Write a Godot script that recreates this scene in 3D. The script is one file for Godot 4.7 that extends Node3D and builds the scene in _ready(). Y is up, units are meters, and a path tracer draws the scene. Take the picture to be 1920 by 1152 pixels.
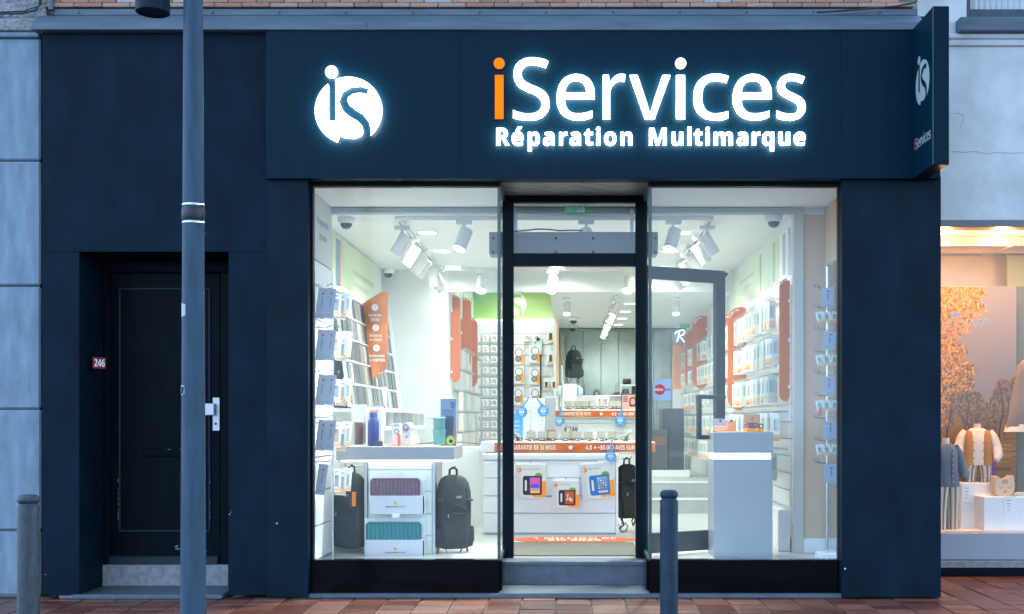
extends Node3D

const EYE := 1.375
const DIST := 9.0
const PPM := 240.0

var taken := {}
var mats := {}
var tex := {}
var sans: SystemFont
var bold: SystemFont
var serif: SystemFont
var rng := RandomNumberGenerator.new()


# A point that lies d metres behind the shop front's plane and px, py in the measured elevation drawing.
func w(px: float, py: float, d: float = 0.0) -> Vector3:
	var s := (DIST + d) / DIST / PPM
	return Vector3((px - 1063.0) * s, EYE + (790.0 - py) * s, -d)


func numbered(called: String) -> String:
	if not taken.has(called):
		taken[called] = 0
		return called
	taken[called] += 1
	return "%s_%03d" % [called, taken[called]]


func tag(o: Node, label: String, category: String, group := "") -> void:
	o.set_meta("label", label)
	o.set_meta("category", category)
	if group != "":
		o.set_meta("group", group)


func thing(called: String, label: String, category: String, at := Vector3.ZERO, group := "", turn := 0.0) -> Node3D:
	var o := Node3D.new()
	o.name = numbered(called)
	add_child(o)
	o.position = at
	o.rotation.y = turn
	tag(o, label, category, group)
	return o


func one(called: String, mesh: Mesh, m: Material, label: String, category: String, at := Vector3.ZERO, group := "", turn := 0.0) -> MeshInstance3D:
	var o := MeshInstance3D.new()
	o.name = numbered(called)
	o.mesh = mesh
	if m:
		o.material_override = m
	add_child(o)
	o.position = at
	o.rotation.y = turn
	tag(o, label, category, group)
	return o


func struct(called: String, mesh: Mesh, m: Material) -> MeshInstance3D:
	var o := MeshInstance3D.new()
	o.name = numbered(called)
	o.mesh = mesh
	o.material_override = m
	add_child(o)
	o.set_meta("kind", "structure")
	return o


func part(parent: Node3D, called: String, mesh: Mesh, m: Material, at := Vector3.ZERO, label := "") -> MeshInstance3D:
	var o := MeshInstance3D.new()
	o.name = called
	o.mesh = mesh
	if m:
		o.material_override = m
	parent.add_child(o, true)
	o.position = at
	if label != "":
		o.set_meta("label", label)
	return o


func dup(root: Node3D, at: Vector3, label := "", turn := 0.0) -> Node3D:
	var o: Node3D = root.duplicate()
	var base := String(root.name)
	var cut := RegEx.create_from_string("_\\d{3}$")
	o.name = numbered(cut.sub(base, ""))
	add_child(o)
	o.position = at
	o.rotation.y = turn
	if label != "":
		o.set_meta("label", label)
	return o


# ---- materials: base colours are linear values
func mat(key: String, c: Color, rough := 0.6, metal := 0.0, spec := 0.5) -> StandardMaterial3D:
	if mats.has(key):
		return mats[key]
	var m := StandardMaterial3D.new()
	m.resource_name = key
	m.albedo_color = c.linear_to_srgb()
	m.roughness = rough
	m.metallic = metal
	m.metallic_specular = spec
	mats[key] = m
	return m


func lit(key: String, c: Color, energy: float) -> StandardMaterial3D:
	if mats.has(key):
		return mats[key]
	var m := mat(key, c, 0.5)
	m.emission_enabled = true
	m.emission = c.linear_to_srgb()
	m.emission_energy_multiplier = energy
	return m


func glass(key: String, alpha := 0.03, tint := Color(0.8, 0.9, 0.88)) -> StandardMaterial3D:
	if mats.has(key):
		return mats[key]
	var m := mat(key, tint, 0.02)
	m.transparency = BaseMaterial3D.TRANSPARENCY_ALPHA
	m.albedo_color.a = alpha
	m.metallic_specular = 0.24
	return m


# grey noise pictures shared by the materials; lo..hi is the range of greys
func noise_tex(key: String, size: int, freq: float, octaves: int, lo: float, hi: float, kind := FastNoiseLite.TYPE_SIMPLEX_SMOOTH) -> ImageTexture:
	if tex.has(key):
		return tex[key]
	var f := FastNoiseLite.new()
	f.seed = key.hash() % 10000
	f.noise_type = kind
	f.frequency = freq
	f.fractal_octaves = octaves
	var im := f.get_seamless_image(size, size)
	im.convert(Image.FORMAT_RGB8)
	var d := im.get_data()
	for i in range(0, d.size()):
		d[i] = int(255.0 * (lo + (hi - lo) * d[i] / 255.0))
	im = Image.create_from_data(size, size, false, Image.FORMAT_RGB8, d)
	tex[key] = ImageTexture.create_from_image(im)
	return tex[key]


# world-scale variation of tone (and relief) on a material
func grain(m: StandardMaterial3D, t: Texture2D, scale: Vector3, bump: Texture2D = null, relief := 0.0, world := true) -> StandardMaterial3D:
	m.albedo_texture = t
	m.uv1_triplanar = true
	m.uv1_world_triplanar = world
	m.uv1_scale = scale
	if bump:
		m.heightmap_enabled = true
		m.heightmap_texture = bump
		m.heightmap_scale = relief
	return m


# ---- small prints, drawn pixel by pixel
func sheet(wd: int, ht: int, c: Color) -> Image:
	var im := Image.create(wd, ht, false, Image.FORMAT_RGB8)
	im.fill(c)
	return im


func dot(im: Image, cx: float, cy: float, r: float, c: Color, inner := 0.0) -> void:
	for y in range(maxi(0, int(cy - r)), mini(im.get_height(), int(cy + r) + 2)):
		for x in range(maxi(0, int(cx - r)), mini(im.get_width(), int(cx + r) + 2)):
			var q := Vector2(x - cx, y - cy).length()
			if q <= r and q >= inner:
				im.set_pixel(x, y, c)


func rect(im: Image, x: float, y: float, wd: float, ht: float, c: Color) -> void:
	im.fill_rect(Rect2i(int(x), int(y), int(wd), int(ht)), c)


func fade(im: Image, r: Rect2i, a: Color, b: Color, down := true) -> void:
	for y in range(r.position.y, r.end.y):
		for x in range(r.position.x, r.end.x):
			var t := float(y - r.position.y) / r.size.y if down else float(x - r.position.x) / r.size.x
			im.set_pixel(x, y, a.lerp(b, t))


func print_mat(key: String, im: Image, rough := 0.45) -> StandardMaterial3D:
	var m := mat(key, Color.WHITE, rough)
	m.albedo_texture = ImageTexture.create_from_image(im)
	return m


# ---- geometry
class G:
	var v := PackedVector3Array()
	var n := PackedVector3Array()
	var t := PackedVector2Array()
	var xf := Transform3D.IDENTITY

	func tri(a: Vector3, b: Vector3, c: Vector3, na: Vector3, nb: Vector3, nc: Vector3, ua := Vector2.ZERO, ub := Vector2.ZERO, uc := Vector2.ZERO) -> void:
		var flip := (b - a).cross(c - a).dot(na + nb + nc) > 0.0
		for k in ([0, 2, 1] if flip else [0, 1, 2]):
			v.append(xf * [a, b, c][k])
			n.append((xf.basis * [na, nb, nc][k]).normalized())
			t.append([ua, ub, uc][k])

	func quad(a: Vector3, b: Vector3, c: Vector3, d: Vector3, out: Vector3, flip_uv := false) -> void:
		# a bottom left, b bottom right, c top right, d top left
		tri(a, b, c, out, out, out, Vector2(0, 1), Vector2(1, 1), Vector2(1, 0))
		tri(a, c, d, out, out, out, Vector2(0, 1), Vector2(1, 0), Vector2(0, 0))

	func quads(a: Vector3, b: Vector3, c: Vector3, d: Vector3, na: Vector3, nb: Vector3, nc: Vector3, nd: Vector3, u0 := Vector2.ZERO, u1 := Vector2.ONE) -> void:
		tri(a, b, c, na, nb, nc, Vector2(u0.x, u1.y), Vector2(u1.x, u1.y), Vector2(u1.x, u0.y))
		tri(a, c, d, na, nc, nd, Vector2(u0.x, u1.y), Vector2(u1.x, u0.y), Vector2(u0.x, u0.y))

	func box(c: Vector3, s: Vector3, b := 0.0) -> G:
		var h := s / 2.0
		b = minf(b, minf(h.x, minf(h.y, h.z)) * 0.9)
		var ax := [Vector3.RIGHT, Vector3.UP, Vector3.BACK]
		for i in 3:
			for sg in [-1.0, 1.0]:
				var o: Vector3 = ax[i] * sg
				var u: Vector3 = ax[(i + 1) % 3]
				var k: Vector3 = ax[(i + 2) % 3]
				if i == 0:
					u = Vector3.BACK * -sg
					k = Vector3.UP
				elif i == 1:
					u = Vector3.RIGHT
					k = Vector3.FORWARD * sg
				else:
					u = Vector3.RIGHT * sg
					k = Vector3.UP
				var p := c + o * absf(o.dot(h))
				var hu := u * (absf(u.dot(h)) - b)
				var hk := k * (absf(k.dot(h)) - b)
				quad(p - hu - hk, p + hu - hk, p + hu + hk, p - hu + hk, o)
		if b > 0.0:
			for i in 3:
				var e: Vector3 = ax[i]
				var u: Vector3 = ax[(i + 1) % 3]
				var k: Vector3 = ax[(i + 2) % 3]
				for su in [-1.0, 1.0]:
					for sk in [-1.0, 1.0]:
						var le := e * (e.dot(h) - b)
						var p1: Vector3 = c + u * su * u.dot(h) + k * sk * (k.dot(h) - b)
						var p2: Vector3 = c + u * su * (u.dot(h) - b) + k * sk * k.dot(h)
						quad(p1 - le, p1 + le, p2 + le, p2 - le, (u * su + k * sk).normalized())
			for sx in [-1.0, 1.0]:
				for sy in [-1.0, 1.0]:
					for sz in [-1.0, 1.0]:
						var q := Vector3(sx, sy, sz)
						var p := c + q * h
						var nn := q.normalized()
						tri(p - Vector3(0, sy, sz) * b, p - Vector3(sx, 0, sz) * b, p - Vector3(sx, sy, 0) * b, nn, nn, nn)
		return self

	# box from one corner to the opposite one
	func span(a: Vector3, b: Vector3, bev := 0.0) -> G:
		return box((a + b) / 2.0, (b - a).abs(), bev)

	func cyl(a: Vector3, b: Vector3, ra: float, rb: float, seg := 16, caps := true) -> G:
		var y := (b - a).normalized()
		var x := y.cross(Vector3.RIGHT if absf(y.x) < 0.8 else Vector3.UP).normalized()
		var z := x.cross(y)
		for i in seg:
			var p := TAU * i / seg
			var q := TAU * (i + 1) / seg
			var e := x * cos(p) + z * sin(p)
			var f := x * cos(q) + z * sin(q)
			quads(a + e * ra, a + f * ra, b + f * rb, b + e * rb, e, f, f, e, Vector2(float(i) / seg, 0), Vector2(float(i + 1) / seg, 1))
			if caps:
				if ra > 0.0:
					tri(a, a + e * ra, a + f * ra, -y, -y, -y, Vector2(0.5, 0.5), Vector2(0.5 + cos(p) / 2, 0.5 + sin(p) / 2), Vector2(0.5 + cos(q) / 2, 0.5 + sin(q) / 2))
				if rb > 0.0:
					tri(b, b + e * rb, b + f * rb, y, y, y, Vector2(0.5, 0.5), Vector2(0.5 + cos(p) / 2, 0.5 + sin(p) / 2), Vector2(0.5 + cos(q) / 2, 0.5 + sin(q) / 2))
		return self

	# profile: Vector2(radius, y) going up; sharp corners are kept where the direction turns much
	func lathe(profile: Array, seg := 20, at := Vector3.ZERO) -> G:
		for j in profile.size() - 1:
			var p: Vector2 = profile[j]
			var q: Vector2 = profile[j + 1]
			var nn := Vector2(q.y - p.y, p.x - q.x).normalized()
			var n0 := nn
			var n1 := nn
			if j > 0:
				var pp: Vector2 = profile[j - 1]
				var m := Vector2(p.y - pp.y, pp.x - p.x).normalized()
				if m.dot(nn) > 0.6:
					n0 = (m + nn).normalized()
			if j < profile.size() - 2:
				var pp: Vector2 = profile[j + 2]
				var m := Vector2(pp.y - q.y, q.x - pp.x).normalized()
				if m.dot(nn) > 0.6:
					n1 = (m + nn).normalized()
			for i in seg:
				var a := TAU * i / seg
				var b := TAU * (i + 1) / seg
				var e := Vector3(cos(a), 0, sin(a))
				var f := Vector3(cos(b), 0, sin(b))
				var y := Vector3.UP
				quads(at + e * p.x + y * p.y, at + f * p.x + y * p.y, at + f * q.x + y * q.y, at + e * q.x + y * q.y, e * n0.x + y * n0.y, f * n0.x + y * n0.y, f * n1.x + y * n1.y, e * n1.x + y * n1.y, Vector2(float(i) / seg, 1.0 - float(j + 1) / profile.size()), Vector2(float(i + 1) / seg, 1.0 - float(j) / profile.size()))
		return self

	func tube(pts: Array, r: float, seg := 8, flat := 1.0) -> G:
		var rings := []
		var side := Vector3.ZERO
		for i in pts.size():
			var d: Vector3 = ((pts[mini(i + 1, pts.size() - 1)] as Vector3) - (pts[maxi(i - 1, 0)] as Vector3)).normalized()
			if side == Vector3.ZERO:
				side = d.cross(Vector3.UP if absf(d.y) < 0.9 else Vector3.BACK).normalized()
			side = (side - d * side.dot(d)).normalized()
			var up := side.cross(d)
			var ring := []
			for k in seg + 1:
				var a := TAU * k / seg
				ring.append([(pts[i] as Vector3) + side * cos(a) * r + up * sin(a) * r * flat, side * cos(a) * flat + up * sin(a)])
			rings.append(ring)
		for i in rings.size() - 1:
			for k in seg:
				var a = rings[i][k]
				var b = rings[i][k + 1]
				var c = rings[i + 1][k + 1]
				var d2 = rings[i + 1][k]
				quads(a[0], b[0], c[0], d2[0], a[1], b[1], c[1], d2[1], Vector2(float(k) / seg, float(i) / rings.size()), Vector2(float(k + 1) / seg, float(i + 1) / rings.size()))
		return self

	# rings: [centre, half width x, half depth z, squareness]; the skin between them is smooth
	func loft(rings: Array, seg := 24, cap := true, wob := 0.0, sd := 0.0) -> G:
		var pts := []
		for j in rings.size():
			var row := []
			for k in seg:
				var a := TAU * k / seg
				var ex: float = 2.0 / rings[j][3]
				var cx := signf(cos(a)) * pow(absf(cos(a)), ex)
				var cz := signf(sin(a)) * pow(absf(sin(a)), ex)
				var f := 1.0 + wob * (sin(a * 3.0 + j * 1.3 + sd) * 0.6 + sin(a * 7.0 - j * 0.9 + sd * 2.0) * 0.4)
				row.append((rings[j][0] as Vector3) + Vector3(cx * rings[j][1] * f, 0, cz * rings[j][2] * f))
			pts.append(row)
		var nn := []
		for j in rings.size():
			var row := []
			for k in seg:
				var du: Vector3 = pts[j][(k + 1) % seg] - pts[j][(k + seg - 1) % seg]
				var dv: Vector3 = pts[mini(j + 1, rings.size() - 1)][k] - pts[maxi(j - 1, 0)][k]
				var q := dv.cross(du).normalized()
				var outw: Vector3 = pts[j][k] - rings[j][0]
				if q.dot(outw) < 0.0:
					q = -q
				row.append(q)
			nn.append(row)
		for j in rings.size() - 1:
			for k in seg:
				var k2 := (k + 1) % seg
				quads(pts[j][k], pts[j][k2], pts[j + 1][k2], pts[j + 1][k], nn[j][k], nn[j][k2], nn[j + 1][k2], nn[j + 1][k], Vector2(float(k) / seg, 1.0 - float(j + 1) / rings.size()), Vector2(float(k + 1) / seg, 1.0 - float(j) / rings.size()))
		if cap:
			for e in [0, rings.size() - 1]:
				var o: Vector3 = ((rings[e][0] as Vector3) - (rings[1 if e == 0 else rings.size() - 2][0] as Vector3)).normalized()
				for k in seg:
					tri(rings[e][0], pts[e][k], pts[e][(k + 1) % seg], o, o, o)
		return self

	# a flat outline in x, y given a thickness from z0 to z1
	func poly(pts: PackedVector2Array, z0: float, z1: float) -> G:
		var id := Geometry2D.triangulate_polygon(pts)
		var lo := Vector2.INF
		var hi := -Vector2.INF
		for p in pts:
			lo = lo.min(p)
			hi = hi.max(p)
		var sz := (hi - lo).max(Vector2(1e-6, 1e-6))
		for i in range(0, id.size(), 3):
			for f in [[z1, Vector3.BACK], [z0, Vector3.FORWARD]]:
				var q := []
				var uu := []
				for k in 3:
					var p := pts[id[i + k]]
					q.append(Vector3(p.x, p.y, f[0]))
					uu.append(Vector2((p.x - lo.x) / sz.x, 1.0 - (p.y - lo.y) / sz.y))
				tri(q[0], q[1], q[2], f[1], f[1], f[1], uu[0], uu[1], uu[2])
		var cw := 1.0 if Geometry2D.is_polygon_clockwise(pts) else -1.0
		for i in pts.size():
			var a := pts[i]
			var b := pts[(i + 1) % pts.size()]
			var e := (b - a)
			if e.length() < 1e-6:
				continue
			var o := Vector3(-e.y, e.x, 0).normalized() * cw
			quad(Vector3(a.x, a.y, z0), Vector3(b.x, b.y, z0), Vector3(b.x, b.y, z1), Vector3(a.x, a.y, z1), o)
		return self

	func into(m: ArrayMesh, material: Material = null) -> ArrayMesh:
		var a := []
		a.resize(Mesh.ARRAY_MAX)
		a[Mesh.ARRAY_VERTEX] = v
		a[Mesh.ARRAY_NORMAL] = n
		a[Mesh.ARRAY_TEX_UV] = t
		m.add_surface_from_arrays(Mesh.PRIMITIVE_TRIANGLES, a)
		if material:
			m.surface_set_material(m.get_surface_count() - 1, material)
		return m

	func done() -> ArrayMesh:
		return into(ArrayMesh.new())


func bx(a: Vector3, b: Vector3, bev := 0.0) -> ArrayMesh:
	return G.new().span(a, b, bev).done()


func bc(c: Vector3, s: Vector3, bev := 0.0) -> ArrayMesh:
	return G.new().box(c, s, bev).done()


# a carton whose front (+z) carries a print; its origin is at the bottom centre
func carton(s: Vector3, body: Material, front: Material) -> ArrayMesh:
	var m := ArrayMesh.new()
	G.new().box(Vector3(0, s.y / 2, -0.0005), s - Vector3(0, 0, 0.001), 0.0015).into(m, body)
	var g := G.new()
	var h := s / 2.0 - Vector3(0.001, 0.001, 0)
	g.quad(Vector3(-h.x, 0.001, h.z), Vector3(h.x, 0.001, h.z), Vector3(h.x, s.y - 0.001, h.z), Vector3(-h.x, s.y - 0.001, h.z), Vector3.BACK)
	g.into(m, front)
	return m


func rounded(wd: float, ht: float, r: float, steps := 4, c := Vector2.ZERO) -> PackedVector2Array:
	var p := PackedVector2Array()
	for q in 4:
		var cc := Vector2((wd / 2 - r) * [1, -1, -1, 1][q], (ht / 2 - r) * [1, 1, -1, -1][q])
		for i in steps + 1:
			var a := PI / 2 * (q + float(i) / steps)
			p.append(c + cc + Vector2(cos(a), sin(a)) * r)
	return p


func disc(c: Vector2, r: float, seg := 32) -> PackedVector2Array:
	var p := PackedVector2Array()
	for i in seg:
		p.append(c + Vector2(cos(TAU * i / seg), sin(TAU * i / seg)) * r)
	return p


# lettering as solid glyphs: the word's own outline is fitted into the width and height, its lower left corner at the origin
func lettering(s: String, font: Font, wd: float, ht: float, depth: float) -> ArrayMesh:
	var tm := TextMesh.new()
	tm.text = s
	tm.font = font
	tm.font_size = 96
	tm.pixel_size = 0.01
	tm.depth = 0.1
	tm.curve_step = 1.5
	var a := tm.surface_get_arrays(0)
	var m := ArrayMesh.new()
	for k in tm.get_surface_count():
		a = tm.surface_get_arrays(k)
		var box := tm.get_aabb()
		var p: PackedVector3Array = a[Mesh.ARRAY_VERTEX]
		var nn: PackedVector3Array = a[Mesh.ARRAY_NORMAL]
		var sx := wd / box.size.x if wd > 0.0 else ht / box.size.y
		var sy := ht / box.size.y if ht > 0.0 else sx
		var sz := depth / box.size.z
		for i in p.size():
			p[i] = (p[i] - box.position) * Vector3(sx, sy, sz)
			nn[i] = (nn[i] / Vector3(sx, sy, sz)).normalized()
		var b := []
		b.resize(Mesh.ARRAY_MAX)
		b[Mesh.ARRAY_VERTEX] = p
		b[Mesh.ARRAY_NORMAL] = nn
		b[Mesh.ARRAY_INDEX] = a[Mesh.ARRAY_INDEX]
		m.add_surface_from_arrays(Mesh.PRIMITIVE_TRIANGLES, b)
	return m


# a word as letters that are parts of their own, fitted between x0 and x1 (metres, local) by the font's own spacing
func word(parent: Node3D, s: String, font: Font, x0: float, x1: float, base: float, cap: float, z: float, depth: float, m: Material, called := "letter") -> void:
	var whole := font.get_string_size(s, HORIZONTAL_ALIGNMENT_LEFT, -1, 96).x
	var ref := TextMesh.new()
	ref.font = font
	ref.font_size = 96
	ref.pixel_size = 0.01
	ref.depth = 0.1
	ref.text = "H"
	var hh := ref.get_aabb()
	var base0 := hh.position.y
	var sy := cap / hh.size.y
	var sx := (x1 - x0) / (whole * 0.01)
	for i in s.length():
		if s[i] == " ":
			continue
		var off := font.get_string_size(s.substr(0, i), HORIZONTAL_ALIGNMENT_LEFT, -1, 96).x
		var adv := font.get_string_size(s[i], HORIZONTAL_ALIGNMENT_LEFT, -1, 96).x
		ref.text = s[i]
		var b := ref.get_aabb()
		if b.size.x <= 0.0:
			continue
		var me := lettering(s[i], font, b.size.x * sx * 0.93, b.size.y * sy, depth)
		var lt := part(parent, called, me, m, Vector3(x0 + (off * 0.01 + adv * 0.005 + b.position.x + b.size.x * 0.035) * sx, base + (b.position.y - base0) * sy, z))
		part(lt, "halo_plate", lettering(s[i], font, b.size.x * sx * 0.93, b.size.y * sy, 0.004), mats["sign_halo"], Vector3(0, 0, -0.006))  # glowing plate added behind the letter to throw a halo


# the round emblem with a stem and a winding bite, about its disc's centre, disc radius 1
func emblem() -> PackedVector2Array:
	var d := disc(Vector2.ZERO, 1.0, 72)
	var stem := PackedVector2Array([Vector2(-0.61, 1.3), Vector2(-0.385, 1.3), Vector2(-0.385, -0.31), Vector2(-0.61, -0.31)])
	var a: PackedVector2Array = Geometry2D.clip_polygons(d, stem)[0]
	var c := [Vector2(0.58, 0.58), Vector2(0.34, 0.635), Vector2(0.1, 0.60), Vector2(-0.1, 0.48), Vector2(-0.17, 0.29), Vector2(-0.08, 0.09), Vector2(0.12, -0.07), Vector2(0.34, -0.2), Vector2(0.5, -0.38), Vector2(0.56, -0.62), Vector2(0.54, -0.9), Vector2(0.5, -1.2)]
	var wd := [0.10, 0.105, 0.115, 0.125, 0.13, 0.135, 0.14, 0.135, 0.125, 0.11, 0.10, 0.095]
	var l := PackedVector2Array()
	var r := PackedVector2Array()
	for i in c.size():
		var t: Vector2 = (c[mini(i + 1, c.size() - 1)] - c[maxi(i - 1, 0)]).normalized()
		var o := Vector2(-t.y, t.x) * float(wd[i])
		l.append(c[i] + o)
		r.append(c[i] - o)
	r.reverse()
	l.append_array(r)
	var best := largest(Geometry2D.clip_polygons(a, l))
	var foot := PackedVector2Array([Vector2(-0.345, -0.955), Vector2(-0.27, -0.76), Vector2(-0.05, -0.83), Vector2(0.19, -0.84), Vector2(0.38, -0.77), Vector2(0.47, -0.6), Vector2(0.54, -0.62), Vector2(0.54, -1.3), Vector2(-0.35, -1.3)])
	return largest(Geometry2D.clip_polygons(best, foot))


func largest(ps: Array) -> PackedVector2Array:
	var out: PackedVector2Array = ps[0]
	for q in ps:
		if absf(area(q)) > absf(area(out)):
			out = q
	return out


func area(p: PackedVector2Array) -> float:
	var s := 0.0
	for i in p.size():
		s += p[i].cross(p[(i + 1) % p.size()])
	return s / 2.0


func scaled(p: PackedVector2Array, k: float, c := Vector2.ZERO) -> PackedVector2Array:
	var q := PackedVector2Array()
	for x in p:
		q.append(x * k + c)
	return q


func _ready() -> void:
	rng.seed = 246
	# camera: level, its lens shifted up and to the left of the doorway
	var cam := Camera3D.new()
	cam.name = "camera"
	cam.near = 0.1
	cam.far = 400.0
	cam.set_frustum((1152.0 / PPM) * cam.near / DIST, Vector2((960.0 - 1063.0) / PPM, (790.0 - 576.0) / PPM) * cam.near / DIST, cam.near, cam.far)
	add_child(cam)
	cam.position = Vector3(0, EYE, DIST)
	cam.current = true

	# sky: clear blue hour
	var we := WorldEnvironment.new()
	we.name = "environment"
	var env := Environment.new()
	env.background_mode = Environment.BG_SKY
	var sm := ProceduralSkyMaterial.new()
	sm.sky_top_color = Color(0.49, 0.64, 0.82)
	sm.sky_horizon_color = Color(0.64, 0.745, 0.83)
	sm.sky_curve = 0.2
	sm.ground_bottom_color = Color(0.16, 0.16, 0.18)
	sm.ground_horizon_color = Color(0.30, 0.38, 0.50)
	sm.sun_angle_max = 1.0
	var sky := Sky.new()
	sky.sky_material = sm
	env.sky = sky
	env.background_energy_multiplier = 3.0
	env.tonemap_mode = Environment.TONE_MAPPER_LINEAR
	env.tonemap_exposure = 2.5
	env.sdfgi_enabled = true
	env.ssao_enabled = true
	env.ssil_enabled = true
	we.environment = env
	add_child(we)

	# what is left of the daylight
	var sun := DirectionalLight3D.new()
	sun.name = "last_daylight"
	sun.light_energy = 0.06
	sun.light_color = Color(0.80, 0.88, 1.0)
	sun.light_angular_distance = 40.0
	sun.shadow_enabled = true
	sun.rotation_degrees = Vector3(-50, 25, 0)
	add_child(sun)

	sans = SystemFont.new()
	sans.font_names = PackedStringArray(["Droid Sans"])
	bold = SystemFont.new()
	bold.font_names = PackedStringArray(["Droid Sans"])
	bold.font_weight = 700
	serif = SystemFont.new()
	serif.font_names = PackedStringArray(["Droid Serif"])

	make_materials()
	ground()
	left_building()
	doorway_bay()
	upper_brickwork()
	shop_front()
	signs()
	right_building()
	shop_shell()
	lights_and_ceiling()
	left_bay_goods()
	counters()
	left_wall_goods()
	right_side_goods()
	back_of_shop()
	neighbour_display()
	street_furniture()


var cloud: Texture2D
var fine: Texture2D
var rough_n: Texture2D
var streak: Texture2D
var speck: Texture2D
var soft: Texture2D
var blotch: Texture2D
var streak_soft: Texture2D


func make_materials() -> void:
	cloud = noise_tex("cloud", 512, 0.008, 5, 0.76, 1.0)
	soft = noise_tex("soft", 256, 0.01, 4, 0.9, 1.0)
	streak_soft = noise_tex("streak_soft", 512, 0.012, 5, 0.80, 1.0)
	blotch = noise_tex("blotch", 512, 0.01, 5, 0.84, 1.0)
	fine = noise_tex("fine", 512, 0.06, 4, 0.55, 1.0)
	rough_n = noise_tex("rough", 512, 0.03, 5, 0.0, 1.0)
	streak = noise_tex("streak", 512, 0.012, 4, 0.55, 1.0)
	speck = noise_tex("speck", 512, 0.25, 2, 0.2, 1.0)
	grain(mat("navy_wall", Color(0.0025, 0.0145, 0.0290), 0.62, 0.0, 0.22), cloud, Vector3(0.7, 0.5, 0.7), rough_n, 0.25)
	grain(mat("navy_panel", Color(0.0005, 0.0175, 0.035), 0.42, 0.0, 0.2), streak_soft, Vector3(5.0, 0.07, 5.0))
	grain(mat("navy_pilaster", Color(0.0025, 0.0145, 0.0285), 0.5, 0.0, 0.22), cloud, Vector3(0.6, 0.4, 0.6))
	grain(mat("door_paint", Color(0.003, 0.008, 0.012), 0.4, 0.0, 0.14), cloud, Vector3(2, 0.6, 2), fine, 0.05)
	mat("black_frame", Color(0.003, 0.008, 0.012), 0.32, 0.0, 0.17)
	grain(mat("granite", Color(0.006, 0.007, 0.009), 0.12, 0.0, 0.2), speck, Vector3(6, 6, 6))
	grain(mat("grey_stone", Color(0.30, 0.32, 0.34), 0.8), cloud, Vector3(3, 3, 3), fine, 0.15)
	grain(mat("step_stone", Color(0.085, 0.115, 0.145), 0.45), blotch, Vector3(1.2, 1.2, 1.2), rough_n, 0.15)
	grain(mat("limestone", Color(0.225, 0.305, 0.385), 0.75), streak_soft, Vector3(1.2, 0.35, 1.2), rough_n, 0.25)
	grain(mat("rough_cast", Color(0.36, 0.36, 0.36), 0.9), cloud, Vector3(1, 1, 1), noise_tex("cast", 512, 0.04, 3, 0.0, 1.0), 2.2)
	grain(mat("white_render", Color(0.76, 0.77, 0.77), 0.85), blotch, Vector3(0.35, 0.3, 0.35), rough_n, 0.3)
	grain(mat("zinc", Color(0.105, 0.145, 0.185), 0.6, 0.0), streak_soft, Vector3(0.25, 2.0, 0.25))
	mat("white_paint", Color(0.78, 0.78, 0.76), 0.5)
	mat("white_gloss", Color(0.80, 0.81, 0.80), 0.25)
	mat("slat", Color(0.74, 0.76, 0.76), 0.35)
	mat("ceiling_paint", Color(0.76, 0.78, 0.76), 0.8)
	mat("wall_paint", Color(0.76, 0.79, 0.78), 0.75)
	mat("chrome", Color(0.62, 0.63, 0.64), 0.22, 1.0)
	mat("steel", Color(0.45, 0.46, 0.47), 0.35, 1.0)
	mat("orange", Color(0.60, 0.155, 0.04), 0.45)
	mat("orange_edge", Color(0.85, 0.35, 0.13), 0.45)
	mat("card_white", Color(0.80, 0.80, 0.79), 0.5)
	mat("card_blue", Color(0.34, 0.39, 0.46), 0.5)
	mat("dark_plastic", Color(0.018, 0.020, 0.023), 0.4)
	mat("ink", Color(0.05, 0.055, 0.06), 0.6)
	mat("print_white", Color(0.85, 0.85, 0.84), 0.5)
	mat("cable_black", Color(0.012, 0.013, 0.015), 0.5)
	glass("pane", 0.02)
	glass("return_pane", 0.05, Color(0.35, 0.55, 0.50))
	glass("acrylic", 0.12)


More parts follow.
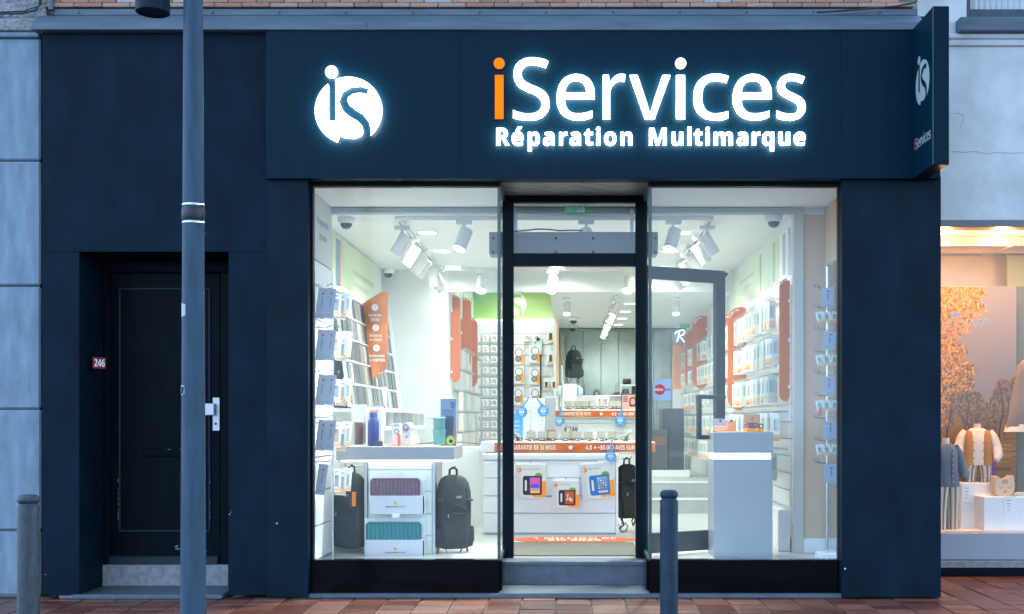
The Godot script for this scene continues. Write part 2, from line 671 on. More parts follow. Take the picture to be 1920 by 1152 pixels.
# ------------------------------------------------------------------ ground
func ground() -> void:
	struct("road", bx(Vector3(-120, -0.3, 3.6), Vector3(120, -0.125, 130), 0.0), grain(mat("asphalt", Color(0.05, 0.05, 0.052), 0.6), fine, Vector3(0.8, 0.8, 0.8), rough_n, 0.4))
	struct("terrain", bx(Vector3(-150, -0.6, -150), Vector3(150, -0.31, 150)), mat("earth", Color(0.1, 0.09, 0.08), 0.9))
	struct("kerb", bx(Vector3(-120, -0.3, 3.42), Vector3(120, 0.0, 3.6), 0.015), mats["grey_stone"])
	struct("pavement_bed", bx(Vector3(-120, -0.3, -1.5), Vector3(120, -0.012, 3.42)), mat("mortar", Color(0.17, 0.16, 0.14), 0.85))
	var tone := [Color(0.175, 0.056, 0.034), Color(0.16, 0.049, 0.029), Color(0.19, 0.064, 0.040), Color(0.148, 0.044, 0.027), Color(0.205, 0.074, 0.048)]
	var ms := []
	for k in 5:
		ms.append(grain(mat("paver_%d" % k, tone[k], [0.42, 0.34, 0.5, 0.28, 0.55][k]), blotch, Vector3(2.2, 2.2, 2.2), rough_n, 0.12))
	var pave := struct("pavement", bx(Vector3(-120, -0.06, 1.19), Vector3(120, -0.004, 3.42)), grain(mat("paving_far", Color(0.2, 0.085, 0.07), 0.35), cloud, Vector3(1, 1, 1)))
	var shapes := []
	for k in 3:
		var g := G.new()
		g.box(Vector3(0, -0.015, 0), Vector3(0.249, 0.036, 0.190), 0.004)
		shapes.append(g.done())
	for r in range(-6, 6):
		for c in range(-18, 20):
			var x := c * 0.26 + 0.05
			var z := r * 0.2 + 0.09
			if z < 0.0 and x < 3.0:
				continue
			if absf(x) > 4.75:
				continue
			var o := part(pave, "paver", shapes[(c + r + 60) % 3], ms[rng.randi() % 5], Vector3(x, -0.002 + rng.randf_range(-0.004, 0.002), z))
			o.rotation.x = rng.randf_range(-0.012, 0.012)
			o.rotation.z = rng.randf_range(-0.010, 0.010)


# ------------------------------------------------------------------ left neighbour
func left_building() -> void:
	var t := thing("stone_building", "pale blue-grey building of big stone blocks left of the navy wall", "building", Vector3(-5.3, 0, 0))
	var o := -t.position
	var ys := [1117.0, 995.0, 768.0, 537.0, 303.0, 72.0]
	for k in 5:
		part(t, "stone_block", bx(Vector3(-7.0, w(0, ys[k]).y + 0.006, -0.5), Vector3(-4.108 + [0.0, 0.004, -0.002, 0.003, 0.0][k], w(0, ys[k + 1]).y - 0.006, 0.02 + [0.0, 0.004, 0.0, 0.006, 0.002][k]), 0.012), mats["limestone"], o)
	part(t, "joint", bx(Vector3(-7.0, 0.0, -0.55), Vector3(-4.12, 4.36, 0.0)), mat("stone_joint", Color(0.09, 0.1, 0.11), 0.9), o)
	part(t, "ledge", bx(Vector3(-7.0, w(0, 72).y - 0.004, -0.5), Vector3(-4.104, w(0, 63).y, 0.055), 0.008), mats["limestone"], o)
	part(t, "render", bx(Vector3(-7.0, w(0, 63).y, -0.5), Vector3(-4.112, w(0, 40).y, 0.075), 0.006), mats["rough_cast"], o, "rough band of grey render")
	part(t, "render", bx(Vector3(-7.0, w(0, 38).y, -0.5), Vector3(-4.06, 7.0, 0.03), 0.006), mats["rough_cast"], o)
	part(t, "base", bx(Vector3(-7.0, 0.0, -0.5), Vector3(-4.11, 0.03, 0.03), 0.004), mats["step_stone"], o)
	part(t, "downpipe", G.new().cyl(Vector3(-4.01, 4.57, 0.05), Vector3(-4.01, 7.0, 0.05), 0.02, 0.02, 12).done(), mats["zinc"], o)
	var c := G.new()
	c.tube([Vector3(-4.9, 4.53, 0.09), Vector3(-4.5, 4.525, 0.09), Vector3(-4.22, 4.53, 0.09), Vector3(-4.13, 4.56, 0.07), Vector3(-4.09, 4.62, 0.05), Vector3(-4.085, 5.2, 0.045)], 0.008)
	c.tube([Vector3(-4.9, 4.545, 0.085), Vector3(-4.4, 4.54, 0.085), Vector3(-4.2, 4.55, 0.085), Vector3(-4.1, 4.6, 0.06), Vector3(-4.07, 5.2, 0.045)], 0.006)
	one("cable_bundle", c.done(), mats["cable_black"], "thin black cables bending up the rough render at the top left corner", "cable")


# ------------------------------------------------------------------ navy wall with the house door
func doorway_bay() -> void:
	var t := thing("navy_wall", "dark navy painted wall around the house door, left of the shop", "wall", Vector3(-3.2, 0, 0))
	var o := -t.position
	const F := 0.09
	var l := w(80, 0, -F).x
	var r := w(500, 0, -F).x
	var top := w(0, 53, -F).y
	var dl := w(148, 0, -F).x
	var dr := w(428, 0, -F).x
	var dt := w(0, 472, -F).y
	part(t, "left_pier", bx(Vector3(l, 0.028, -0.5), Vector3(dl, dt, F), 0.004), mats["navy_wall"], o)
	part(t, "right_pier", bx(Vector3(dr, 0.028, -0.5), Vector3(r + 0.05, dt, F), 0.004), mats["navy_wall"], o)
	part(t, "upper_wall", bx(Vector3(l, dt, -0.5), Vector3(r + 0.05, top, F)), mats["navy_wall"], o)
	part(t, "core", bx(Vector3(l, 0.0, -0.6), Vector3(r + 0.05, 4.6, -0.51)), mats["navy_wall"], o)
	var chips := G.new()
	for k in [0, 2, 3, 5]:
		var p := [Vector2(504, 530), Vector2(502, 533), Vector2(430, 965), Vector2(433, 961), Vector2(428, 969), Vector2(85, 1078), Vector2(496, 981), Vector2(85, 450), Vector2(492, 690)][k] as Vector2
		chips.box(w(p.x, p.y, -F - 0.001), Vector3(0.005 + 0.002 * (k % 3), 0.009 - 0.004 * (k % 2), 0.002))
	part(t, "paint_chip", chips.done(), mat("chip_grey", Color(0.3, 0.34, 0.38), 0.8), o)

	var d := thing("house_door", "dark panelled house door with letter slot and silver handle, in the deep recess", "door", w(308, 1060, 0.4))
	var q := -d.position
	var D := 0.4
	var m: Material = mats["door_paint"]
	var fr := G.new()
	fr.span(Vector3(dl, 0.2, -D - 0.1), Vector3(w(205, 0, D).x, dt, -D), 0.006)
	fr.span(Vector3(w(412, 0, D).x, 0.2, -D - 0.1), Vector3(dr, dt, -D), 0.006)
	fr.span(Vector3(w(205, 0, D).x, w(0, 512, D).y, -D - 0.1), Vector3(w(412, 0, D).x, dt, -D), 0.006)
	part(d, "frame", fr.done(), m, q)
	var fr2 := G.new()
	fr2.span(Vector3(dl, 0.2, -D), Vector3(dl + 0.035, dt, -D + 0.035), 0.008)
	fr2.span(Vector3(dl + 0.035, dt - 0.1, -D), Vector3(dr, dt, -D + 0.03), 0.008)
	part(d, "frame_moulding", fr2.done(), m, q)
	var a := w(205, 1060, D + 0.03)
	var b := w(412, 512, D + 0.03)
	var leaf := part(d, "door_leaf", bx(a - Vector3(0, 0, 0.04), b, 0.004), m, q)
	var p0 := w(222, 998, D + 0.03)
	var p1 := w(395, 540, D + 0.03)
	var mo := G.new()
	for e in [[p0, Vector3(p1.x, p0.y + 0.018, p0.z)], [Vector3(p0.x, p1.y - 0.018, p0.z), p1], [Vector3(p0.x, p0.y + 0.018, p0.z), Vector3(p0.x + 0.018, p1.y - 0.018, p0.z)], [Vector3(p1.x - 0.018, p0.y + 0.018, p0.z), Vector3(p1.x, p1.y - 0.018, p0.z)]]:
		mo.span(e[0], (e[1] as Vector3) + Vector3(0, 0, 0.014), 0.006)
	part(leaf, "panel_moulding", mo.done(), mat("door_edge", Color(0.014, 0.028, 0.042), 0.4, 0.0, 0.3))
	var wear := G.new()
	for k in 26:
		var yy := lerpf(p0.y + 0.1, p0.y + 0.55, rng.randf() * rng.randf())
		wear.box(Vector3(p0.x + 0.002 if k % 3 else p1.x - 0.002, yy, p0.z + 0.0145), Vector3(0.004, rng.randf_range(0.006, 0.03), 0.002))
	for k in 8:
		wear.box(Vector3(rng.randf_range(-3.3, -2.95), w(0, 843, D).y, p0.z + 0.036), Vector3(rng.randf_range(0.006, 0.03), 0.004, 0.002))
	for k in 7:
		wear.box(Vector3(rng.randf_range(-3.3, -2.9), rng.randf_range(0.30, 0.36), p0.z + 0.001), Vector3(rng.randf_range(0.01, 0.05), rng.randf_range(0.004, 0.012), 0.002))
	part(leaf, "paint_wear", wear.done(), mat("wear", Color(0.2, 0.24, 0.28), 0.7))
	part(leaf, "weather_bar", bx(Vector3(a.x, a.y + 0.004, a.z), Vector3(b.x, w(0, 1043, D).y, a.z + 0.045), 0.01), mats["door_edge"])
	var ls := part(d, "letter_slot", bx(w(270, 857, D + 0.03), w(345, 840, D + 0.03) + Vector3(0, 0, 0.02), 0.005), m, q)
	part(ls, "flap", bx(w(273, 853, D + 0.03) + Vector3(0, 0, 0.02), w(342, 844, D + 0.03) + Vector3(0, 0, 0.034), 0.004), m)
	var alu := mat("handle_alu", Color(0.55, 0.56, 0.6), 0.35, 0.3)
	var hp := part(d, "handle_plate", bx(w(399, 808, D), w(412, 746, D) + Vector3(0, 0, 0.01), 0.002), alu, q)
	part(hp, "handle", bx(w(381, 779, D) + Vector3(0, 0, 0.03), w(405, 757, D) + Vector3(0, 0, 0.06), 0.004), alu)
	part(hp, "keyhole", G.new().cyl(w(405, 795, D) + Vector3(0, 0, 0.01), w(405, 795, D) + Vector3(0, 0, 0.016), 0.01, 0.01, 12).done(), mats["dark_plastic"])
	one("door_plinth", bx(w(187, 1100, 0.36), w(428, 1060, 0.36) - Vector3(0, 0, 0.05), 0.006), mats["grey_stone"], "grey stone riser directly under the house door", "step")
	one("door_slab", bx(Vector3(w(146, 0).x, 0.0, -0.37), Vector3(w(424, 0).x, 0.034, F + 0.03), 0.006), mats["step_stone"], "low worn stone slab on the pavement before the house door", "step")
	one("base_stone", bx(Vector3(w(118, 0).x, 0.0, -0.3), Vector3(w(145, 0).x, 0.026, F - 0.02), 0.004), mats["grey_stone"], "small grey stone under the navy wall left of the door slab", "stone")
	var nb := thing("house_number", "small red enamel house number plate reading 246 beside the door", "house number", Vector3(dl, w(0, 680).y, -0.06))
	var red := mat("enamel_red", Color(0.27, 0.022, 0.022), 0.3)
	nb.rotation.y = deg_to_rad(58)
	part(nb, "plate", bc(Vector3(0, 0, 0.004), Vector3(0.115, 0.088, 0.004), 0.001), red, Vector3(0.065, 0, 0.055))
	part(nb, "digits", lettering("246", bold, 0.095, 0.06, 0.002), mats["print_white"], Vector3(0.065 - 0.0475, -0.03, 0.062))
	one("entry_panel", bx(Vector3(dr - 0.006, w(0, 710, 0.1).y, -0.2), Vector3(dr, w(0, 663, 0.1).y, -0.06), 0.002), mat("panel_alu", Color(0.6, 0.62, 0.66), 0.4, 0.2), "slim pale doorbell panel on the right reveal of the door recess", "doorbell")


# ------------------------------------------------------------------ bricks over the cornice
func upper_brickwork() -> void:
	var t := thing("brick_upper_wall", "weathered salmon brick wall above the zinc cornice", "wall", Vector3(-0.6, 4.6, 0))
	var o := -t.position
	var l := w(92, 0).x
	var r := w(1722, 0).x
	part(t, "backing", bx(Vector3(-4.06, 4.56, -0.4), Vector3(r, 7.0, -0.02)), mat("brick_mortar", Color(0.24, 0.23, 0.23), 0.9), o)
	var bm := []
	var tones := [Color(0.72, 0.37, 0.26), Color(0.66, 0.31, 0.21), Color(0.76, 0.43, 0.32), Color(0.72, 0.62, 0.60), Color(0.56, 0.31, 0.24)]
	for k in 5:
		bm.append(grain(mat("brick_%d" % k, tones[k], 0.85), fine, Vector3(3, 6, 3), rough_n, 0.4))
	var y := w(0, 18).y + 0.004
	var hs := [0.038, 0.044, 0.058, 0.058]
	for row in 4:
		var h: float = hs[row]
		var me := []
		for k in 2:
			me.append(bc(Vector3.ZERO, Vector3(0.212, h - 0.006, 0.06), 0.004))
		var x := l + 0.1 - (0.11 if row % 2 else 0.0)
		while x < r - 0.08:
			var k := rng.randi() % 5
			if row == 0 and k == 3:
				k = 2
			if row >= 2:
				k = 3 if rng.randf() < 0.45 else k
			part(t, "brick", me[rng.randi() % 2], bm[k], Vector3(x, y + h / 2, [0.012, 0.0, 0.004, 0.002][row] + rng.randf_range(-0.003, 0.003)) + o)
			x += 0.218
		y += h
	var f := thing("zinc_cornice", "blue-grey zinc flashing and sloping ledge across the whole shop front", "cornice", Vector3(-0.6, 4.44, 0))
	o = -f.position
	part(f, "flashing", bx(Vector3(w(104, 0).x, w(0, 31).y, -0.02), Vector3(w(1719, 0).x, w(0, 19).y, 0.03), 0.003), mats["zinc"], o)
	var g := G.new()
	var yA := w(0, 29, -0.031).y
	var yB := w(0, 41, -0.162).y
	var yC := w(0, 55, -0.168).y
	var A := w(77, 0).x
	var B := w(1722, 0).x
	var sl := Vector3(0, 0.17, 0.05).normalized()
	g.quad(Vector3(A, yB, 0.162), Vector3(B, yB, 0.162), Vector3(B, yA, 0.031), Vector3(A, yA, 0.031), sl)
	g.quad(Vector3(A, yC, 0.168), Vector3(B, yC, 0.168), Vector3(B, yB, 0.162), Vector3(A, yB, 0.162), Vector3.BACK)
	g.quad(Vector3(A, yC, -0.1), Vector3(B, yC, -0.1), Vector3(B, yC, 0.168), Vector3(A, yC, 0.168), Vector3.DOWN)
	for x in [A, B]:
		g.quad(Vector3(x, yC, 0.0), Vector3(x, yC, 0.168), Vector3(x, yB, 0.162), Vector3(x, yA, 0.0), Vector3.LEFT if x == A else Vector3.RIGHT)
	part(f, "ledge", g.done(), mats["zinc"], o)
	var sc := G.new()
	for k in 13:
		sc.cyl(Vector3(-3.8 + k * 0.52, w(0, 26).y, 0.03), Vector3(-3.8 + k * 0.52, w(0, 26).y, 0.037), 0.008, 0.006, 8)
	part(f, "screw", sc.done(), mats["dark_plastic"], o)
	for x in [-1.55, 0.42, 2.05]:
		part(f, "seam", bx(Vector3(x, yC + 0.002, 0.160), Vector3(x + 0.012, yB - 0.002, 0.1715)), mats["zinc"], o)
	one("loose_cable", G.new().tube([Vector3(2.75, 4.7, 0.06), Vector3(2.7, 4.62, 0.08), Vector3(2.55, 4.585, 0.09), Vector3(2.3, 4.56, 0.1), Vector3(2.1, 4.545, 0.1), Vector3(1.93, 4.53, 0.11)], 0.007).done(), mats["cable_black"], "black cable lying on the right end of the zinc cornice", "cable")


# ------------------------------------------------------------------ shop front
func shop_front() -> void:
	var t := thing("storefront", "navy shop front with tall display windows, set-back doorway and wide fascia", "shop front", Vector3(0, 0, 0))
	var fa := bx(w(498, 335, -0.15) - Vector3(0, 0, 0.15), w(1764, 56, -0.15), 0.003)
	part(t, "fascia", fa, mats["navy_panel"])
	for x in [862, 1577]:
		part(t, "fascia_seam", bx(w(x, 334, -0.15), w(x + 1, 58, -0.15) + Vector3(0, 0, 0.0015)), mats["black_frame"])
	part(t, "left_pilaster", bx(Vector3(w(500, 0, -0.1).x, 0.012, 0), Vector3(w(577, 0, -0.1).x, w(0, 338).y, 0.1), 0.003), mats["navy_pilaster"])
	part(t, "right_pilaster", bx(Vector3(w(1579, 0, -0.1).x, 0.012, -0.062), Vector3(w(1765, 0, -0.1).x, w(0, 336).y, 0.1), 0.003), mats["navy_pilaster"])
	part(t, "flank", bx(Vector3(2.362, 0.012, -1.0), Vector3(w(1765, 0).x, w(0, 336).y, -0.062)), mats["navy_pilaster"])
	part(t, "side_wall", bx(Vector3(2.36, 0.0, -10.4), Vector3(2.90, 4.5, -1.0)), mats["navy_pilaster"])
	var soff := w(0, 337).y
	# wall over the openings, behind the fascia
	part(t, "lintel", bx(Vector3(-2.33, soff, -0.62), Vector3(2.92, 4.54, -0.002)), mats["navy_pilaster"])
	var fm: Material = mats["black_frame"]
	var fr := G.new()
	var xl := w(577, 0).x
	var xr := w(1579, 0).x
	var top := w(0, 350).y
	fr.span(Vector3(xl, 0.29, -0.06), Vector3(w(587, 0).x, soff, 0.012), 0.004)
	fr.span(Vector3(w(587, 0).x, top, -0.06), Vector3(w(938, 0).x, soff, 0.012), 0.004)
	part(t, "left_window_frame", fr.done(), fm)
	fr = G.new()
	fr.span(Vector3(w(1572, 0).x, 0.29, -0.06), Vector3(xr, soff, 0.012), 0.004)
	fr.span(Vector3(w(1216, 0).x, top, -0.06), Vector3(w(1572, 0).x, soff, 0.012), 0.004)
	part(t, "right_window_frame", fr.done(), fm)
	var base_top := w(0, 1050).y
	part(t, "left_base", bx(Vector3(xl, 0.036, -0.08), Vector3(w(936, 0).x, base_top, 0.02), 0.004), mats["granite"], Vector3.ZERO, "polished black granite base under the left window")
	part(t, "right_base", bx(Vector3(w(1218, 0).x, 0.036, -0.08), Vector3(xr, base_top, 0.02), 0.004), mats["granite"], Vector3.ZERO, "polished black granite base under the right window")
	for e in [[w(936, 0).x, -0.004], [w(1218, 0).x, 0.004]]:
		part(t, "return_base", bx(Vector3(e[0] - 0.02, 0.036, -0.62), Vector3(e[0] + 0.02, base_top - 0.01, -0.08)), mats["granite"])
	part(t, "plinth", bx(Vector3(w(580, 0).x, 0.0, -0.1), Vector3(w(1576, 0).x, 0.034, 0.075), 0.006), mats["step_stone"])
	part(t, "left_pane", bx(Vector3(w(586, 0).x, base_top - 0.005, -0.028), Vector3(w(934, 0).x, top + 0.005, -0.027)), mats["pane"])
	part(t, "right_pane", bx(Vector3(w(1221, 0).x, base_top - 0.005, -0.028), Vector3(w(1573, 0).x, top + 0.005, -0.027)), mats["pane"])
	for x in [w(935.5, 0).x, w(1219.5, 0).x]:
		part(t, "return_pane", bx(Vector3(x - 0.0006, base_top, -0.6), Vector3(x + 0.0006, top, -0.02)), mats["return_pane"])
		var e := G.new()
		e.span(Vector3(x - 0.012, base_top, -0.032), Vector3(x + 0.012, top, -0.004), 0.003)
		e.span(Vector3(x - 0.014, top - 0.002, -0.6), Vector3(x + 0.014, soff - 0.002, -0.004), 0.003)
		e.span(Vector3(x - 0.012, base_top - 0.012, -0.6), Vector3(x + 0.012, base_top + 0.012, -0.004), 0.003)
		part(t, "corner_seal", e.done(), mat("seal", Color(0.045, 0.07, 0.07), 0.3))
	# steel soffit of the recess
	part(t, "soffit", bx(Vector3(w(937, 0).x, soff - 0.006, -0.62), Vector3(w(1218, 0).x, soff + 0.02, 0.1)), grain(mat("soffit_steel", Color(0.40, 0.43, 0.42), 0.38, 0.5), streak, Vector3(0.8, 2, 5)))
	# door frame at the back of the recess
	var D := 0.6
	var f2 := G.new()
	var y0 := w(0, 1047, D).y
	var z := -D
	f2.span(Vector3(w(942, 0, D).x, y0, z - 0.07), Vector3(w(963, 0, D).x, w(0, 365, D).y, z), 0.004)
	f2.span(Vector3(w(1192, 0, D).x, y0, z - 0.07), Vector3(w(1214, 0, D).x, w(0, 365, D).y, z), 0.004)
	f2.span(Vector3(w(963, 0, D).x, w(0, 380, D).y, z - 0.07), Vector3(w(1192, 0, D).x, w(0, 362, D).y, z), 0.004)
	f2.span(Vector3(w(963, 0, D).x, w(0, 499, D).y, z - 0.07), Vector3(w(1192, 0, D).x, w(0, 475, D).y, z + 0.004), 0.004)
	part(t, "door_frame", f2.done(), fm)
	part(t, "fanlight", bx(w(963, 476, D + 0.03), w(1192, 380, D + 0.031)), mats["pane"])
	# steps
	part(t, "lower_step", bx(Vector3(w(937, 0).x, 0.0, -0.4), Vector3(w(1218, 0).x, 0.042, 0.082), 0.005), mats["step_stone"])
	var us := part(t, "upper_step", bx(Vector3(w(937, 0).x, 0.0, -1.0), Vector3(w(1218, 0).x, 0.233, -0.4), 0.006), mats["step_stone"])
	part(us, "nosing", bx(Vector3(w(937, 0).x + 0.01, 0.195, -0.4), Vector3(w(1218, 0).x - 0.01, 0.229, -0.388), 0.004), mats["step_stone"])
	for p in [Vector2(1585, 1067), Vector2(519, 982)]:
		part(t, "bolt", G.new().cyl(w(p.x, p.y, -0.1), w(p.x, p.y, -0.106), 0.008, 0.006, 8).done(), mats["steel"])

	# the glass door stands open into the shop
	var h0 := w(1200, 0, 0.66)
	var d := thing("glass_door", "dark reflection-speckled framed glass entrance door standing open into the shop, right of the doorway", "door", Vector3(h0.x, 0.24, -0.66))
	d.rotation.y = atan2(0.42, 0.76)
	var L := 0.87
	var H := 2.445
	var stone := grain(mat("door_metal", Color(0.10, 0.12, 0.13), 0.45, 0.1), speck, Vector3(5, 5, 5), null, 0.0, false)  # speckle puts the reflections on the frame into its colour
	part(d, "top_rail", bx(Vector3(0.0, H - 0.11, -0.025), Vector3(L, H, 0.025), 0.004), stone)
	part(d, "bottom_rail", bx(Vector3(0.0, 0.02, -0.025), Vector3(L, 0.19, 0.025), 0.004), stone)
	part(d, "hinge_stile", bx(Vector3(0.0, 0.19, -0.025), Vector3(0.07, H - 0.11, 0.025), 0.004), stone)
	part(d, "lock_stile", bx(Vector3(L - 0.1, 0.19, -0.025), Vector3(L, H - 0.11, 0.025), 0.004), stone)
	part(d, "pane", bx(Vector3(0.07, 0.19, -0.001), Vector3(L - 0.1, H - 0.11, 0.0)), mats["pane"])
	var hd := G.new()
	for e in [[Vector3(L - 0.34, 0.98, 0.06), Vector3(L - 0.305, 1.36, 0.10)], [Vector3(L - 0.305, 1.325, 0.06), Vector3(L - 0.05, 1.36, 0.10)], [Vector3(L - 0.305, 0.98, 0.06), Vector3(L - 0.05, 1.015, 0.10)]]:
		hd.span(e[0], e[1], 0.004)
	hd.span(Vector3(L - 0.09, 0.988, 0.025), Vector3(L - 0.06, 1.008, 0.06))
	hd.span(Vector3(L - 0.09, 1.333, 0.025), Vector3(L - 0.06, 1.353, 0.06))
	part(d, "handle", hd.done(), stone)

	# window stickers
	var s := thing("payment_sticker", "white square sticker with a red disc and red lettering on the right window", "sticker", w(1242, 731, 0.026))
	part(s, "paper", bc(Vector3(0, 0, 0.0), Vector3(0.142, 0.17, 0.0008)), mat("sticker_white", Color(0.42, 0.46, 0.55), 0.5), Vector3(0, 0, 0))
	part(s, "disc", G.new().poly(disc(Vector2(-0.02, 0), 0.042), 0.0, 0.0006).done(), mat("sticker_red", Color(0.62, 0.045, 0.02), 0.5), Vector3(0, 0, 0.0006))
	var r := mat("sticker_red", Color.WHITE)
	part(s, "lettering", lettering("Eden", bold, 0.068, 0.024, 0.0005), mats["print_white"], Vector3(-0.062, -0.01, 0.0014))
	part(s, "lettering", lettering("red", bold, 0.05, 0.024, 0.0005), r, Vector3(0.012, -0.01, 0.0014))


# ------------------------------------------------------------------ lit signs and the unlit blade sign
func signs() -> void:
	var z := -0.19
	var s := (DIST + z) / DIST / PPM
	var white := lit("sign_white", Color(1.0, 0.99, 0.97), 1.3)
	var hot := lit("sign_halo", Color(1.0, 0.96, 0.90), 11.0)  # hot plates added behind the letters; their light makes the halo
	var amber := lit("sign_amber", Color(1.0, 0.19, 0.008), 0.6)
	amber.albedo_color = Color(0.35, 0.12, 0.02)
	amber.roughness = 1.0
	amber.metallic_specular = 0.0
	var c := w(653.4, 207.5, z)
	var t := thing("emblem_sign", "glowing white round emblem sign with a dot, on the left of the fascia", "sign", Vector3(c.x, c.y, 0.15))
	part(t, "disc", G.new().poly(scaled(emblem(), 63.2 * s), 0.036, 0.046).done(), white)
	part(t, "halo_plate", G.new().poly(scaled(emblem(), 62.4 * s), 0.028, 0.032).poly(disc(Vector2(-31.9, 72.3) * s, 11.2 * s, 28), 0.028, 0.032).done(), hot)
	part(t, "dot", G.new().poly(disc(Vector2(-31.9, 72.3) * s, 11.8 * s, 28), 0.034, 0.046).done(), white)
	area_light(t, Vector3(0, 0, 0.06), Vector2(0.5, 0.5), Color(0.95, 0.98, 1.0), 0.04)

	var b := w(1218, 223, z)
	var u := thing("name_sign", "large glowing sign letters with an amber first letter, on the fascia", "sign", Vector3(b.x, b.y, 0.15))
	var glyphs := [["S", 962, 1030, 108, 225], ["e", 1044, 1115, 139, 225], ["r", 1131, 1173, 139, 223], ["v", 1181, 1257, 141, 223], ["c", 1301, 1367, 139, 225], ["e", 1375, 1447, 139, 225], ["s", 1457, 1511, 139, 225]]
	for g in glyphs:
		var lt := part(u, "letter", lettering(g[0], sans, (g[2] - g[1]) * s, (g[4] - g[3]) * s, 0.010), white, Vector3((g[1] - 1218) * s, (223 - g[4]) * s, 0.036))
		part(lt, "halo_plate", lettering(g[0], sans, (g[2] - g[1]) * s, (g[4] - g[3]) * s, 0.004), hot, Vector3(0, 0, -0.008))
	for k in 2:
		var x: float = [928.0, 1268.5][k]
		var m: Material = [amber, white][k]
		var l := part(u, "letter", bx(Vector3((x - 1218) * s, 0, 0.034), Vector3((x + 16.0 - 1218) * s, 82 * s, 0.046), 0.001), m, Vector3.ZERO, "amber letter i" if k == 0 else "")
		if k == 1:
			part(l, "halo_plate", bx(Vector3((x - 1218) * s, 0, 0.028), Vector3((x + 16.0 - 1218) * s, 82 * s, 0.032)), hot)
		part(l, "dot", G.new().poly(disc(Vector2((x + 8.0 - 1218) * s, 104 * s), 10.2 * s, 24), 0.034, 0.046).done(), m)
	area_light(u, Vector3(0, 0.22, 0.06), Vector2(2.4, 0.45), Color(0.95, 0.98, 1.0), 0.09)

	var v := thing("tagline_sign", "smaller glowing bold letters of the tagline under the name sign", "sign", Vector3(b.x, w(0, 272, z).y, 0.15))
	word(v, "Réparation", bold, (925 - 1218) * s, (1190 - 1218) * s, 0.0, 32.0 * s, 0.034, 0.010, white)
	word(v, "Multimarque", bold, (1212 - 1218) * s, (1514 - 1218) * s, 0.0, 32.0 * s, 0.034, 0.010, white)

	var p := thing("blade_sign", "navy box sign projecting from the right end of the fascia", "sign", Vector3(2.715, 3.81, 0.155))
	var o := -p.position
	part(p, "box", bx(Vector3(2.657, 3.236, 0.155), Vector3(2.775, 4.388, 0.645), 0.004), mats["navy_panel"], o)
	part(p, "fold", bx(Vector3(2.6555, 3.24, 0.642), Vector3(2.6585, 4.384, 0.648)), mats["zinc"], o)
	var pale := mat("sign_pale_glow", Color(0.22, 0.27, 0.28), 0.7)
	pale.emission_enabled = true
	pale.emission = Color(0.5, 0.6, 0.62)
	pale.emission_energy_multiplier = 0.04  # faint glow added to lift the emblem and letters, which are unlit
	for side in [-1.0, 1.0]:
		var f := Vector3(2.6565 if side < 0 else 2.7755, 3.905, 0.40)
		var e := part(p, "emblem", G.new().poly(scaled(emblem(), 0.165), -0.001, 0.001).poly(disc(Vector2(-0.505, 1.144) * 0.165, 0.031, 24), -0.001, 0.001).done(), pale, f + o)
		e.rotation.y = -PI / 2 if side < 0 else PI / 2
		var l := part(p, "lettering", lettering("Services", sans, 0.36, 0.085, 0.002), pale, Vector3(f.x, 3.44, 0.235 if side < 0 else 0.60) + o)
		l.rotation.y = -PI / 2 if side < 0 else PI / 2
		var i := part(p, "lettering", lettering("i", sans, 0.014, 0.085, 0.002), mat("sign_red", Color(0.5, 0.03, 0.02), 0.5), Vector3(f.x, 3.44, 0.205 if side < 0 else 0.625) + o, "red first letter")
		i.rotation.y = -PI / 2 if side < 0 else PI / 2


func area_light(parent: Node3D, at: Vector3, size: Vector2, c: Color, energy: float) -> void:
	var l := AreaLight3D.new()
	l.name = "glow_light"
	l.area_size = size
	l.light_color = c
	l.light_energy = energy
	l.shadow_enabled = true
	parent.add_child(l, true)
	l.position = at
	l.rotation.y = PI


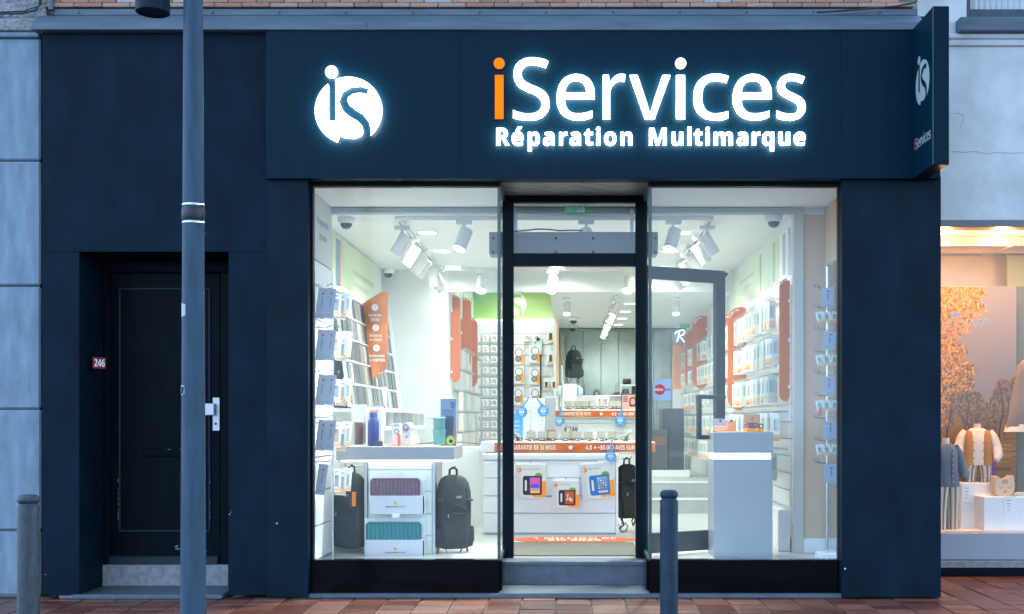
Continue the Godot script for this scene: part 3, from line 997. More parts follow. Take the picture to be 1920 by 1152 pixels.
# ------------------------------------------------------------------ right neighbour
func right_building() -> void:
	var D := 1.24
	var t := thing("white_building", "white rendered building with a lit children's wear window, right of the shop", "building", Vector3(4.5, 0, -D))
	var o := -t.position
	var x0 := 2.93
	var x1 := 9.0
	var yh := w(0, 413, D).y
	var yb := w(0, 1000, D).y
	var y70 := w(0, 72, D).y
	var y87 := w(0, 87, D).y
	part(t, "wall", bx(Vector3(x0, yh, -D - 0.35), Vector3(x1, y87, -D), 0.003), mats["white_render"], o)
	part(t, "moulding", bx(Vector3(x0, y87, -D - 0.35), Vector3(x1, y87 + 0.055, -D + 0.03), 0.006), mats["white_render"], o)
	part(t, "moulding", bx(Vector3(x0, y87 + 0.055, -D - 0.35), Vector3(x1, y70 + 0.03, -D + 0.055), 0.01), mats["white_render"], o)
	var wx := w(1813, 0, D).x
	var wy := w(0, 44, D).y
	part(t, "upper_wall", bx(Vector3(x0, y70 + 0.03, -D - 0.35), Vector3(wx, 7.2, -D), 0.003), mats["white_render"], o)
	part(t, "upper_wall", bx(Vector3(wx + 1.5, y70 + 0.03, -D - 0.35), Vector3(x1, 7.2, -D), 0.003), mats["white_render"], o)
	part(t, "upper_wall", bx(Vector3(wx, y70 + 0.03, -D - 0.35), Vector3(wx + 1.5, wy, -D), 0.003), mats["white_render"], o)
	part(t, "window_sill", bx(Vector3(w(1792, 0, D).x, w(0, 66, D).y, -D), Vector3(wx + 1.7, w(0, 40, D).y, -D + 0.12), 0.008), mats["zinc"], o)
	var wf := G.new()
	wf.span(Vector3(wx, wy, -D - 0.14), Vector3(wx + 0.05, 6.2, -D - 0.04), 0.004)
	wf.span(Vector3(wx + 0.05, wy, -D - 0.14), Vector3(wx + 1.45, w(0, 14, D).y, -D - 0.04), 0.004)
	wf.span(Vector3(wx + 1.45, wy, -D - 0.14), Vector3(wx + 1.5, 6.2, -D - 0.04), 0.004)
	var win := part(t, "window", wf.done(), grain(mat("grey_paint", Color(0.05, 0.085, 0.13), 0.5), cloud, Vector3(2, 2, 2)), o)
	part(win, "pane", bx(Vector3(wx + 0.05, w(0, 14, D).y, -D - 0.1), Vector3(wx + 1.45, 6.2, -D - 0.099)), mats["pane"])
	var cu := G.new()
	for k in 28:
		var cx := wx + 0.03 + k * 0.053
		cu.cyl(Vector3(cx, wy, -D - 0.19), Vector3(cx, 6.2, -D - 0.19), 0.03, 0.03, 8, false)
	part(win, "curtain", cu.done(), mat("curtain", Color(0.6, 0.62, 0.64), 0.9))
	part(t, "upper_back", bx(Vector3(x0, yh + 0.3, -D - 0.6), Vector3(x1, 7.2, -D - 0.38)), mats["wall_paint"], o)
	part(t, "side_pier", bx(Vector3(2.93, 0.1, -D - 0.35), Vector3(2.99, yh, -D)), mats["white_render"], o)
	# hairline cracks in the render
	var line := [Vector2(1783, 285), Vector2(1795, 284), Vector2(1808, 286), Vector2(1822, 283), Vector2(1835, 285), Vector2(1850, 288), Vector2(1868, 286), Vector2(1890, 288), Vector2(1920, 287)]
	var ring := [Vector2(1783, 214), Vector2(1796, 212), Vector2(1807, 216), Vector2(1808, 226), Vector2(1803, 234), Vector2(1800, 240)]
	for l in [line, ring]:
		var pts := []
		for q in l:
			pts.append(w(q.x, q.y, D) + Vector3(0, rng.randf_range(-0.004, 0.004), 0.0005))
		part(t, "crack", G.new().tube(pts, 0.003, 5, 0.4).done(), mat("crack", Color(0.16, 0.15, 0.15), 0.9), o)
	# window head, base, plinth
	part(t, "window_head", bx(Vector3(2.99, w(0, 426, D).y, -D - 0.2), Vector3(x1, yh - 0.003, -D + 0.02), 0.004), mat("head_metal", Color(0.16, 0.16, 0.17), 0.5, 0.3), o)
	part(t, "base_panel", bx(Vector3(2.93, w(0, 1050, D).y, -D - 0.2), Vector3(x1, yb, -D + 0.01), 0.004), mat("base_blue", Color(0.30, 0.33, 0.38), 0.45), o)
	part(t, "plinth", bx(Vector3(2.93, w(0, 1064, D).y, -D - 0.2), Vector3(x1, w(0, 1051, D).y, -D + 0.05), 0.004), mats["grey_stone"], o)
	part(t, "foot", bx(Vector3(2.93, -0.02, -D - 0.4), Vector3(x1, w(0, 1064, D).y, -D - 0.03)), mats["black_frame"], o)
	part(t, "display_pane", bx(Vector3(2.99, yb, -D - 0.03), Vector3(x1, w(0, 426, D).y, -D - 0.029)), mats["pane"], o)
	# shell of the display
	var cream := mat("cream", Color(0.66, 0.58, 0.48), 0.8)
	var zb := -2.62
	part(t, "display_floor", bx(Vector3(2.93, yb - 0.1, zb), Vector3(6.5, yb - 0.002, -D - 0.2)), mats["white_paint"], o)
	part(t, "display_ceiling", bx(Vector3(2.93, w(0, 426, D).y + 0.002, zb), Vector3(6.5, w(0, 426, D).y + 0.1, -D - 0.2)), cream, o)
	part(t, "display_back", bx(Vector3(2.93, yb - 0.1, zb - 0.1), Vector3(6.5, w(0, 413, D).y + 0.2, zb)), cream, o)
	part(t, "display_side", bx(Vector3(2.91, yb - 0.1, zb), Vector3(2.96, w(0, 426, D).y, -D - 0.35)), cream, o)
	part(t, "display_side", bx(Vector3(6.5, yb - 0.1, zb), Vector3(6.55, w(0, 426, D).y, -D - 0.2)), cream, o)
	part(t, "ceiling_band", bx(Vector3(2.96, w(0, 462, 1.75).y, -1.8), Vector3(6.5, w(0, 426, D).y, -1.74), 0.004), mat("band_grey", Color(0.25, 0.26, 0.3), 0.5), o)
	part(t, "ceiling_step", bx(Vector3(2.96, w(0, 474, 2.3).y, -2.4), Vector3(6.5, w(0, 426, D).y, -2.3), 0.004), cream, o)


# ------------------------------------------------------------------ the shop's shell
const CEIL := 3.165
const LEFT := -2.19
const RIGHT := 1.97
const FLOOR := 0.233
const RAISED := 0.608


func shop_shell() -> void:
	var wp: Material = mats["wall_paint"]
	var cp: Material = mats["ceiling_paint"]
	struct("floor", bx(Vector3(-2.35, 0.1, -5.3), Vector3(2.35, FLOOR, -0.63)), grain(mat("floor_tile", Color(0.50, 0.52, 0.51), 0.28), soft, Vector3(0.5, 0.5, 2.0)))
	struct("window_floor", bx(Vector3(-2.3, 0.1, -0.63), Vector3(w(934, 0).x - 0.02, FLOOR, -0.07)), mats["floor_tile"])
	struct("window_floor", bx(Vector3(w(1221, 0).x + 0.02, 0.1, -0.63), Vector3(2.3, FLOOR, -0.07)), mats["floor_tile"])
	struct("step_floor", bx(Vector3(-1.5, 0.1, -5.6), Vector3(2.2, 0.413, -5.3), 0.01), grain(mat("step_tile", Color(0.42, 0.45, 0.44), 0.35), soft, Vector3(1.0, 1, 1)))
	struct("raised_floor", bx(Vector3(-1.6, 0.1, -10.2), Vector3(2.2, RAISED, -5.6), 0.01), mats["step_tile"])
	var nos := struct("step_nosing", G.new().span(Vector3(-1.4, 0.395, -5.3), Vector3(1.96, 0.4145, -5.292)).span(Vector3(-1.4, 0.59, -5.6), Vector3(1.96, 0.6095, -5.592)).done(), mats["white_gloss"])
	nos.set_meta("kind", "structure")
	struct("ceiling", bx(Vector3(-2.33, CEIL, -4.66), Vector3(2.36, 3.4, -0.98)), cp)
	struct("bay_ceiling", bx(Vector3(-2.33, 3.222, -0.98), Vector3(2.36, 3.26, -0.625)), cp)
	struct("bay_ceiling", bx(Vector3(-2.33, 3.222, -0.625), Vector3(w(935, 0).x, 3.2605, -0.06)), cp)
	struct("bay_ceiling", bx(Vector3(w(1220, 0).x, 3.222, -0.625), Vector3(2.36, 3.2605, -0.06)), cp)
	struct("bulkhead", bx(Vector3(-1.5, 2.912, -4.78), Vector3(2.1, 3.6, -4.661)), wp)
	struct("back_ceiling", bx(Vector3(-0.2, 2.912, -10.2), Vector3(2.1, 3.6, -4.78)), cp)
	struct("alcove_ceiling", bx(Vector3(-1.5, 3.45, -8.4), Vector3(-0.2, 3.6, -4.78)), cp)
	struct("left_wall", bx(Vector3(-2.33, 0.1, -4.7), Vector3(LEFT, 3.3, -0.96)), wp)
	struct("bay_wall_left", bx(Vector3(-2.33, 0.1, -0.96), Vector3(-2.075, 3.3, -0.06)), wp)
	struct("stub_wall", bx(Vector3(-2.19, 0.1, -4.75), Vector3(-1.41, 3.3, -4.62)), wp)
	struct("left_wall_back", bx(Vector3(-1.5, 0.1, -8.3), Vector3(-1.41, 3.6, -4.75)), wp)
	struct("pegboard_wall", bx(Vector3(-1.5, 0.5, -8.36), Vector3(-0.2, 3.6, -8.28)), wp)
	struct("partition", bx(Vector3(-0.2, 0.5, -10.1), Vector3(-0.13, 3.0, -8.2), 0.004), wp)
	struct("back_wall", bx(Vector3(-1.5, 0.5, -10.2), Vector3(2.1, 3.0, -10.08)), grain(mat("back_paint", Color(0.55, 0.64, 0.62), 0.5), soft, Vector3(0.4, 0.4, 0.4)))
	struct("right_wall", bx(Vector3(RIGHT, 0.1, -10.2), Vector3(2.2, 3.3, -1.06)), wp)
	struct("right_pier", bx(Vector3(1.96, 0.1, -1.06), Vector3(2.05, 3.3, -0.955), 0.006), mat("pier_paint", Color(0.56, 0.53, 0.47), 0.5))
	struct("bay_wall_back", bx(Vector3(2.05, 0.1, -1.06), Vector3(2.36, 3.3, -0.985)), mat("beige_wall", Color(0.62, 0.44, 0.30), 0.7))
	struct("bay_wall_right", bx(Vector3(2.25, 0.1, -0.985), Vector3(2.36, 3.3, -0.06)), wp)
	struct("skirting", G.new().span(Vector3(2.05, FLOOR, -0.985), Vector3(2.25, 0.36, -0.965), 0.004).span(Vector3(1.95, FLOOR, -5.2), Vector3(1.97, 0.36, -1.07), 0.004).done(), mats["white_gloss"])
	struct("shutter_rail", G.new().span(Vector3(LEFT + 0.02, 3.172, -0.99), Vector3(1.96, 3.218, -0.93), 0.004).done(), mat("rail_grey", Color(0.40, 0.46, 0.45), 0.45))


func ceiling_lamp(x: float, d: float, y: float, energy: float, label: String, r := 0.1) -> void:
	var t := thing("ceiling_downlight", label, "ceiling light", Vector3(x, y, -d), "round ceiling downlights")
	part(t, "rim", G.new().lathe([Vector2(r * 0.86, -0.004), Vector2(r * 0.9, -0.012), Vector2(r, -0.012), Vector2(r * 1.06, -0.001)], 28).done(), mats["white_gloss"])
	part(t, "lamp_disc", G.new().cyl(Vector3(0, -0.007, 0), Vector3(0, -0.003, 0), r * 0.88, r * 0.88, 28).done(), lit("lamp_glow", Color(1.0, 1.0, 0.98), 1.8))
	var l := SpotLight3D.new()
	l.name = "lamp_light"
	l.spot_angle = 82.0
	l.spot_angle_attenuation = 1.0
	l.spot_range = 12.0
	l.spot_attenuation = 2.0
	l.light_energy = energy
	l.light_color = Color(0.965, 1.0, 0.955)
	l.light_size = r * 0.8
	l.shadow_enabled = true
	t.add_child(l)
	l.position = Vector3(0, -0.02, 0)
	l.rotation.x = -PI / 2


func track_spot(x: float, y: float, d: float, aim: Vector3, label: String, glow := true, size := 1.0, power := 0.0) -> void:
	var t := thing("track_spot", label, "spotlight", Vector3(x, y, -d), "white track spotlights")
	part(t, "adapter", bc(Vector3(0, -0.022, 0), Vector3(0.11, 0.03, 0.034) * size, 0.004), mats["white_gloss"])
	part(t, "stem", G.new().cyl(Vector3(0, -0.035, 0), Vector3(0, -0.10, 0) * size, 0.012, 0.012, 10).done(), mats["white_gloss"])
	var a := aim.normalized()
	var hub := Vector3(0, -0.12, 0) * size
	var c0 := hub - a * 0.055 * size
	var c1 := hub + a * 0.10 * size
	var r := 0.046 * size
	var can := part(t, "can", G.new().cyl(c0, c1, r, r, 22, false).cyl(c0 - a * 0.002, c0, r * 0.9, r, 22).done(), mats["white_paint"])
	part(can, "lens", G.new().cyl(c1 - a * 0.02, c1 - a * 0.012, r * 0.94, r * 0.94, 20).done(), lit("spot_glow", Color(1, 1, 0.98), 2.2) if glow else mats["white_gloss"])
	if power > 0.0:
		var l := SpotLight3D.new()
		l.name = "spot_light"
		l.spot_angle = 48.0
		l.spot_angle_attenuation = 1.0
		l.spot_range = 10.0
		l.spot_attenuation = 2.0
		l.light_energy = power
		l.light_color = Color(0.975, 1.0, 0.955)
		l.light_size = r * 0.9
		l.shadow_enabled = true
		t.add_child(l)
		l.position = c1 + a * 0.002
		l.basis = Basis.looking_at(a, Vector3.RIGHT)


func lights_and_ceiling() -> void:
	var names := ["nearest the window", "in the middle", "nearest the bulkhead"]
	for k in 3:
		var d: float = [1.89, 3.08, 4.33][k]
		ceiling_lamp(-1.32, d, CEIL, [1.6, 1.6, 0.35][k], "round ceiling downlight left of the doorway, %s of its row" % names[k])
		ceiling_lamp(1.09, d, CEIL, [1.8, 1.7, 1.5][k], "round ceiling downlight right of the doorway, %s of its row" % names[k])
	ceiling_lamp(-0.12, 4.3, CEIL, 2.4, "round ceiling downlight in the middle, right under the door head")
	for k in 4:
		ceiling_lamp(0.82, [6.0, 7.1, 8.2, 9.3][k], 2.912, 1.1, "round downlight on the low back ceiling, %s from the bulkhead" % ["first", "second", "third", "fourth"][k], 0.09)
		if k < 3:  # unseen lamps added to light the alcove behind the bulkhead
			ceiling_lamp(-0.75, [5.6, 6.8, 7.7][k], 3.45, 0.7, "added unseen downlight high over the left alcove at the back, %s from the bulkhead" % ["first", "second", "third"][k], 0.09)
	# the track is a rectangle of rails
	var tr := thing("light_track", "white lighting track loop under the ceiling, running back on both sides", "lighting track", Vector3(0, CEIL, -2.7))
	var o := -tr.position
	part(tr, "rail", bx(Vector3(-1.5, CEIL - 0.035, -1.085), Vector3(1.28, CEIL - 0.001, -1.05), 0.003), mats["white_gloss"], o)
	part(tr, "rail", bx(Vector3(-1.5, CEIL - 0.035, -4.42), Vector3(1.28, CEIL - 0.001, -4.385), 0.003), mats["white_gloss"], o)
	for x in [-1.5, 1.245]:
		var r := part(tr, "rail", bx(Vector3(x, CEIL - 0.035, -4.385), Vector3(x + 0.035, CEIL - 0.001, -1.085), 0.003), mats["white_gloss"], o)
		part(r, "slot", bx(Vector3(x + 0.012, CEIL - 0.0365, -4.3), Vector3(x + 0.023, CEIL - 0.0345, -1.15)), mats["dark_plastic"])
	var order := ["first", "second", "third", "fourth", "fifth", "sixth", "seventh"]
	for k in 7:
		var d: float = [1.36, 2.05, 2.67, 2.95, 3.7, 4.0, 4.28][k]
		track_spot(-1.482, CEIL - 0.03, d, Vector3([-0.6, -0.65, -0.65, -0.65, 0.0, 0.45, 0.5][k], -1.0, -0.15), "white track spotlight on the left rail, %s from the window" % order[k], true, 1.25, 0.9 if k in [0, 2] else 0.0)
	for k in 6:
		var d: float = [1.36, 1.93, 2.55, 3.1, 3.6, 4.1][k]
		track_spot(1.262, CEIL - 0.03, d, Vector3(0.62, -1.0, -0.12), "white track spotlight on the right rail, %s from the window" % order[k], true, 1.25, 0.45 if k in [0, 2, 4] else 0.0)
	for k in 3:
		track_spot([-0.90, 0.17, 0.93][k], CEIL - 0.03, 1.068, Vector3([-0.35, 0.1, -0.3][k], -1.0, 0.35), "white spotlight facing the street on the front rail, %s" % ["over the left window", "above the door head", "over the right window"][k], true, 1.25, [5.5, 3.6, 5.5][k])
	for k in 3:
		track_spot([-0.99, -0.17, 0.72][k], CEIL - 0.03, 4.40, Vector3([-0.05, -0.12, -0.2][k], -1.0, 0.6), "white spotlight facing the street on the rear rail, %s" % ["leftmost", "in the middle", "rightmost"][k], true, 1.25)
	var tb := thing("light_track", "white lighting track on the low back ceiling", "lighting track", Vector3(0.6, 2.912, -7.0))
	part(tb, "rail", bx(Vector3(-0.018, -0.034, -2.6), Vector3(0.018, -0.001, 2.0), 0.003), mats["white_gloss"])
	for k in 7:
		track_spot(0.6, 2.885, [5.2, 6.3, 6.9, 7.4, 7.9, 8.4, 9.0][k], Vector3(-0.5, -1.0, 0.3), "white spotlight on the back ceiling track, %s from the bulkhead" % order[k], true, 1.0)
	for k in 2:
		track_spot([0.0, 1.35][k], 2.912, 5.3, Vector3(0, -1, 0.4), "white spotlight just behind the bulkhead, %s" % ["left one", "right one"][k], true, 1.0)
	# dome cameras
	var cams := [[649, 408, 1.12, "left of the left rail near the window"], [728, 503, 4.55, "before the white stub wall on the left"], [1451, 404, 1.04, "near the right pier by the window"], [1357, 503, 4.5, "far down the right wall"]]
	var proto: Node3D = null
	for c in cams:
		var p := w(c[0], c[1], c[2])
		p.y = CEIL
		var label: String = "white dome security camera on the ceiling, " + c[3]
		if proto == null:
			proto = thing("dome_camera", label, "security camera", p, "dome security cameras")
			part(proto, "housing", G.new().lathe([Vector2(0.0, -0.055), Vector2(0.062, -0.055), Vector2(0.074, -0.045), Vector2(0.076, -0.0005)], 28).done(), mats["white_paint"])
			var dm := G.new()
			var prof := []
			for k in 9:
				prof.append(Vector2(0.052 * sin(PI / 2 * k / 8.0), -0.055 - 0.05 * cos(PI / 2 * k / 8.0)))
			dm.lathe(prof, 24)
			part(proto, "dome", dm.done(), mat("smoke_dome", Color(0.05, 0.06, 0.065), 0.12))
		else:
			dup(proto, p, label)
	for k in 2:
		dup(proto, Vector3(0.1, 2.912, [-8.0, -9.4][k]), "small dome camera on the low back ceiling, %s" % ["nearer one", "one at the cabinets"][k])
	# air curtain behind the door head, and the exit sign
	var ac := thing("air_curtain", "long grey air curtain box behind the glass above the door", "air curtain", w(1076, 455, 0.82))
	o = -ac.position
	part(ac, "case", bx(w(917, 477, 0.82) - Vector3(0, 0, 0.22), w(1234, 435, 0.82), 0.006), mat("case_grey", Color(0.20, 0.205, 0.205), 0.5), o)
	var sc := G.new()
	for x in [925, 1042, 1112, 1229]:
		for y in [447, 473]:
			sc.cyl(w(x, y, 0.82), w(x, y, 0.815), 0.012, 0.012, 10)
	part(ac, "screw", sc.done(), mats["dark_plastic"], o)
	part(ac, "bracket", bc(Vector3(0, 0.0, 0), Vector3(0.03, 0.5, 0.02)), mats["steel"], Vector3(-0.5, 0.30, -0.1))
	part(ac, "bracket", bc(Vector3(0, 0.0, 0), Vector3(0.03, 0.5, 0.02)), mats["steel"], Vector3(0.5, 0.30, -0.1))
	var cb := []
	for k in 10:
		cb.append(w(962 + k * 14.5, 433 + [1, 0, -1, -3, -3, -2, 0, -1, -1, 0][k], 0.85))
	one("thin_cable", G.new().tube(cb, 0.006).done(), mats["cable_black"], "thin black cable lying along the top of the air curtain", "cable")
	var ex := thing("exit_sign", "green emergency exit sign with arrow and running figure above the door", "exit sign", w(1079, 387.5, 0.92))
	var eg := lit("exit_green", Color(0.05, 0.36, 0.16), 0.15)
	part(ex, "panel", bc(Vector3.ZERO, Vector3(0.182, 0.12, 0.02), 0.003), eg)
	part(ex, "hanger", bc(Vector3(0, 0.10, 0), Vector3(0.14, 0.08, 0.012)), mats["white_gloss"])
	part(ex, "picture_field", bc(Vector3(0.045, -0.005, 0.0105), Vector3(0.07, 0.09, 0.001)), mats["print_white"])
	part(ex, "arrow", G.new().poly(PackedVector2Array([Vector2(-0.055, 0.04), Vector2(-0.035, 0.04), Vector2(-0.035, -0.015), Vector2(-0.015, 0.003), Vector2(-0.015, -0.015), Vector2(-0.045, -0.045), Vector2(-0.075, -0.015), Vector2(-0.075, 0.003), Vector2(-0.055, -0.015)]), 0.0101, 0.0112).done(), mats["print_white"])
	var run := G.new()
	run.poly(disc(Vector2(0.052, 0.028), 0.007, 12), 0.0112, 0.012)
	for e in [[Vector3(0.05, 0.016, 0), Vector3(0.044, -0.012, 0), 0.006], [Vector3(0.044, -0.012, 0), Vector3(0.06, -0.024, 0), 0.004], [Vector3(0.06, -0.024, 0), Vector3(0.056, -0.042, 0), 0.004], [Vector3(0.044, -0.012, 0), Vector3(0.032, -0.03, 0), 0.004], [Vector3(0.032, -0.03, 0), Vector3(0.016, -0.03, 0), 0.004], [Vector3(0.05, 0.014, 0), Vector3(0.066, 0.0, 0), 0.003], [Vector3(0.05, 0.014, 0), Vector3(0.032, 0.004, 0), 0.003]]:
		run.cyl(e[0] + Vector3(0, 0, 0.0115), e[1] + Vector3(0, 0, 0.0115), e[2], e[2], 6)
	part(ex, "running_figure", run.done(), eg)


const NTH := ["first", "second", "third", "fourth", "fifth", "sixth", "seventh", "eighth", "ninth", "tenth", "eleventh", "twelfth", "thirteenth", "fourteenth"]


# ------------------------------------------------------------------ left window
func case_print(key: String, ground_c: Color, ink_c: Color) -> StandardMaterial3D:
	if mats.has(key):
		return mats[key]
	var im := sheet(40, 128, ground_c)
	dot(im, 21, 22, 6, Color(0.72, 0.33, 0.28))
	rect(im, 19, 36, 3, 46, ink_c)
	rect(im, 25, 44, 1, 26, ink_c.lerp(ground_c, 0.4))
	rect(im, 10, 112, 18, 2, ink_c.lerp(ground_c, 0.3))
	return print_mat(key, im)


func pack_print(key: String, seed_n: int) -> StandardMaterial3D:
	if mats.has(key):
		return mats[key]
	var r := RandomNumberGenerator.new()
	r.seed = seed_n
	var im := sheet(64, 128, Color(0.9, 0.91, 0.9))
	var c: Color = [Color(0.55, 0.62, 0.66), Color(0.3, 0.33, 0.35), Color(0.72, 0.66, 0.58), Color(0.62, 0.7, 0.62)][seed_n % 4]
	rect(im, 12, 34, 34, 66, c)
	rect(im, 15, 38, 12, 18, c.darkened(0.3))
	fade(im, Rect2i(0, 104, 64, 20), Color(0.92, 0.76, 0.62), Color(0.92, 0.70, 0.52))
	dot(im, 52, 104, 10, Color(0.93, 0.74, 0.56))
	rect(im, 10, 14, 30, 4, Color(0.45, 0.45, 0.47))
	rect(im, 10, 21, 20, 3, Color(0.65, 0.65, 0.66))
	return print_mat(key, im)


func left_bay_goods() -> void:
	var wp: Material = mats["white_gloss"]
	# sign panel high on the side wall
	var t := thing("service_sign", "pale grey sign panel with faint lettering high on the left bay wall", "sign", Vector3(-2.04, 2.95, -0.6))
	var o := -t.position
	part(t, "panel", bx(Vector3(-2.075, 2.685, -0.962), Vector3(-2.035, 3.216, -0.08), 0.003), mat("panel_cream", Color(0.55, 0.55, 0.52), 0.6), o)
	for k in 2:
		var l := part(t, "lettering", lettering(["Diagnostic", "gratuit"][k], sans, [0.44, 0.28][k], 0.075, 0.002), mat("faint_ink", Color(0.36, 0.37, 0.36), 0.6), Vector3(-2.034, [2.98, 2.86][k], [-0.38, -0.46][k]) + o)
		l.rotation.y = PI / 2
	# slat wall under it
	var sw := thing("slat_panel_wall", "white slatted display wall under the sign panel at the left window edge", "slat wall", Vector3(-2.03, FLOOR, -0.5))
	o = -sw.position
	var ys := [FLOOR + 0.01, 0.52, 0.80, 1.08, 1.36, 1.64, 1.92, 2.2, 2.48, 2.68]
	for k in 9:
		part(sw, "slat", bx(Vector3(-2.075, ys[k] + 0.006, -0.955), Vector3(-2.03, ys[k + 1] - 0.006, -0.1), 0.003), mats["slat"], o)
	part(sw, "end_post", bx(Vector3(-2.07, FLOOR + 0.01, -0.98), Vector3(-2.025, 2.68, -0.957), 0.002), mats["white_gloss"], o)
	# hook rack with hanging case boxes
	var rk := thing("hook_rack", "chrome rack of bent hooks holding the grey-blue case boxes, left window", "display rack", w(606, 700, 0.2))
	o = -rk.position
	part(rk, "upright", G.new().cyl(w(624, 1048, 0.27), w(624, 508, 0.27), 0.007, 0.007, 8).done(), mats["chrome"], o)
	part(rk, "upright", G.new().cyl(w(589, 1048, 0.14), w(589, 508, 0.14), 0.007, 0.007, 8).done(), mats["chrome"], o)
	var rows := [541, 619, 703, 788, 871]
	for k in 5:
		var y: float = rows[k]
		part(rk, "rail", G.new().tube([w(588, y - 8, 0.14), w(592, y - 4, 0.18), w(600, y - 5, 0.22), w(614, y - 5, 0.24), w(624, y - 9, 0.26)], 0.006).done(), mats["chrome"], o)
		for x in [598, 615, 636]:
			part(rk, "hook", G.new().tube([w(x, y - 5, 0.26), w(x, y - 4, 0.2), w(x - 1, y - 5, 0.13), w(x - 1, y - 8, 0.12)], 0.004, 6).done(), mats["chrome"], o)
	var blue := case_print("case_blue", Color(0.60, 0.65, 0.71), Color(0.32, 0.38, 0.48))
	var box_m := carton(Vector3(0.073, 0.245, 0.02), mats["card_blue"], blue)
	var white_m := carton(Vector3(0.085, 0.19, 0.02), mats["card_white"], pack_print("pack_a", 0))
	var white_n := carton(Vector3(0.085, 0.21, 0.02), mats["card_white"], pack_print("pack_c", 2))
	for k in 5:
		for c in 2:
			if k == 4 and c == 1:
				continue
			var b := one("case_box", box_m, null, "slim grey-blue case box, %s row of the left rack, %s of its pair" % [NTH[k], ["left", "right"][c]] if k < 4 else "slim grey-blue phone case box hanging alone in the lowest row of the left rack", "case box", w([599, 615.5][c], rows[k] + 57, 0.17 + 0.03 * c), "grey-blue boxes on the left rack")
			b.rotation.z = [-0.11, -0.10][c] - rng.randf_range(0.0, 0.03)
			b.rotation.y = 0.18
		for c in 3:
			var b := one("case_pack", [white_m, white_n][(c + k) % 2], null, "white case pack, %s row of the left rack, %s behind the grey-blue boxes" % [NTH[k], NTH[c]], "case pack", w([629, 638, 648][c], rows[k] + [52, 58, 50][c], 0.40 + 0.08 * c), "white packs on the left rack")
			b.rotation.y = [0.9, 0.5, 0.7][c]
			b.rotation.z = -0.08

	# T-shaped table
	var tt := thing("display_table", "white T-shaped display table in the left window with slatted column and glowing underside", "display table", w(749, 1040, 0.8))
	o = -tt.position
	part(tt, "top", bx(w(630, 863, 0.7) - Vector3(0, 0, 0.8), w(851, 838, 0.7), 0.003), mat("table_white", Color(0.31, 0.335, 0.355), 0.35), o)
	part(tt, "light_strip", bx(w(640, 866.5, 0.74) - Vector3(0, 0, 0.5), w(842, 864, 0.74)), lit("strip_glow", Color(0.97, 1.0, 0.96), 0.9), o)
	var cl := w(683, 1052, 0.85)
	var cr := w(816, 0, 0.85)
	part(tt, "column", bx(Vector3(cl.x + 0.01, FLOOR, -1.4), Vector3(cr.x - 0.01, w(0, 866, 0.8).y, -0.875)), mats["slat"], o)
	for x in [cl.x, cr.x - 0.025]:
		part(tt, "corner_post", bx(Vector3(x, FLOOR, -1.4), Vector3(x + 0.025, w(0, 866, 0.8).y, -0.845), 0.002), mats["steel"], o)
	var gy := [868, 882, 922, 964, 1005, 1062]
	for k in 5:
		part(tt, "slat", bx(w(690, gy[k + 1] - 1, 0.86) - Vector3(0, 0, 0.02), w(810, gy[k] + 1, 0.86), 0.003), mat("slat_green", Color(0.66, 0.74, 0.68), 0.4), o)
	# laptop sleeves
	for k in 2:
		var c: Color = [Color(0.33, 0.20, 0.27), Color(0.06, 0.36, 0.42)][k]
		var r: Array = [[694.5, 788, 898, 932, 693, 796, 930, 965, 891], [686, 790.5, 980, 1016, 684, 796, 1013, 1056, 972]][k]
		var s := thing("laptop_sleeve", ["ribbed mauve laptop sleeve in a white carton sleeve, upper one on the column", "ribbed turquoise laptop sleeve in a white carton sleeve, lower one on the column"][k], "laptop sleeve", w(742, r[7], 0.8), "laptop sleeves on the table column")
		o = -s.position
		var fm := grain(mat("sleeve_%d" % k, c, 0.85), fine, Vector3(6, 6, 6), fine, 0.1)
		var body := G.new().poly(rounded((r[1] - r[0]) * 1.082 / 240.0, 0.24, 0.025), 0.0, 0.03)
		part(s, "sleeve", body.done(), fm, w((r[0] + r[1]) / 2, r[2], 0.82) - Vector3(0, 0.12, 0) + o)
		var x0: float = w(r[0], 0, 0.79).x + 0.012
		var x1: float = w(r[1], 0, 0.79).x - 0.012
		for i in 13:
			var a := lerpf(x0, x1, i / 13.0)
			part(s, "rib", bx(Vector3(a + 0.002, w(0, r[3] + 3, 0.79).y, -0.795), Vector3(a + (x1 - x0) / 13.0 - 0.002, w(0, r[2] + 2, 0.79).y, -0.782), 0.005), fm, o)
		var zp := G.new().tube([w(r[0] + 1, r[3], 0.785), w(r[0] + 1, r[2] + 4, 0.785), w(r[0] + 5, r[2], 0.785), w(r[1] - 5, r[2], 0.785), w(r[1] - 1, r[2] + 4, 0.785), w(r[1] - 1, r[3], 0.785)], 0.005, 6)
		part(s, "zip", zp.done(), mat("zip_%d" % k, c * 0.6, 0.6), o)
		var cs := part(s, "carton_sleeve", bx(w(r[4], r[7], 0.77) - Vector3(0, 0, 0.05), w(r[5], r[6], 0.77), 0.002), mat("carton_grey", Color(0.56, 0.59, 0.66), 0.5), o)
		part(cs, "edge", bx(w(r[5] - 3, r[7] - 1, 0.768), w(r[5] - 0.5, r[6] + 1, 0.768)), mats["orange_edge"])
		part(s, "back_card", bx(w(r[4], r[7], 0.845), w(r[5] + 1, r[8], 0.84), 0.001), mats["card_white"], o)
		part(cs, "badge", G.new().poly(disc(Vector2.ZERO, 0.014, 18), 0.0, 0.001).done(), mat("badge", Color(0.62, 0.38, 0.06), 0.5), w(741, [944, 1030][k], 0.769))
		part(cs, "lettering", lettering("Laptop Sleeve 13-14\"" if k == 0 else "Laptop Sleeve 15-16\"", bold, 0.175, 0.0, 0.001), mats["ink"], w(722, [953, 1039][k], 0.769))
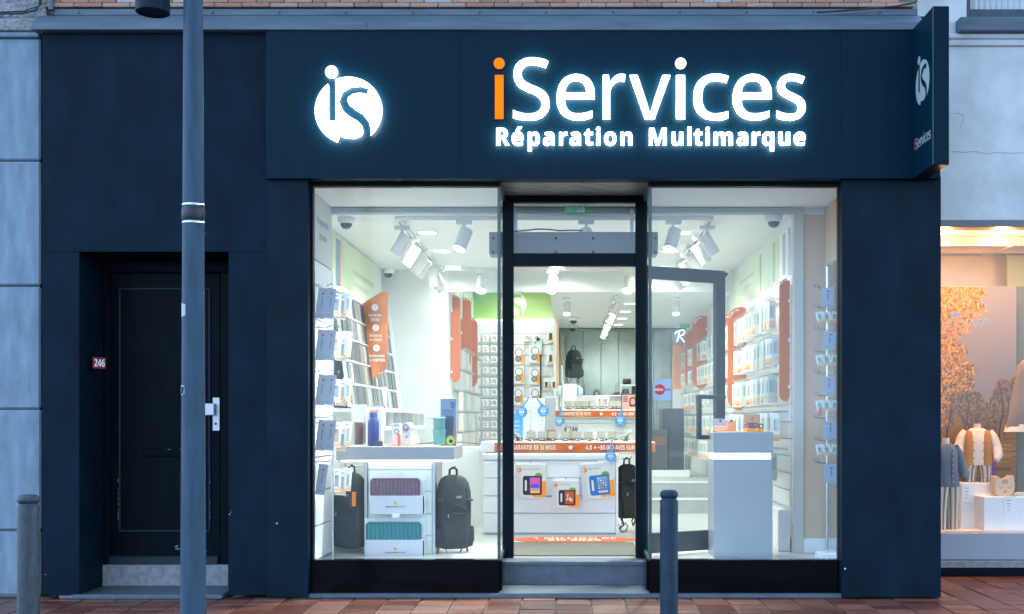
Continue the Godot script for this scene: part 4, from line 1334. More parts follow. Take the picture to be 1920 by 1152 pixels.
		part(s, "hook", G.new().tube([w(741, r[8] - 6, 0.86), w(741, r[8] - 5, 0.8), w(741, r[8] - 7, 0.77)], 0.005, 6).done(), mats["chrome"], o)
		part(s, "price_card", bx(w(735, r[8] - 1, 0.769), w(750, r[8] - 9, 0.768)), mats["card_white"], o)
	backpack(w(655, 1028, 1.05), 0.30, 0.66, 0.19, -0.55, Color(0.030, 0.048, 0.050), "dark teal-grey backpack hanging left of the table column, orange tag on it", true)
	backpack(w(851, 1029, 1.0), 0.30, 0.64, 0.17, 0.30, Color(0.030, 0.032, 0.033), "black backpack with loose straps hanging right of the table column", false)

	# goods on the table top
	var ty := w(0, 838, 0.7).y
	var z := -0.95
	var D := 0.95
	var clear: Material = mats["acrylic"]
	var tray := thing("clear_tray", "clear acrylic tray holding the brown tumbler, left end of the table", "tray", Vector3(w(671, 0, D).x, ty, z))
	part(tray, "base", bc(Vector3(0, 0.006, 0), Vector3(0.18, 0.012, 0.13), 0.002), clear)
	part(tray, "back_box", bc(Vector3(0.0, 0.185, -0.05), Vector3(0.13, 0.345, 0.02), 0.002), mat("box_pale", Color(0.6, 0.6, 0.62), 0.4))
	var tm := thing("tumbler", "brown see-through tumbler with pale lid on the left end of the table", "tumbler", Vector3(w(673, 0, D).x, ty + 0.0125, z + 0.01))
	part(tm, "body", G.new().lathe([Vector2(0, 0), Vector2(0.034, 0.0), Vector2(0.036, 0.01), Vector2(0.04, 0.19), Vector2(0.0, 0.191)], 24).done(), mat("tumbler_brown", Color(0.14, 0.075, 0.07), 0.25))
	part(tm, "lid", G.new().lathe([Vector2(0.042, 0.191), Vector2(0.042, 0.208), Vector2(0.036, 0.214), Vector2(0.0, 0.214)], 24).done(), mat("lid_grey", Color(0.5, 0.48, 0.48), 0.4))
	var bt := thing("water_bottle", "bright blue metal water bottle with a narrower cap on the table", "bottle", Vector3(w(701.5, 0, D).x, ty, z + 0.03))
	var bm := grain(mat("bottle_blue", Color(0.05, 0.085, 0.36), 0.4, 0.1), fine, Vector3(8, 8, 8))
	part(bt, "body", G.new().lathe([Vector2(0, 0), Vector2(0.043, 0), Vector2(0.047, 0.006), Vector2(0.047, 0.2), Vector2(0.044, 0.215), Vector2(0.034, 0.235), Vector2(0.033, 0.24)], 28).done(), bm)
	part(bt, "cap", G.new().lathe([Vector2(0.034, 0.242), Vector2(0.034, 0.288), Vector2(0.031, 0.292), Vector2(0, 0.292)], 28).done(), bm)
	var im := sheet(64, 160, Color(0.86, 0.87, 0.9))
	rect(im, 14, 10, 36, 10, Color(0.95, 0.6, 0.4))
	rect(im, 20, 30, 26, 110, Color(0.62, 0.68, 0.82))
	fade(im, Rect2i(0, 120, 64, 40), Color(0.9, 0.85, 0.8), Color(0.95, 0.6, 0.25))
	one("bottle_box", carton(Vector3(0.13, 0.335, 0.09), mats["card_white"], print_mat("bottle_box", im)), null, "pale carton with orange foot behind the blue bottle", "box", Vector3(w(703, 0, 1.1).x, ty, -1.12))
	one("small_box", bc(Vector3(0, 0.022, 0), Vector3(0.055, 0.045, 0.03), 0.002), mat("box_navy", Color(0.045, 0.05, 0.09), 0.4), "tiny dark box at the foot of the blue bottle", "box", Vector3(w(711, 0, 0.8).x, ty, -0.82))
	im = sheet(56, 140, Color(0.84, 0.85, 0.88))
	rect(im, 12, 8, 30, 8, Color(0.6, 0.6, 0.62))
	dot(im, 28, 50, 16, Color(0.3, 0.31, 0.34), 11)
	rect(im, 24, 66, 8, 40, Color(0.75, 0.77, 0.8))
	rect(im, 36, 66, 20, 74, Color(0.95, 0.47, 0.12))
	dot(im, 36, 66, 6, Color(0.95, 0.47, 0.12))
	one("fan_box", carton(Vector3(0.075, 0.19, 0.06), mats["card_white"], print_mat("fan_box", im)), null, "white and orange fan carton beside the hand fan on the table", "box", Vector3(w(744, 0, D).x, ty + 0.005, z))
	var fn := thing("hand_fan", "small white hand fan with round grey head standing on the table", "fan", Vector3(w(765, 0, D).x, ty + 0.005, z + 0.02))
	part(fn, "handle", G.new().lathe([Vector2(0, 0), Vector2(0.022, 0), Vector2(0.024, 0.006), Vector2(0.019, 0.11), Vector2(0.0, 0.115)], 20).done(), mat("fan_white", Color(0.62, 0.62, 0.70), 0.4))
	var hd := part(fn, "head", G.new().cyl(Vector3(0.012, 0.155, -0.03), Vector3(-0.01, 0.155, 0.03), 0.044, 0.04, 24).done(), mats["fan_white"])
	part(hd, "grille", G.new().cyl(Vector3(-0.01, 0.155, 0.03), Vector3(-0.012, 0.155, 0.036), 0.034, 0.03, 24).done(), mat("fan_grey", Color(0.22, 0.24, 0.27), 0.4))
	part(hd, "hub", G.new().cyl(Vector3(-0.012, 0.155, 0.036), Vector3(-0.013, 0.155, 0.041), 0.012, 0.01, 16).done(), mats["fan_white"])
	part(fn, "button", bc(Vector3(-0.006, 0.075, 0.021), Vector3(0.012, 0.02, 0.006), 0.002), mats["ink"])
	one("fan_mat", bc(Vector3(0, 0.0025, 0), Vector3(0.29, 0.005, 0.16), 0.001), mat("mat_red", Color(0.85, 0.13, 0.03), 0.5), "thin orange-red display mat under the fan and its carton", "mat", Vector3(w(755, 0, D).x, ty, z + 0.01))
	var teal := mat("tumbler_teal", Color(0.12, 0.34, 0.31), 0.45)
	var tc := thing("travel_mug", "stacked teal travel mug with flat lid at the right end of the table", "mug", Vector3(w(824, 0, D).x, ty + 0.012, z + 0.02))
	part(tc, "lower_cup", G.new().lathe([Vector2(0, 0), Vector2(0.046, 0), Vector2(0.05, 0.01), Vector2(0.055, 0.115), Vector2(0.058, 0.118), Vector2(0.058, 0.128), Vector2(0.05, 0.13)], 28).done(), teal)
	part(tc, "upper_cup", G.new().lathe([Vector2(0.046, 0.13), Vector2(0.053, 0.215), Vector2(0.056, 0.218), Vector2(0.056, 0.226), Vector2(0.05, 0.228)], 28).done(), teal)
	part(tc, "lid", bc(Vector3(-0.02, 0.232, 0), Vector3(0.14, 0.01, 0.1), 0.004), teal)
	one("clear_riser", bc(Vector3(0, 0.006, 0), Vector3(0.16, 0.012, 0.13), 0.002), clear, "clear acrylic plate under the teal travel mug", "tray", Vector3(w(820, 0, D).x, ty, z + 0.01))
	im = sheet(72, 210, Color(0.42, 0.52, 0.66))
	for k in 9:
		dot(im, 46 + (k * 7) % 22, 14 + (k * 5) % 30, 4 + k % 3, Color(0.2, 0.3, 0.5))
	dot(im, 36, 14, 5, Color(0.8, 0.45, 0.35))
	fade(im, Rect2i(22, 78, 40, 100), Color(0.16, 0.22, 0.34), Color(0.22, 0.3, 0.42))
	rect(im, 22, 74, 40, 6, Color(0.3, 0.38, 0.5))
	rect(im, 0, 190, 72, 20, Color(0.62, 0.36, 0.2))
	rect(im, 60, 130, 12, 60, Color(0.75, 0.45, 0.25))
	dot(im, 46, 186, 24, Color(0.5, 0.6, 0.2))
	dot(im, 46, 186, 19, Color(0.78, 0.8, 0.4))
	dot(im, 48, 190, 9, Color(0.16, 0.14, 0.1))
	var bb := one("blender_box", carton(Vector3(0.135, 0.41, 0.1), mats["card_blue"], print_mat("blender_box", im)), null, "tall grey-blue portable blender carton with avocado picture, right end of the table", "box", Vector3(w(841, 0, 1.05).x, ty, -1.07))
	part(bb, "lettering", lettering("PORTABLE", bold, 0.10, 0.018, 0.0006), mat("navy_ink", Color(0.03, 0.05, 0.1), 0.6), Vector3(-0.052, 0.297, 0.0502))
	part(bb, "lettering", lettering("BLENDER", bold, 0.09, 0.018, 0.0006), mats["navy_ink"], Vector3(-0.047, 0.272, 0.0502))


# a soft pack about a bottom centre point; it hangs from a hook by its loop
func backpack(at: Vector3, wd: float, ht: float, dp: float, turn: float, c: Color, label: String, tagged: bool, called := "backpack", k0 := 1.0) -> Node3D:
	var t := thing(called, label, "backpack", at, "", turn)
	var cloth := mat("bag_cloth_%s" % c.to_html(), c, 0.8)
	grain(cloth, cloud, Vector3(5, 5, 5), rough_n, 0.25)
	var dark := mat("bag_trim", Color(0.014, 0.015, 0.016), 0.6)
	var rings := []
	var prof := [[0.0, 0.62, 0.55], [0.02, 0.86, 0.85], [0.07, 0.95, 1.0], [0.2, 1.0, 1.06], [0.4, 1.0, 1.04], [0.6, 1.0, 0.97], [0.76, 0.97, 0.86], [0.88, 0.88, 0.68], [0.95, 0.72, 0.5], [0.985, 0.5, 0.32], [1.0, 0.2, 0.12]]
	for p in prof:
		rings.append([Vector3(0, p[0] * ht, -0.03 * ht * p[0]), wd / 2 * p[1], dp / 2 * p[2], 3.2])
	part(t, "body", G.new().loft(rings, 44, true, 0.03, wd * 40.0 + turn).done(), cloth)
	var pr := []
	for p in [[0.05, 0.6, 0.3], [0.08, 0.76, 0.6], [0.2, 0.8, 0.72], [0.36, 0.78, 0.6], [0.46, 0.72, 0.4], [0.5, 0.6, 0.1]]:
		pr.append([Vector3(0, p[0] * ht, dp * 0.36), wd / 2 * p[1], dp / 2 * p[2] * 0.5, 3.4])
	part(t, "front_pocket", G.new().loft(pr, 32, true, 0.035, 2.0).done(), cloth)
	var arc := []
	for k in 17:
		var a := PI * k / 16.0
		arc.append(Vector3(cos(a) * wd * 0.44, ht * (0.52 + 0.36 * sin(a)), dp * (0.40 - 0.18 * sin(a))))
	part(t, "zip", G.new().tube(arc, 0.006, 6).done(), dark)
	part(t, "zip", G.new().tube([Vector3(-wd * 0.33, ht * 0.47, dp * 0.5), Vector3(0, ht * 0.49, dp * 0.53), Vector3(wd * 0.33, ht * 0.47, dp * 0.5)], 0.005, 6).done(), dark)
	for s in [-1.0, 1.0]:
		part(t, "side_zip", G.new().tube([Vector3(s * wd * 0.40, ht * 0.1, dp * 0.33), Vector3(s * wd * 0.42, ht * 0.35, dp * 0.36), Vector3(s * wd * 0.41, ht * 0.62, dp * 0.33), Vector3(s * wd * 0.34, ht * 0.82, dp * 0.24)], 0.005, 6).done(), dark)
		part(t, "side_pocket", G.new().loft([[Vector3(s * wd * 0.43, ht * 0.03, 0), 0.03, dp * 0.34, 2.6], [Vector3(s * wd * 0.46, ht * 0.12, 0), 0.04, dp * 0.4, 2.6], [Vector3(s * wd * 0.46, ht * 0.26, 0.005), 0.036, dp * 0.36, 2.6], [Vector3(s * wd * 0.46, ht * 0.30, 0.01), 0.03, dp * 0.32, 2.6]], 22, true, 0.05, s).done(), cloth)
		part(t, "side_strap", bc(Vector3(s * wd * 0.44, ht * 0.66, dp * 0.28), Vector3(0.05, 0.016, 0.05), 0.004), dark)
		part(t, "buckle", bc(Vector3(s * wd * 0.40, ht * 0.66, dp * 0.37), Vector3(0.022, 0.026, 0.012), 0.004), mats["dark_plastic"])
	part(t, "fold", G.new().tube([Vector3(-wd * 0.28, ht * 0.70, dp * 0.40), Vector3(-wd * 0.05, ht * 0.62, dp * 0.465), Vector3(wd * 0.22, ht * 0.57, dp * 0.47), Vector3(wd * 0.33, ht * 0.50, dp * 0.45)], 0.007, 8, 0.5).done(), cloth)
	part(t, "pull_tab", bc(Vector3(-wd * 0.22, ht * 0.45, dp * 0.53), Vector3(0.008, 0.03, 0.005), 0.002), mats["steel"])
	part(t, "patch", bc(Vector3(wd * 0.1, ht * 0.70, dp * 0.40), Vector3(0.05, 0.022, 0.008), 0.003), mat("patch", Color(0.2, 0.2, 0.21), 0.5))
	part(t, "loop", G.new().tube([Vector3(-0.035, ht * 0.97, -0.03), Vector3(-0.03, ht + 0.045, -0.03), Vector3(0.0, ht + 0.062, -0.03), Vector3(0.03, ht + 0.045, -0.03), Vector3(0.035, ht * 0.97, -0.03)], 0.011, 8, 0.5).done(), dark)
	for s in [-1.0, 1.0]:
		part(t, "strap", G.new().tube([Vector3(s * wd * 0.2, ht * 0.95, -dp * 0.42), Vector3(s * wd * 0.34, ht * 0.8, -dp * 0.62), Vector3(s * wd * 0.42, ht * 0.5, -dp * 0.66), Vector3(s * wd * 0.44, ht * 0.2, -dp * 0.56), Vector3(s * wd * 0.40, ht * 0.06, -dp * 0.45)], 0.02, 8, 0.45).done(), dark)
		if not tagged:
			part(t, "strap_end", G.new().tube([Vector3(s * wd * 0.4, ht * 0.06, -dp * 0.4), Vector3(s * wd * 0.44, -0.03, -dp * 0.3), Vector3(s * wd * 0.30, -0.085, -dp * 0.2), Vector3(s * wd * 0.2, -0.03, -dp * 0.1), Vector3(s * wd * 0.26, 0.01, 0.0)], 0.009, 6, 0.4).done(), dark)
		else:
			part(t, "side_panel", G.new().loft([[Vector3(s * wd * 0.46, ht * 0.12, 0.0), 0.02, dp * 0.34, 3.0], [Vector3(s * wd * 0.48, ht * 0.3, 0.0), 0.03, dp * 0.4, 3.0], [Vector3(s * wd * 0.47, ht * 0.55, 0.0), 0.024, dp * 0.34, 3.0], [Vector3(s * wd * 0.43, ht * 0.72, 0.0), 0.012, dp * 0.2, 3.0]], 20).done(), mat("bag_side", Color(0.05, 0.04, 0.03), 0.8))
	if tagged:
		part(t, "orange_tag", bc(Vector3(wd * 0.43, ht * 0.66, dp * 0.45), Vector3(0.045, 0.125, 0.003), 0.001), mat("tag_orange", Color(0.85, 0.28, 0.03), 0.5))
	part(t, "hook", G.new().tube([Vector3(0, ht + 0.05, -dp * 0.9), Vector3(0, ht + 0.052, -0.03), Vector3(0, ht + 0.055, 0.04), Vector3(0, ht + 0.075, 0.06)], 0.006, 6).done(), mats["chrome"])
	return t


# ------------------------------------------------------------------ counters down the middle
func tablet_print(key: String, case_c: Color, screen: int) -> StandardMaterial3D:
	var im := sheet(150, 160, Color(0.83, 0.83, 0.82))
	rect(im, 0, 0, 26, 160, Color(0.78, 0.78, 0.77))
	dot(im, 18, 26, 11, Color(0.90, 0.48, 0.10))
	rect(im, 12, 20, 3, 12, Color(0.95, 0.9, 0.85))
	rect(im, 18, 22, 5, 2, Color(0.95, 0.9, 0.85))
	dot(im, 112, 58, 20, Color(0.42, 0.64, 0.20))
	rect(im, 84, 80, 66, 76, Color(0.97, 0.58, 0.08))
	for p in rounded(88, 90, 10, 5, Vector2(82, 102)):
		pass
	fill_poly(im, rounded(94, 92, 11, 5, Vector2(82, 100)), case_c)
	fill_poly(im, rounded(10, 50, 4, 4, Vector2(50, 100)), Color(0.85, 0.86, 0.86))
	if screen == 0:
		fade(im, Rect2i(70, 62, 50, 76), Color(0.90, 0.35, 0.75), Color(0.85, 0.25, 0.6))
		fill_poly(im, rounded(44, 26, 12, 5, Vector2(94, 106)), Color(0.25, 0.35, 0.85))
		rect(im, 72, 112, 46, 10, Color(0.85, 0.55, 0.72))
		rect(im, 74, 124, 44, 12, Color(0.93, 0.80, 0.25))
	elif screen == 1:
		fade(im, Rect2i(70, 62, 50, 76), Color(0.75, 0.33, 0.13), Color(0.68, 0.26, 0.10))
		var q := [Vector2(78, 84), Vector2(88, 78), Vector2(84, 96), Vector2(78, 116), Vector2(88, 108), Vector2(98, 96), Vector2(94, 118), Vector2(104, 100), Vector2(100, 122), Vector2(112, 106), Vector2(108, 122)]
		for i in q.size() - 1:
			for k in 24:
				var p: Vector2 = (q[i] as Vector2).lerp(q[i + 1], k / 24.0)
				dot(im, p.x, p.y, 1.6, Color(0.95, 0.9, 0.86))
	else:
		fade(im, Rect2i(70, 62, 50, 76), Color(0.42, 0.62, 0.75), Color(0.30, 0.38, 0.52))
		for r in 5:
			for c in 4:
				rect(im, 75 + c * 11, 67 + r * 11, 6, 6, [Color(0.9, 0.9, 0.92), Color(0.5, 0.75, 0.6), Color(0.85, 0.5, 0.45), Color(0.6, 0.7, 0.9)][(r + c * 3) % 4])
		rect(im, 74, 126, 44, 9, Color(0.75, 0.8, 0.85))
	return print_mat(key, im)


func fill_poly(im: Image, p: PackedVector2Array, c: Color) -> void:
	var lo := Vector2.INF
	var hi := -Vector2.INF
	for q in p:
		lo = lo.min(q)
		hi = hi.max(q)
	for y in range(int(lo.y), int(hi.y) + 1):
		for x in range(int(lo.x), int(hi.x) + 1):
			if Geometry2D.is_point_in_polygon(Vector2(x + 0.5, y + 0.5), p) and x >= 0 and y >= 0 and x < im.get_width() and y < im.get_height():
				im.set_pixel(x, y, c)


func band_mat() -> StandardMaterial3D:
	if mats.has("band"):
		return mats["band"]
	var im := sheet(512, 24, Color.WHITE)
	for x in 512:
		var c := Color(0.80, 0.33, 0.12).lerp(Color(0.88, 0.52, 0.14), 0.5 + 0.5 * sin(x * 0.031) * cos(x * 0.0127 + 1.0))
		for y in 24:
			im.set_pixel(x, y, c.lightened(0.05 * sin(y * 0.3 + x * 0.05)))
	return print_mat("band", im)


func star(r: float) -> PackedVector2Array:
	var p := PackedVector2Array()
	for k in 10:
		var a := PI / 2 + TAU * k / 10.0
		p.append(Vector2(cos(a), sin(a)) * (r if k % 2 == 0 else r * 0.42))
	return p


func band(parent: Node3D, x0: float, x1: float, y0: float, y1: float, d: float, bits: Array) -> void:
	var o := -parent.position
	var a := w(x0, y1, d)
	var b := w(x1, y0, d)
	var m := ArrayMesh.new()
	G.new().span(a - Vector3(0, 0, 0.012), b - Vector3(0, 0, 0.001)).into(m, mats["orange"])
	var g := G.new()
	g.quad(a, Vector3(b.x, a.y, a.z), b, Vector3(a.x, b.y, a.z), Vector3.BACK)
	g.into(m, band_mat())
	var bd := part(parent, "slogan_band", m, null, o)
	var h := b.y - a.y
	for e in bits:
		var p := w(e[1], 0, d - 0.002)
		if e[0] == "*":
			part(bd, "star", G.new().poly(star(h * e[2]), 0.0, 0.003).done(), mats["print_white"], Vector3(p.x, (a.y + b.y) / 2, p.z))
		else:
			part(bd, "lettering", lettering(e[0], bold, w(e[2], 0, d).x - w(e[1], 0, d).x, h * 0.5, 0.003), mats["print_white"], Vector3(p.x, a.y + h * 0.25, p.z))


func display_phone(at: Vector3, label: String, turn := 0.0, k := 1.0) -> void:
	var src: Node3D = get_node_or_null("display_phone")
	if src:
		var c := dup(src, at, label, turn)
		c.scale = Vector3.ONE * k
		return
	var t := thing("display_phone", label, "phone", at, "phones on security stands", turn)
	var s := part(t, "stand", G.new().lathe([Vector2(0, 0), Vector2(0.034, 0), Vector2(0.034, 0.006), Vector2(0.016, 0.016), Vector2(0.014, 0.045), Vector2(0, 0.05)], 14).done(), mats["chrome"])
	part(s, "arm", G.new().tube([Vector3(-0.05, 0.035, 0.02), Vector3(-0.052, 0.02, 0.034), Vector3(0.0, 0.012, 0.04), Vector3(0.052, 0.02, 0.034), Vector3(0.05, 0.035, 0.02)], 0.005, 6).done(), mats["dark_plastic"])
	part(s, "status_light", G.new().cyl(Vector3(0, 0.02, 0.036), Vector3(0, 0.02, 0.044), 0.008, 0.006, 8).done(), mat("led_white", Color(0.8, 0.75, 0.75), 0.4))
	var p := G.new()
	p.xf = Transform3D(Basis(Vector3.RIGHT, -0.85), Vector3(0, 0.062, 0))
	p.box(Vector3.ZERO, Vector3(0.085, 0.10, 0.009), 0.004)
	var ph := part(t, "phone", p.done(), mat("phone_body", Color(0.12, 0.12, 0.12), 0.35))
	p = G.new()
	p.xf = Transform3D(Basis(Vector3.RIGHT, -0.85), Vector3(0, 0.062, 0))
	p.box(Vector3(0, 0, 0.005), Vector3(0.078, 0.092, 0.001))
	part(ph, "screen", p.done(), mat("phone_screen", Color(0.30, 0.29, 0.26), 0.15))
	t.scale = Vector3.ONE * k


func price_tag(at: Vector3, label: String, lean: float, k := 1.0) -> void:
	var t := thing("price_tag", label, "tag", at, "blue hanging price tags")
	var sky_c := mat("tag_blue", Color(0.09, 0.33, 0.66), 0.5)
	part(t, "disc", G.new().poly(disc(Vector2.ZERO, 0.056 * k, 28), 0.0, 0.002).done(), sky_c)
	var r := part(t, "ribbon", G.new().poly(PackedVector2Array([Vector2(-0.012, 0.04) * k, Vector2(0.018, 0.045) * k, Vector2(0.026 + lean, 0.15) * k, Vector2(0.012 + lean, 0.15) * k]), 0.0, 0.0018).done(), sky_c)
	r.position.z = 0.0001
	part(t, "ring_mark", G.new().poly(rounded(0.05 * k, 0.026 * k, 0.012 * k), 0.002, 0.003).done(), mats["print_white"])
	part(t, "lettering", lettering("36", bold, 0.03 * k, 0.014 * k, 0.001), sky_c, Vector3(-0.015 * k, -0.007 * k, 0.003))
	part(t, "lettering", lettering("GARANTIE DE", bold, 0.066 * k, 0.011 * k, 0.001), mats["print_white"], Vector3(-0.033 * k, 0.022 * k, 0.002))
	part(t, "lettering", lettering("MOIS", bold, 0.03 * k, 0.011 * k, 0.001), mats["print_white"], Vector3(-0.015 * k, -0.034 * k, 0.002))


func counters() -> void:
	var D := 2.58
	var t := thing("front_counter", "white slatted counter with orange slogan band facing the doorway", "counter", Vector3(w(1058, 0, D).x, FLOOR, -2.9))
	var o := -t.position
	var xr := w(1159, 0, D).x
	var xl := w(905, 0, D).x
	var top := w(0, 829, D).y
	part(t, "body", bx(Vector3(xl, FLOOR, -3.3), Vector3(xr, w(0, 850, D).y, -D - 0.03), 0.003), mats["slat"], o)
	var gy := [851, 864, 897, 930.5, 963, 1001]
	for k in 5:
		part(t, "slat", bx(Vector3(xl + 0.01, w(0, gy[k + 1] - 0.8, D).y, -D - 0.03), Vector3(w(1154, 0, D).x, w(0, gy[k] + 0.8, D).y, -D), 0.004), mats["slat"], o)
	part(t, "corner_post", bx(Vector3(w(1154.5, 0, D).x, FLOOR, -D - 0.04), Vector3(xr + 0.002, w(0, 850, D).y, -D + 0.004), 0.003), mats["white_gloss"], o)
	part(t, "kick_board", bx(Vector3(xl, FLOOR + 0.001, -D - 0.02), Vector3(xr - 0.03, w(0, 1002, D).y, -D - 0.006)), mats["steel"], o)
	part(t, "top", bx(Vector3(xl - 0.02, w(0, 848, D - 0.06).y, -3.35), Vector3(w(1228, 0, D).x, top, -D + 0.03), 0.004), mats["white_gloss"], o)
	part(t, "light_strip", bx(Vector3(xl, w(0, 852.5, D).y, -D + 0.004), Vector3(xr, w(0, 850, D).y, -D + 0.02)), lit("strip_dim", Color(0.97, 1, 0.97), 0.55), o)
	band(t, 927, 1228, 831, 848, D - 0.045, [["GARANTIE DE 36 MOIS", 961, 1042], ["*", 1070, 0.36], ["4.8", 1098, 1110], ["*", 1116, 0.2], ["+80.000 AVIS SUR T", 1121, 1197]])
	# hanging tablet cases
	var info := [[995.5, 934.5, 57.5, 63, Color(0.13, 0.12, 0.13), 0, "white carton of a black tablet case with pink screen, hanging left on the counter", "Tablet Case 10.2\"-10.5\"", 0.0], [1061, 953, 51, 51, Color(0.13, 0.12, 0.13), 1, "white carton of a black tablet case with orange screen, hanging lowest on the counter", "Tablet Case 10.9\"", 0.0], [1124, 935, 61, 66, Color(0.10, 0.42, 0.72), 2, "white carton of a blue tablet case, hanging right and askew on the counter", "Tablet Case 9.7\"", 0.09]]
	for k in 3:
		var e: Array = info[k]
		var s := 1.28 / 240.0
		var sz := Vector3(e[2] * s, e[3] * s, 0.055)
		var c := one("tablet_case_box", carton(sz, mats["card_white"], tablet_print("tablet_%d" % k, e[4], e[5])), null, e[6], "box", w(e[0], e[1], D - 0.06) - Vector3(0, 0, 0.03), "tablet case cartons on the front counter")
		c.rotation.z = e[8]
		part(c, "lettering", lettering("iPad Case 10.2\"-10.5\"" if k == 0 else "iPad Mini 6 8.3\"" if k == 1 else "iPad Case 9.7\"", sans, sz.x * [0.55, 0.42, 0.4][k], 0.0, 0.0006), mats["ink"], Vector3(-sz.x * 0.26, sz.y * 0.84, 0.0277))
		part(c, "hang_card", bc(Vector3(0, sz.y + 0.012, -0.02), Vector3(sz.x * 0.94, 0.03, 0.002)), mats["card_white"])
		part(c, "hook", G.new().tube([Vector3(0, sz.y + 0.016, -0.03), Vector3(0, sz.y + 0.017, 0.02), Vector3(0, sz.y + 0.03, 0.035)], 0.005, 6).done(), mats["chrome"])
	backpack(w(1178, 972, 2.72), 0.26, 0.55, 0.16, 0.5, Color(0.022, 0.026, 0.027), "dark grey backpack with long hanging straps on the right side of the front counter", false)
	one("strap_loop", G.new().tube([w(1163, 945, 2.6), w(1164, 970, 2.6), w(1170, 985, 2.6), w(1162, 991, 2.6), w(1166, 998, 2.58), w(1174, 996, 2.58), w(1177, 987, 2.6), w(1172, 980, 2.6)], 0.011, 8, 0.5).done(), mats["bag_trim"], "black webbing strap looping below the backpack at the front counter", "strap")
	# phones along the counter top
	var xs := [996, 1018, 1036, 1060, 1081.5, 1103, 1127.5, 1147]
	for k in 8:
		display_phone(Vector3(w(xs[k], 0, 2.72).x, top, -2.72), "phone on a chrome security stand on the front counter, %s from the left" % NTH[k], rng.randf_range(-0.1, 0.1), 1.08)
	display_phone(Vector3(w(968, 0, 2.75).x, top, -2.75), "phone on a stand turned sideways at the left end of the front counter", 1.2, 1.25)
	display_phone(Vector3(w(1176, 0, 2.75).x, top, -2.75), "phone on a stand turned sideways at the right end of the front counter", -1.2, 1.25)
	price_tag(w(1145, 856, D - 0.075), "blue round price tag hanging over the band of the front counter", -0.01)
	# goods on the counter
	var im := sheet(80, 80, Color(0.66, 0.66, 0.65))
	for k in 5:
		rect(im, 10 + k * 13, 20, 9, 42, [Color(0.2, 0.22, 0.24), Color(0.78, 0.8, 0.76), Color(0.62, 0.6, 0.42), Color(0.28, 0.22, 0.36), Color(0.36, 0.2, 0.5)][k])
		rect(im, 12 + k * 13, 14, 5, 7, Color(0.22, 0.2, 0.24))
	rect(im, 46, 60, 28, 9, Color(0.74, 0.55, 0.46))
	rect(im, 14, 3, 10, 5, Color(0.8, 0.4, 0.25))
	one("bottle_poster_box", carton(Vector3(0.172, 0.18, 0.05), mats["card_white"], print_mat("bottle_poster", im)), null, "grey carton printed with a row of coloured bottles on the front counter", "box", Vector3(w(1070, 0, 3.1).x, top, -3.1))
	var bk := thing("wooden_basket", "small wooden slatted pot on the front counter before the phones", "pot", Vector3(w(1034, 0, 3.05).x, top, -3.05))
	for k in 7:
		part(bk, "stave", bc(Vector3((k - 3) * 0.014, 0.058, 0), Vector3(0.0125, 0.115, 0.06), 0.002), grain(mat("wood", Color(0.48, 0.27, 0.10), 0.6), streak, Vector3(14, 2, 14)))
	one("white_bag", bc(Vector3(0, 0.045, 0), Vector3(0.17, 0.09, 0.06), 0.02), mats["card_white"], "white soft case lying at the back of the front counter", "case", Vector3(w(1127, 0, 3.2).x, top, -3.2))
	# display tower; white beads stand in for its light strips
	var tw := thing("bead_tower", "white display tower with beads for light strips, on the left of the front counter", "display tower", Vector3(w(1002, 0, 3.15).x, top, -3.15))
	part(tw, "back", bc(Vector3(0, 0.225, -0.05), Vector3(0.215, 0.45, 0.03), 0.004), mats["white_gloss"])
	for s in [-1.0, 1.0]:
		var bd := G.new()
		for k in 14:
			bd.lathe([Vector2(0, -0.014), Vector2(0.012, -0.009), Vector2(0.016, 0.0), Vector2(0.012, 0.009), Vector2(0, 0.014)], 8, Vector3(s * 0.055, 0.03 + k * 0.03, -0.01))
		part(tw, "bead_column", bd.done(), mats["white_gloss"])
		part(tw, "side", bc(Vector3(s * 0.1, 0.22, 0.0), Vector3(0.006, 0.44, 0.08)), mats["acrylic"])
	price_tag(w(978, 773, 3.0), "blue round price tag left of the bead tower", 0.06, 1.05)
	price_tag(w(1018.5, 771, 3.0), "blue round price tag right of the bead tower", -0.10, 1.05)
	var bp := one("blue_poster", bc(Vector3(0, 0.145, 0), Vector3(0.21, 0.29, 0.012), 0.002), mat("poster_blue", Color(0.10, 0.36, 0.72), 0.5), "small blue poster board standing at the left end of the front counter", "poster", Vector3(w(962, 0, 3.28).x, top, -3.28))
	for k in 4:
		part(bp, "print_line", bc(Vector3(0.03 - 0.012 * (k % 2), 0.07 + k * 0.045, 0.0065), Vector3(0.08 + 0.02 * (k % 2), 0.012, 0.001)), mat("pale_blue", Color(0.45, 0.62, 0.8), 0.5))
	one("grey_stand", bc(Vector3(0, 0.2, 0), Vector3(0.13, 0.40, 0.1), 0.004), mat("stand_grey", Color(0.36, 0.38, 0.40), 0.5), "plain grey stand right of the bead tower", "stand", Vector3(w(1030, 0, 3.5).x, w(0, 815, 3.5).y, -3.5))

	# second counter on the raised floor
	var D2 := 7.6
	var u := thing("rear_counter", "second white counter with orange slogan band, farther back on the raised floor", "counter", Vector3(w(1130, 0, D2).x, RAISED, -7.9))
	o = -u.position
	var ul := w(1036, 0, D2).x
	var ur := w(1212, 0, D2).x
	var ut := w(0, 768.5, D2).y
	part(u, "body", bx(Vector3(ul + 0.02, RAISED, -8.15), Vector3(ur - 0.06, w(0, 784, D2).y, -D2 - 0.02), 0.003), mats["slat"], o)
	gy = [785, 794, 813, 832, 851, 880]
	for k in 5:
		part(u, "slat", bx(Vector3(ul + 0.03, maxf(RAISED + 0.01, w(0, gy[k + 1] - 0.5, D2).y), -D2 - 0.02), Vector3(ur - 0.08, w(0, gy[k] + 0.5, D2).y, -D2), 0.004), mats["slat"], o)
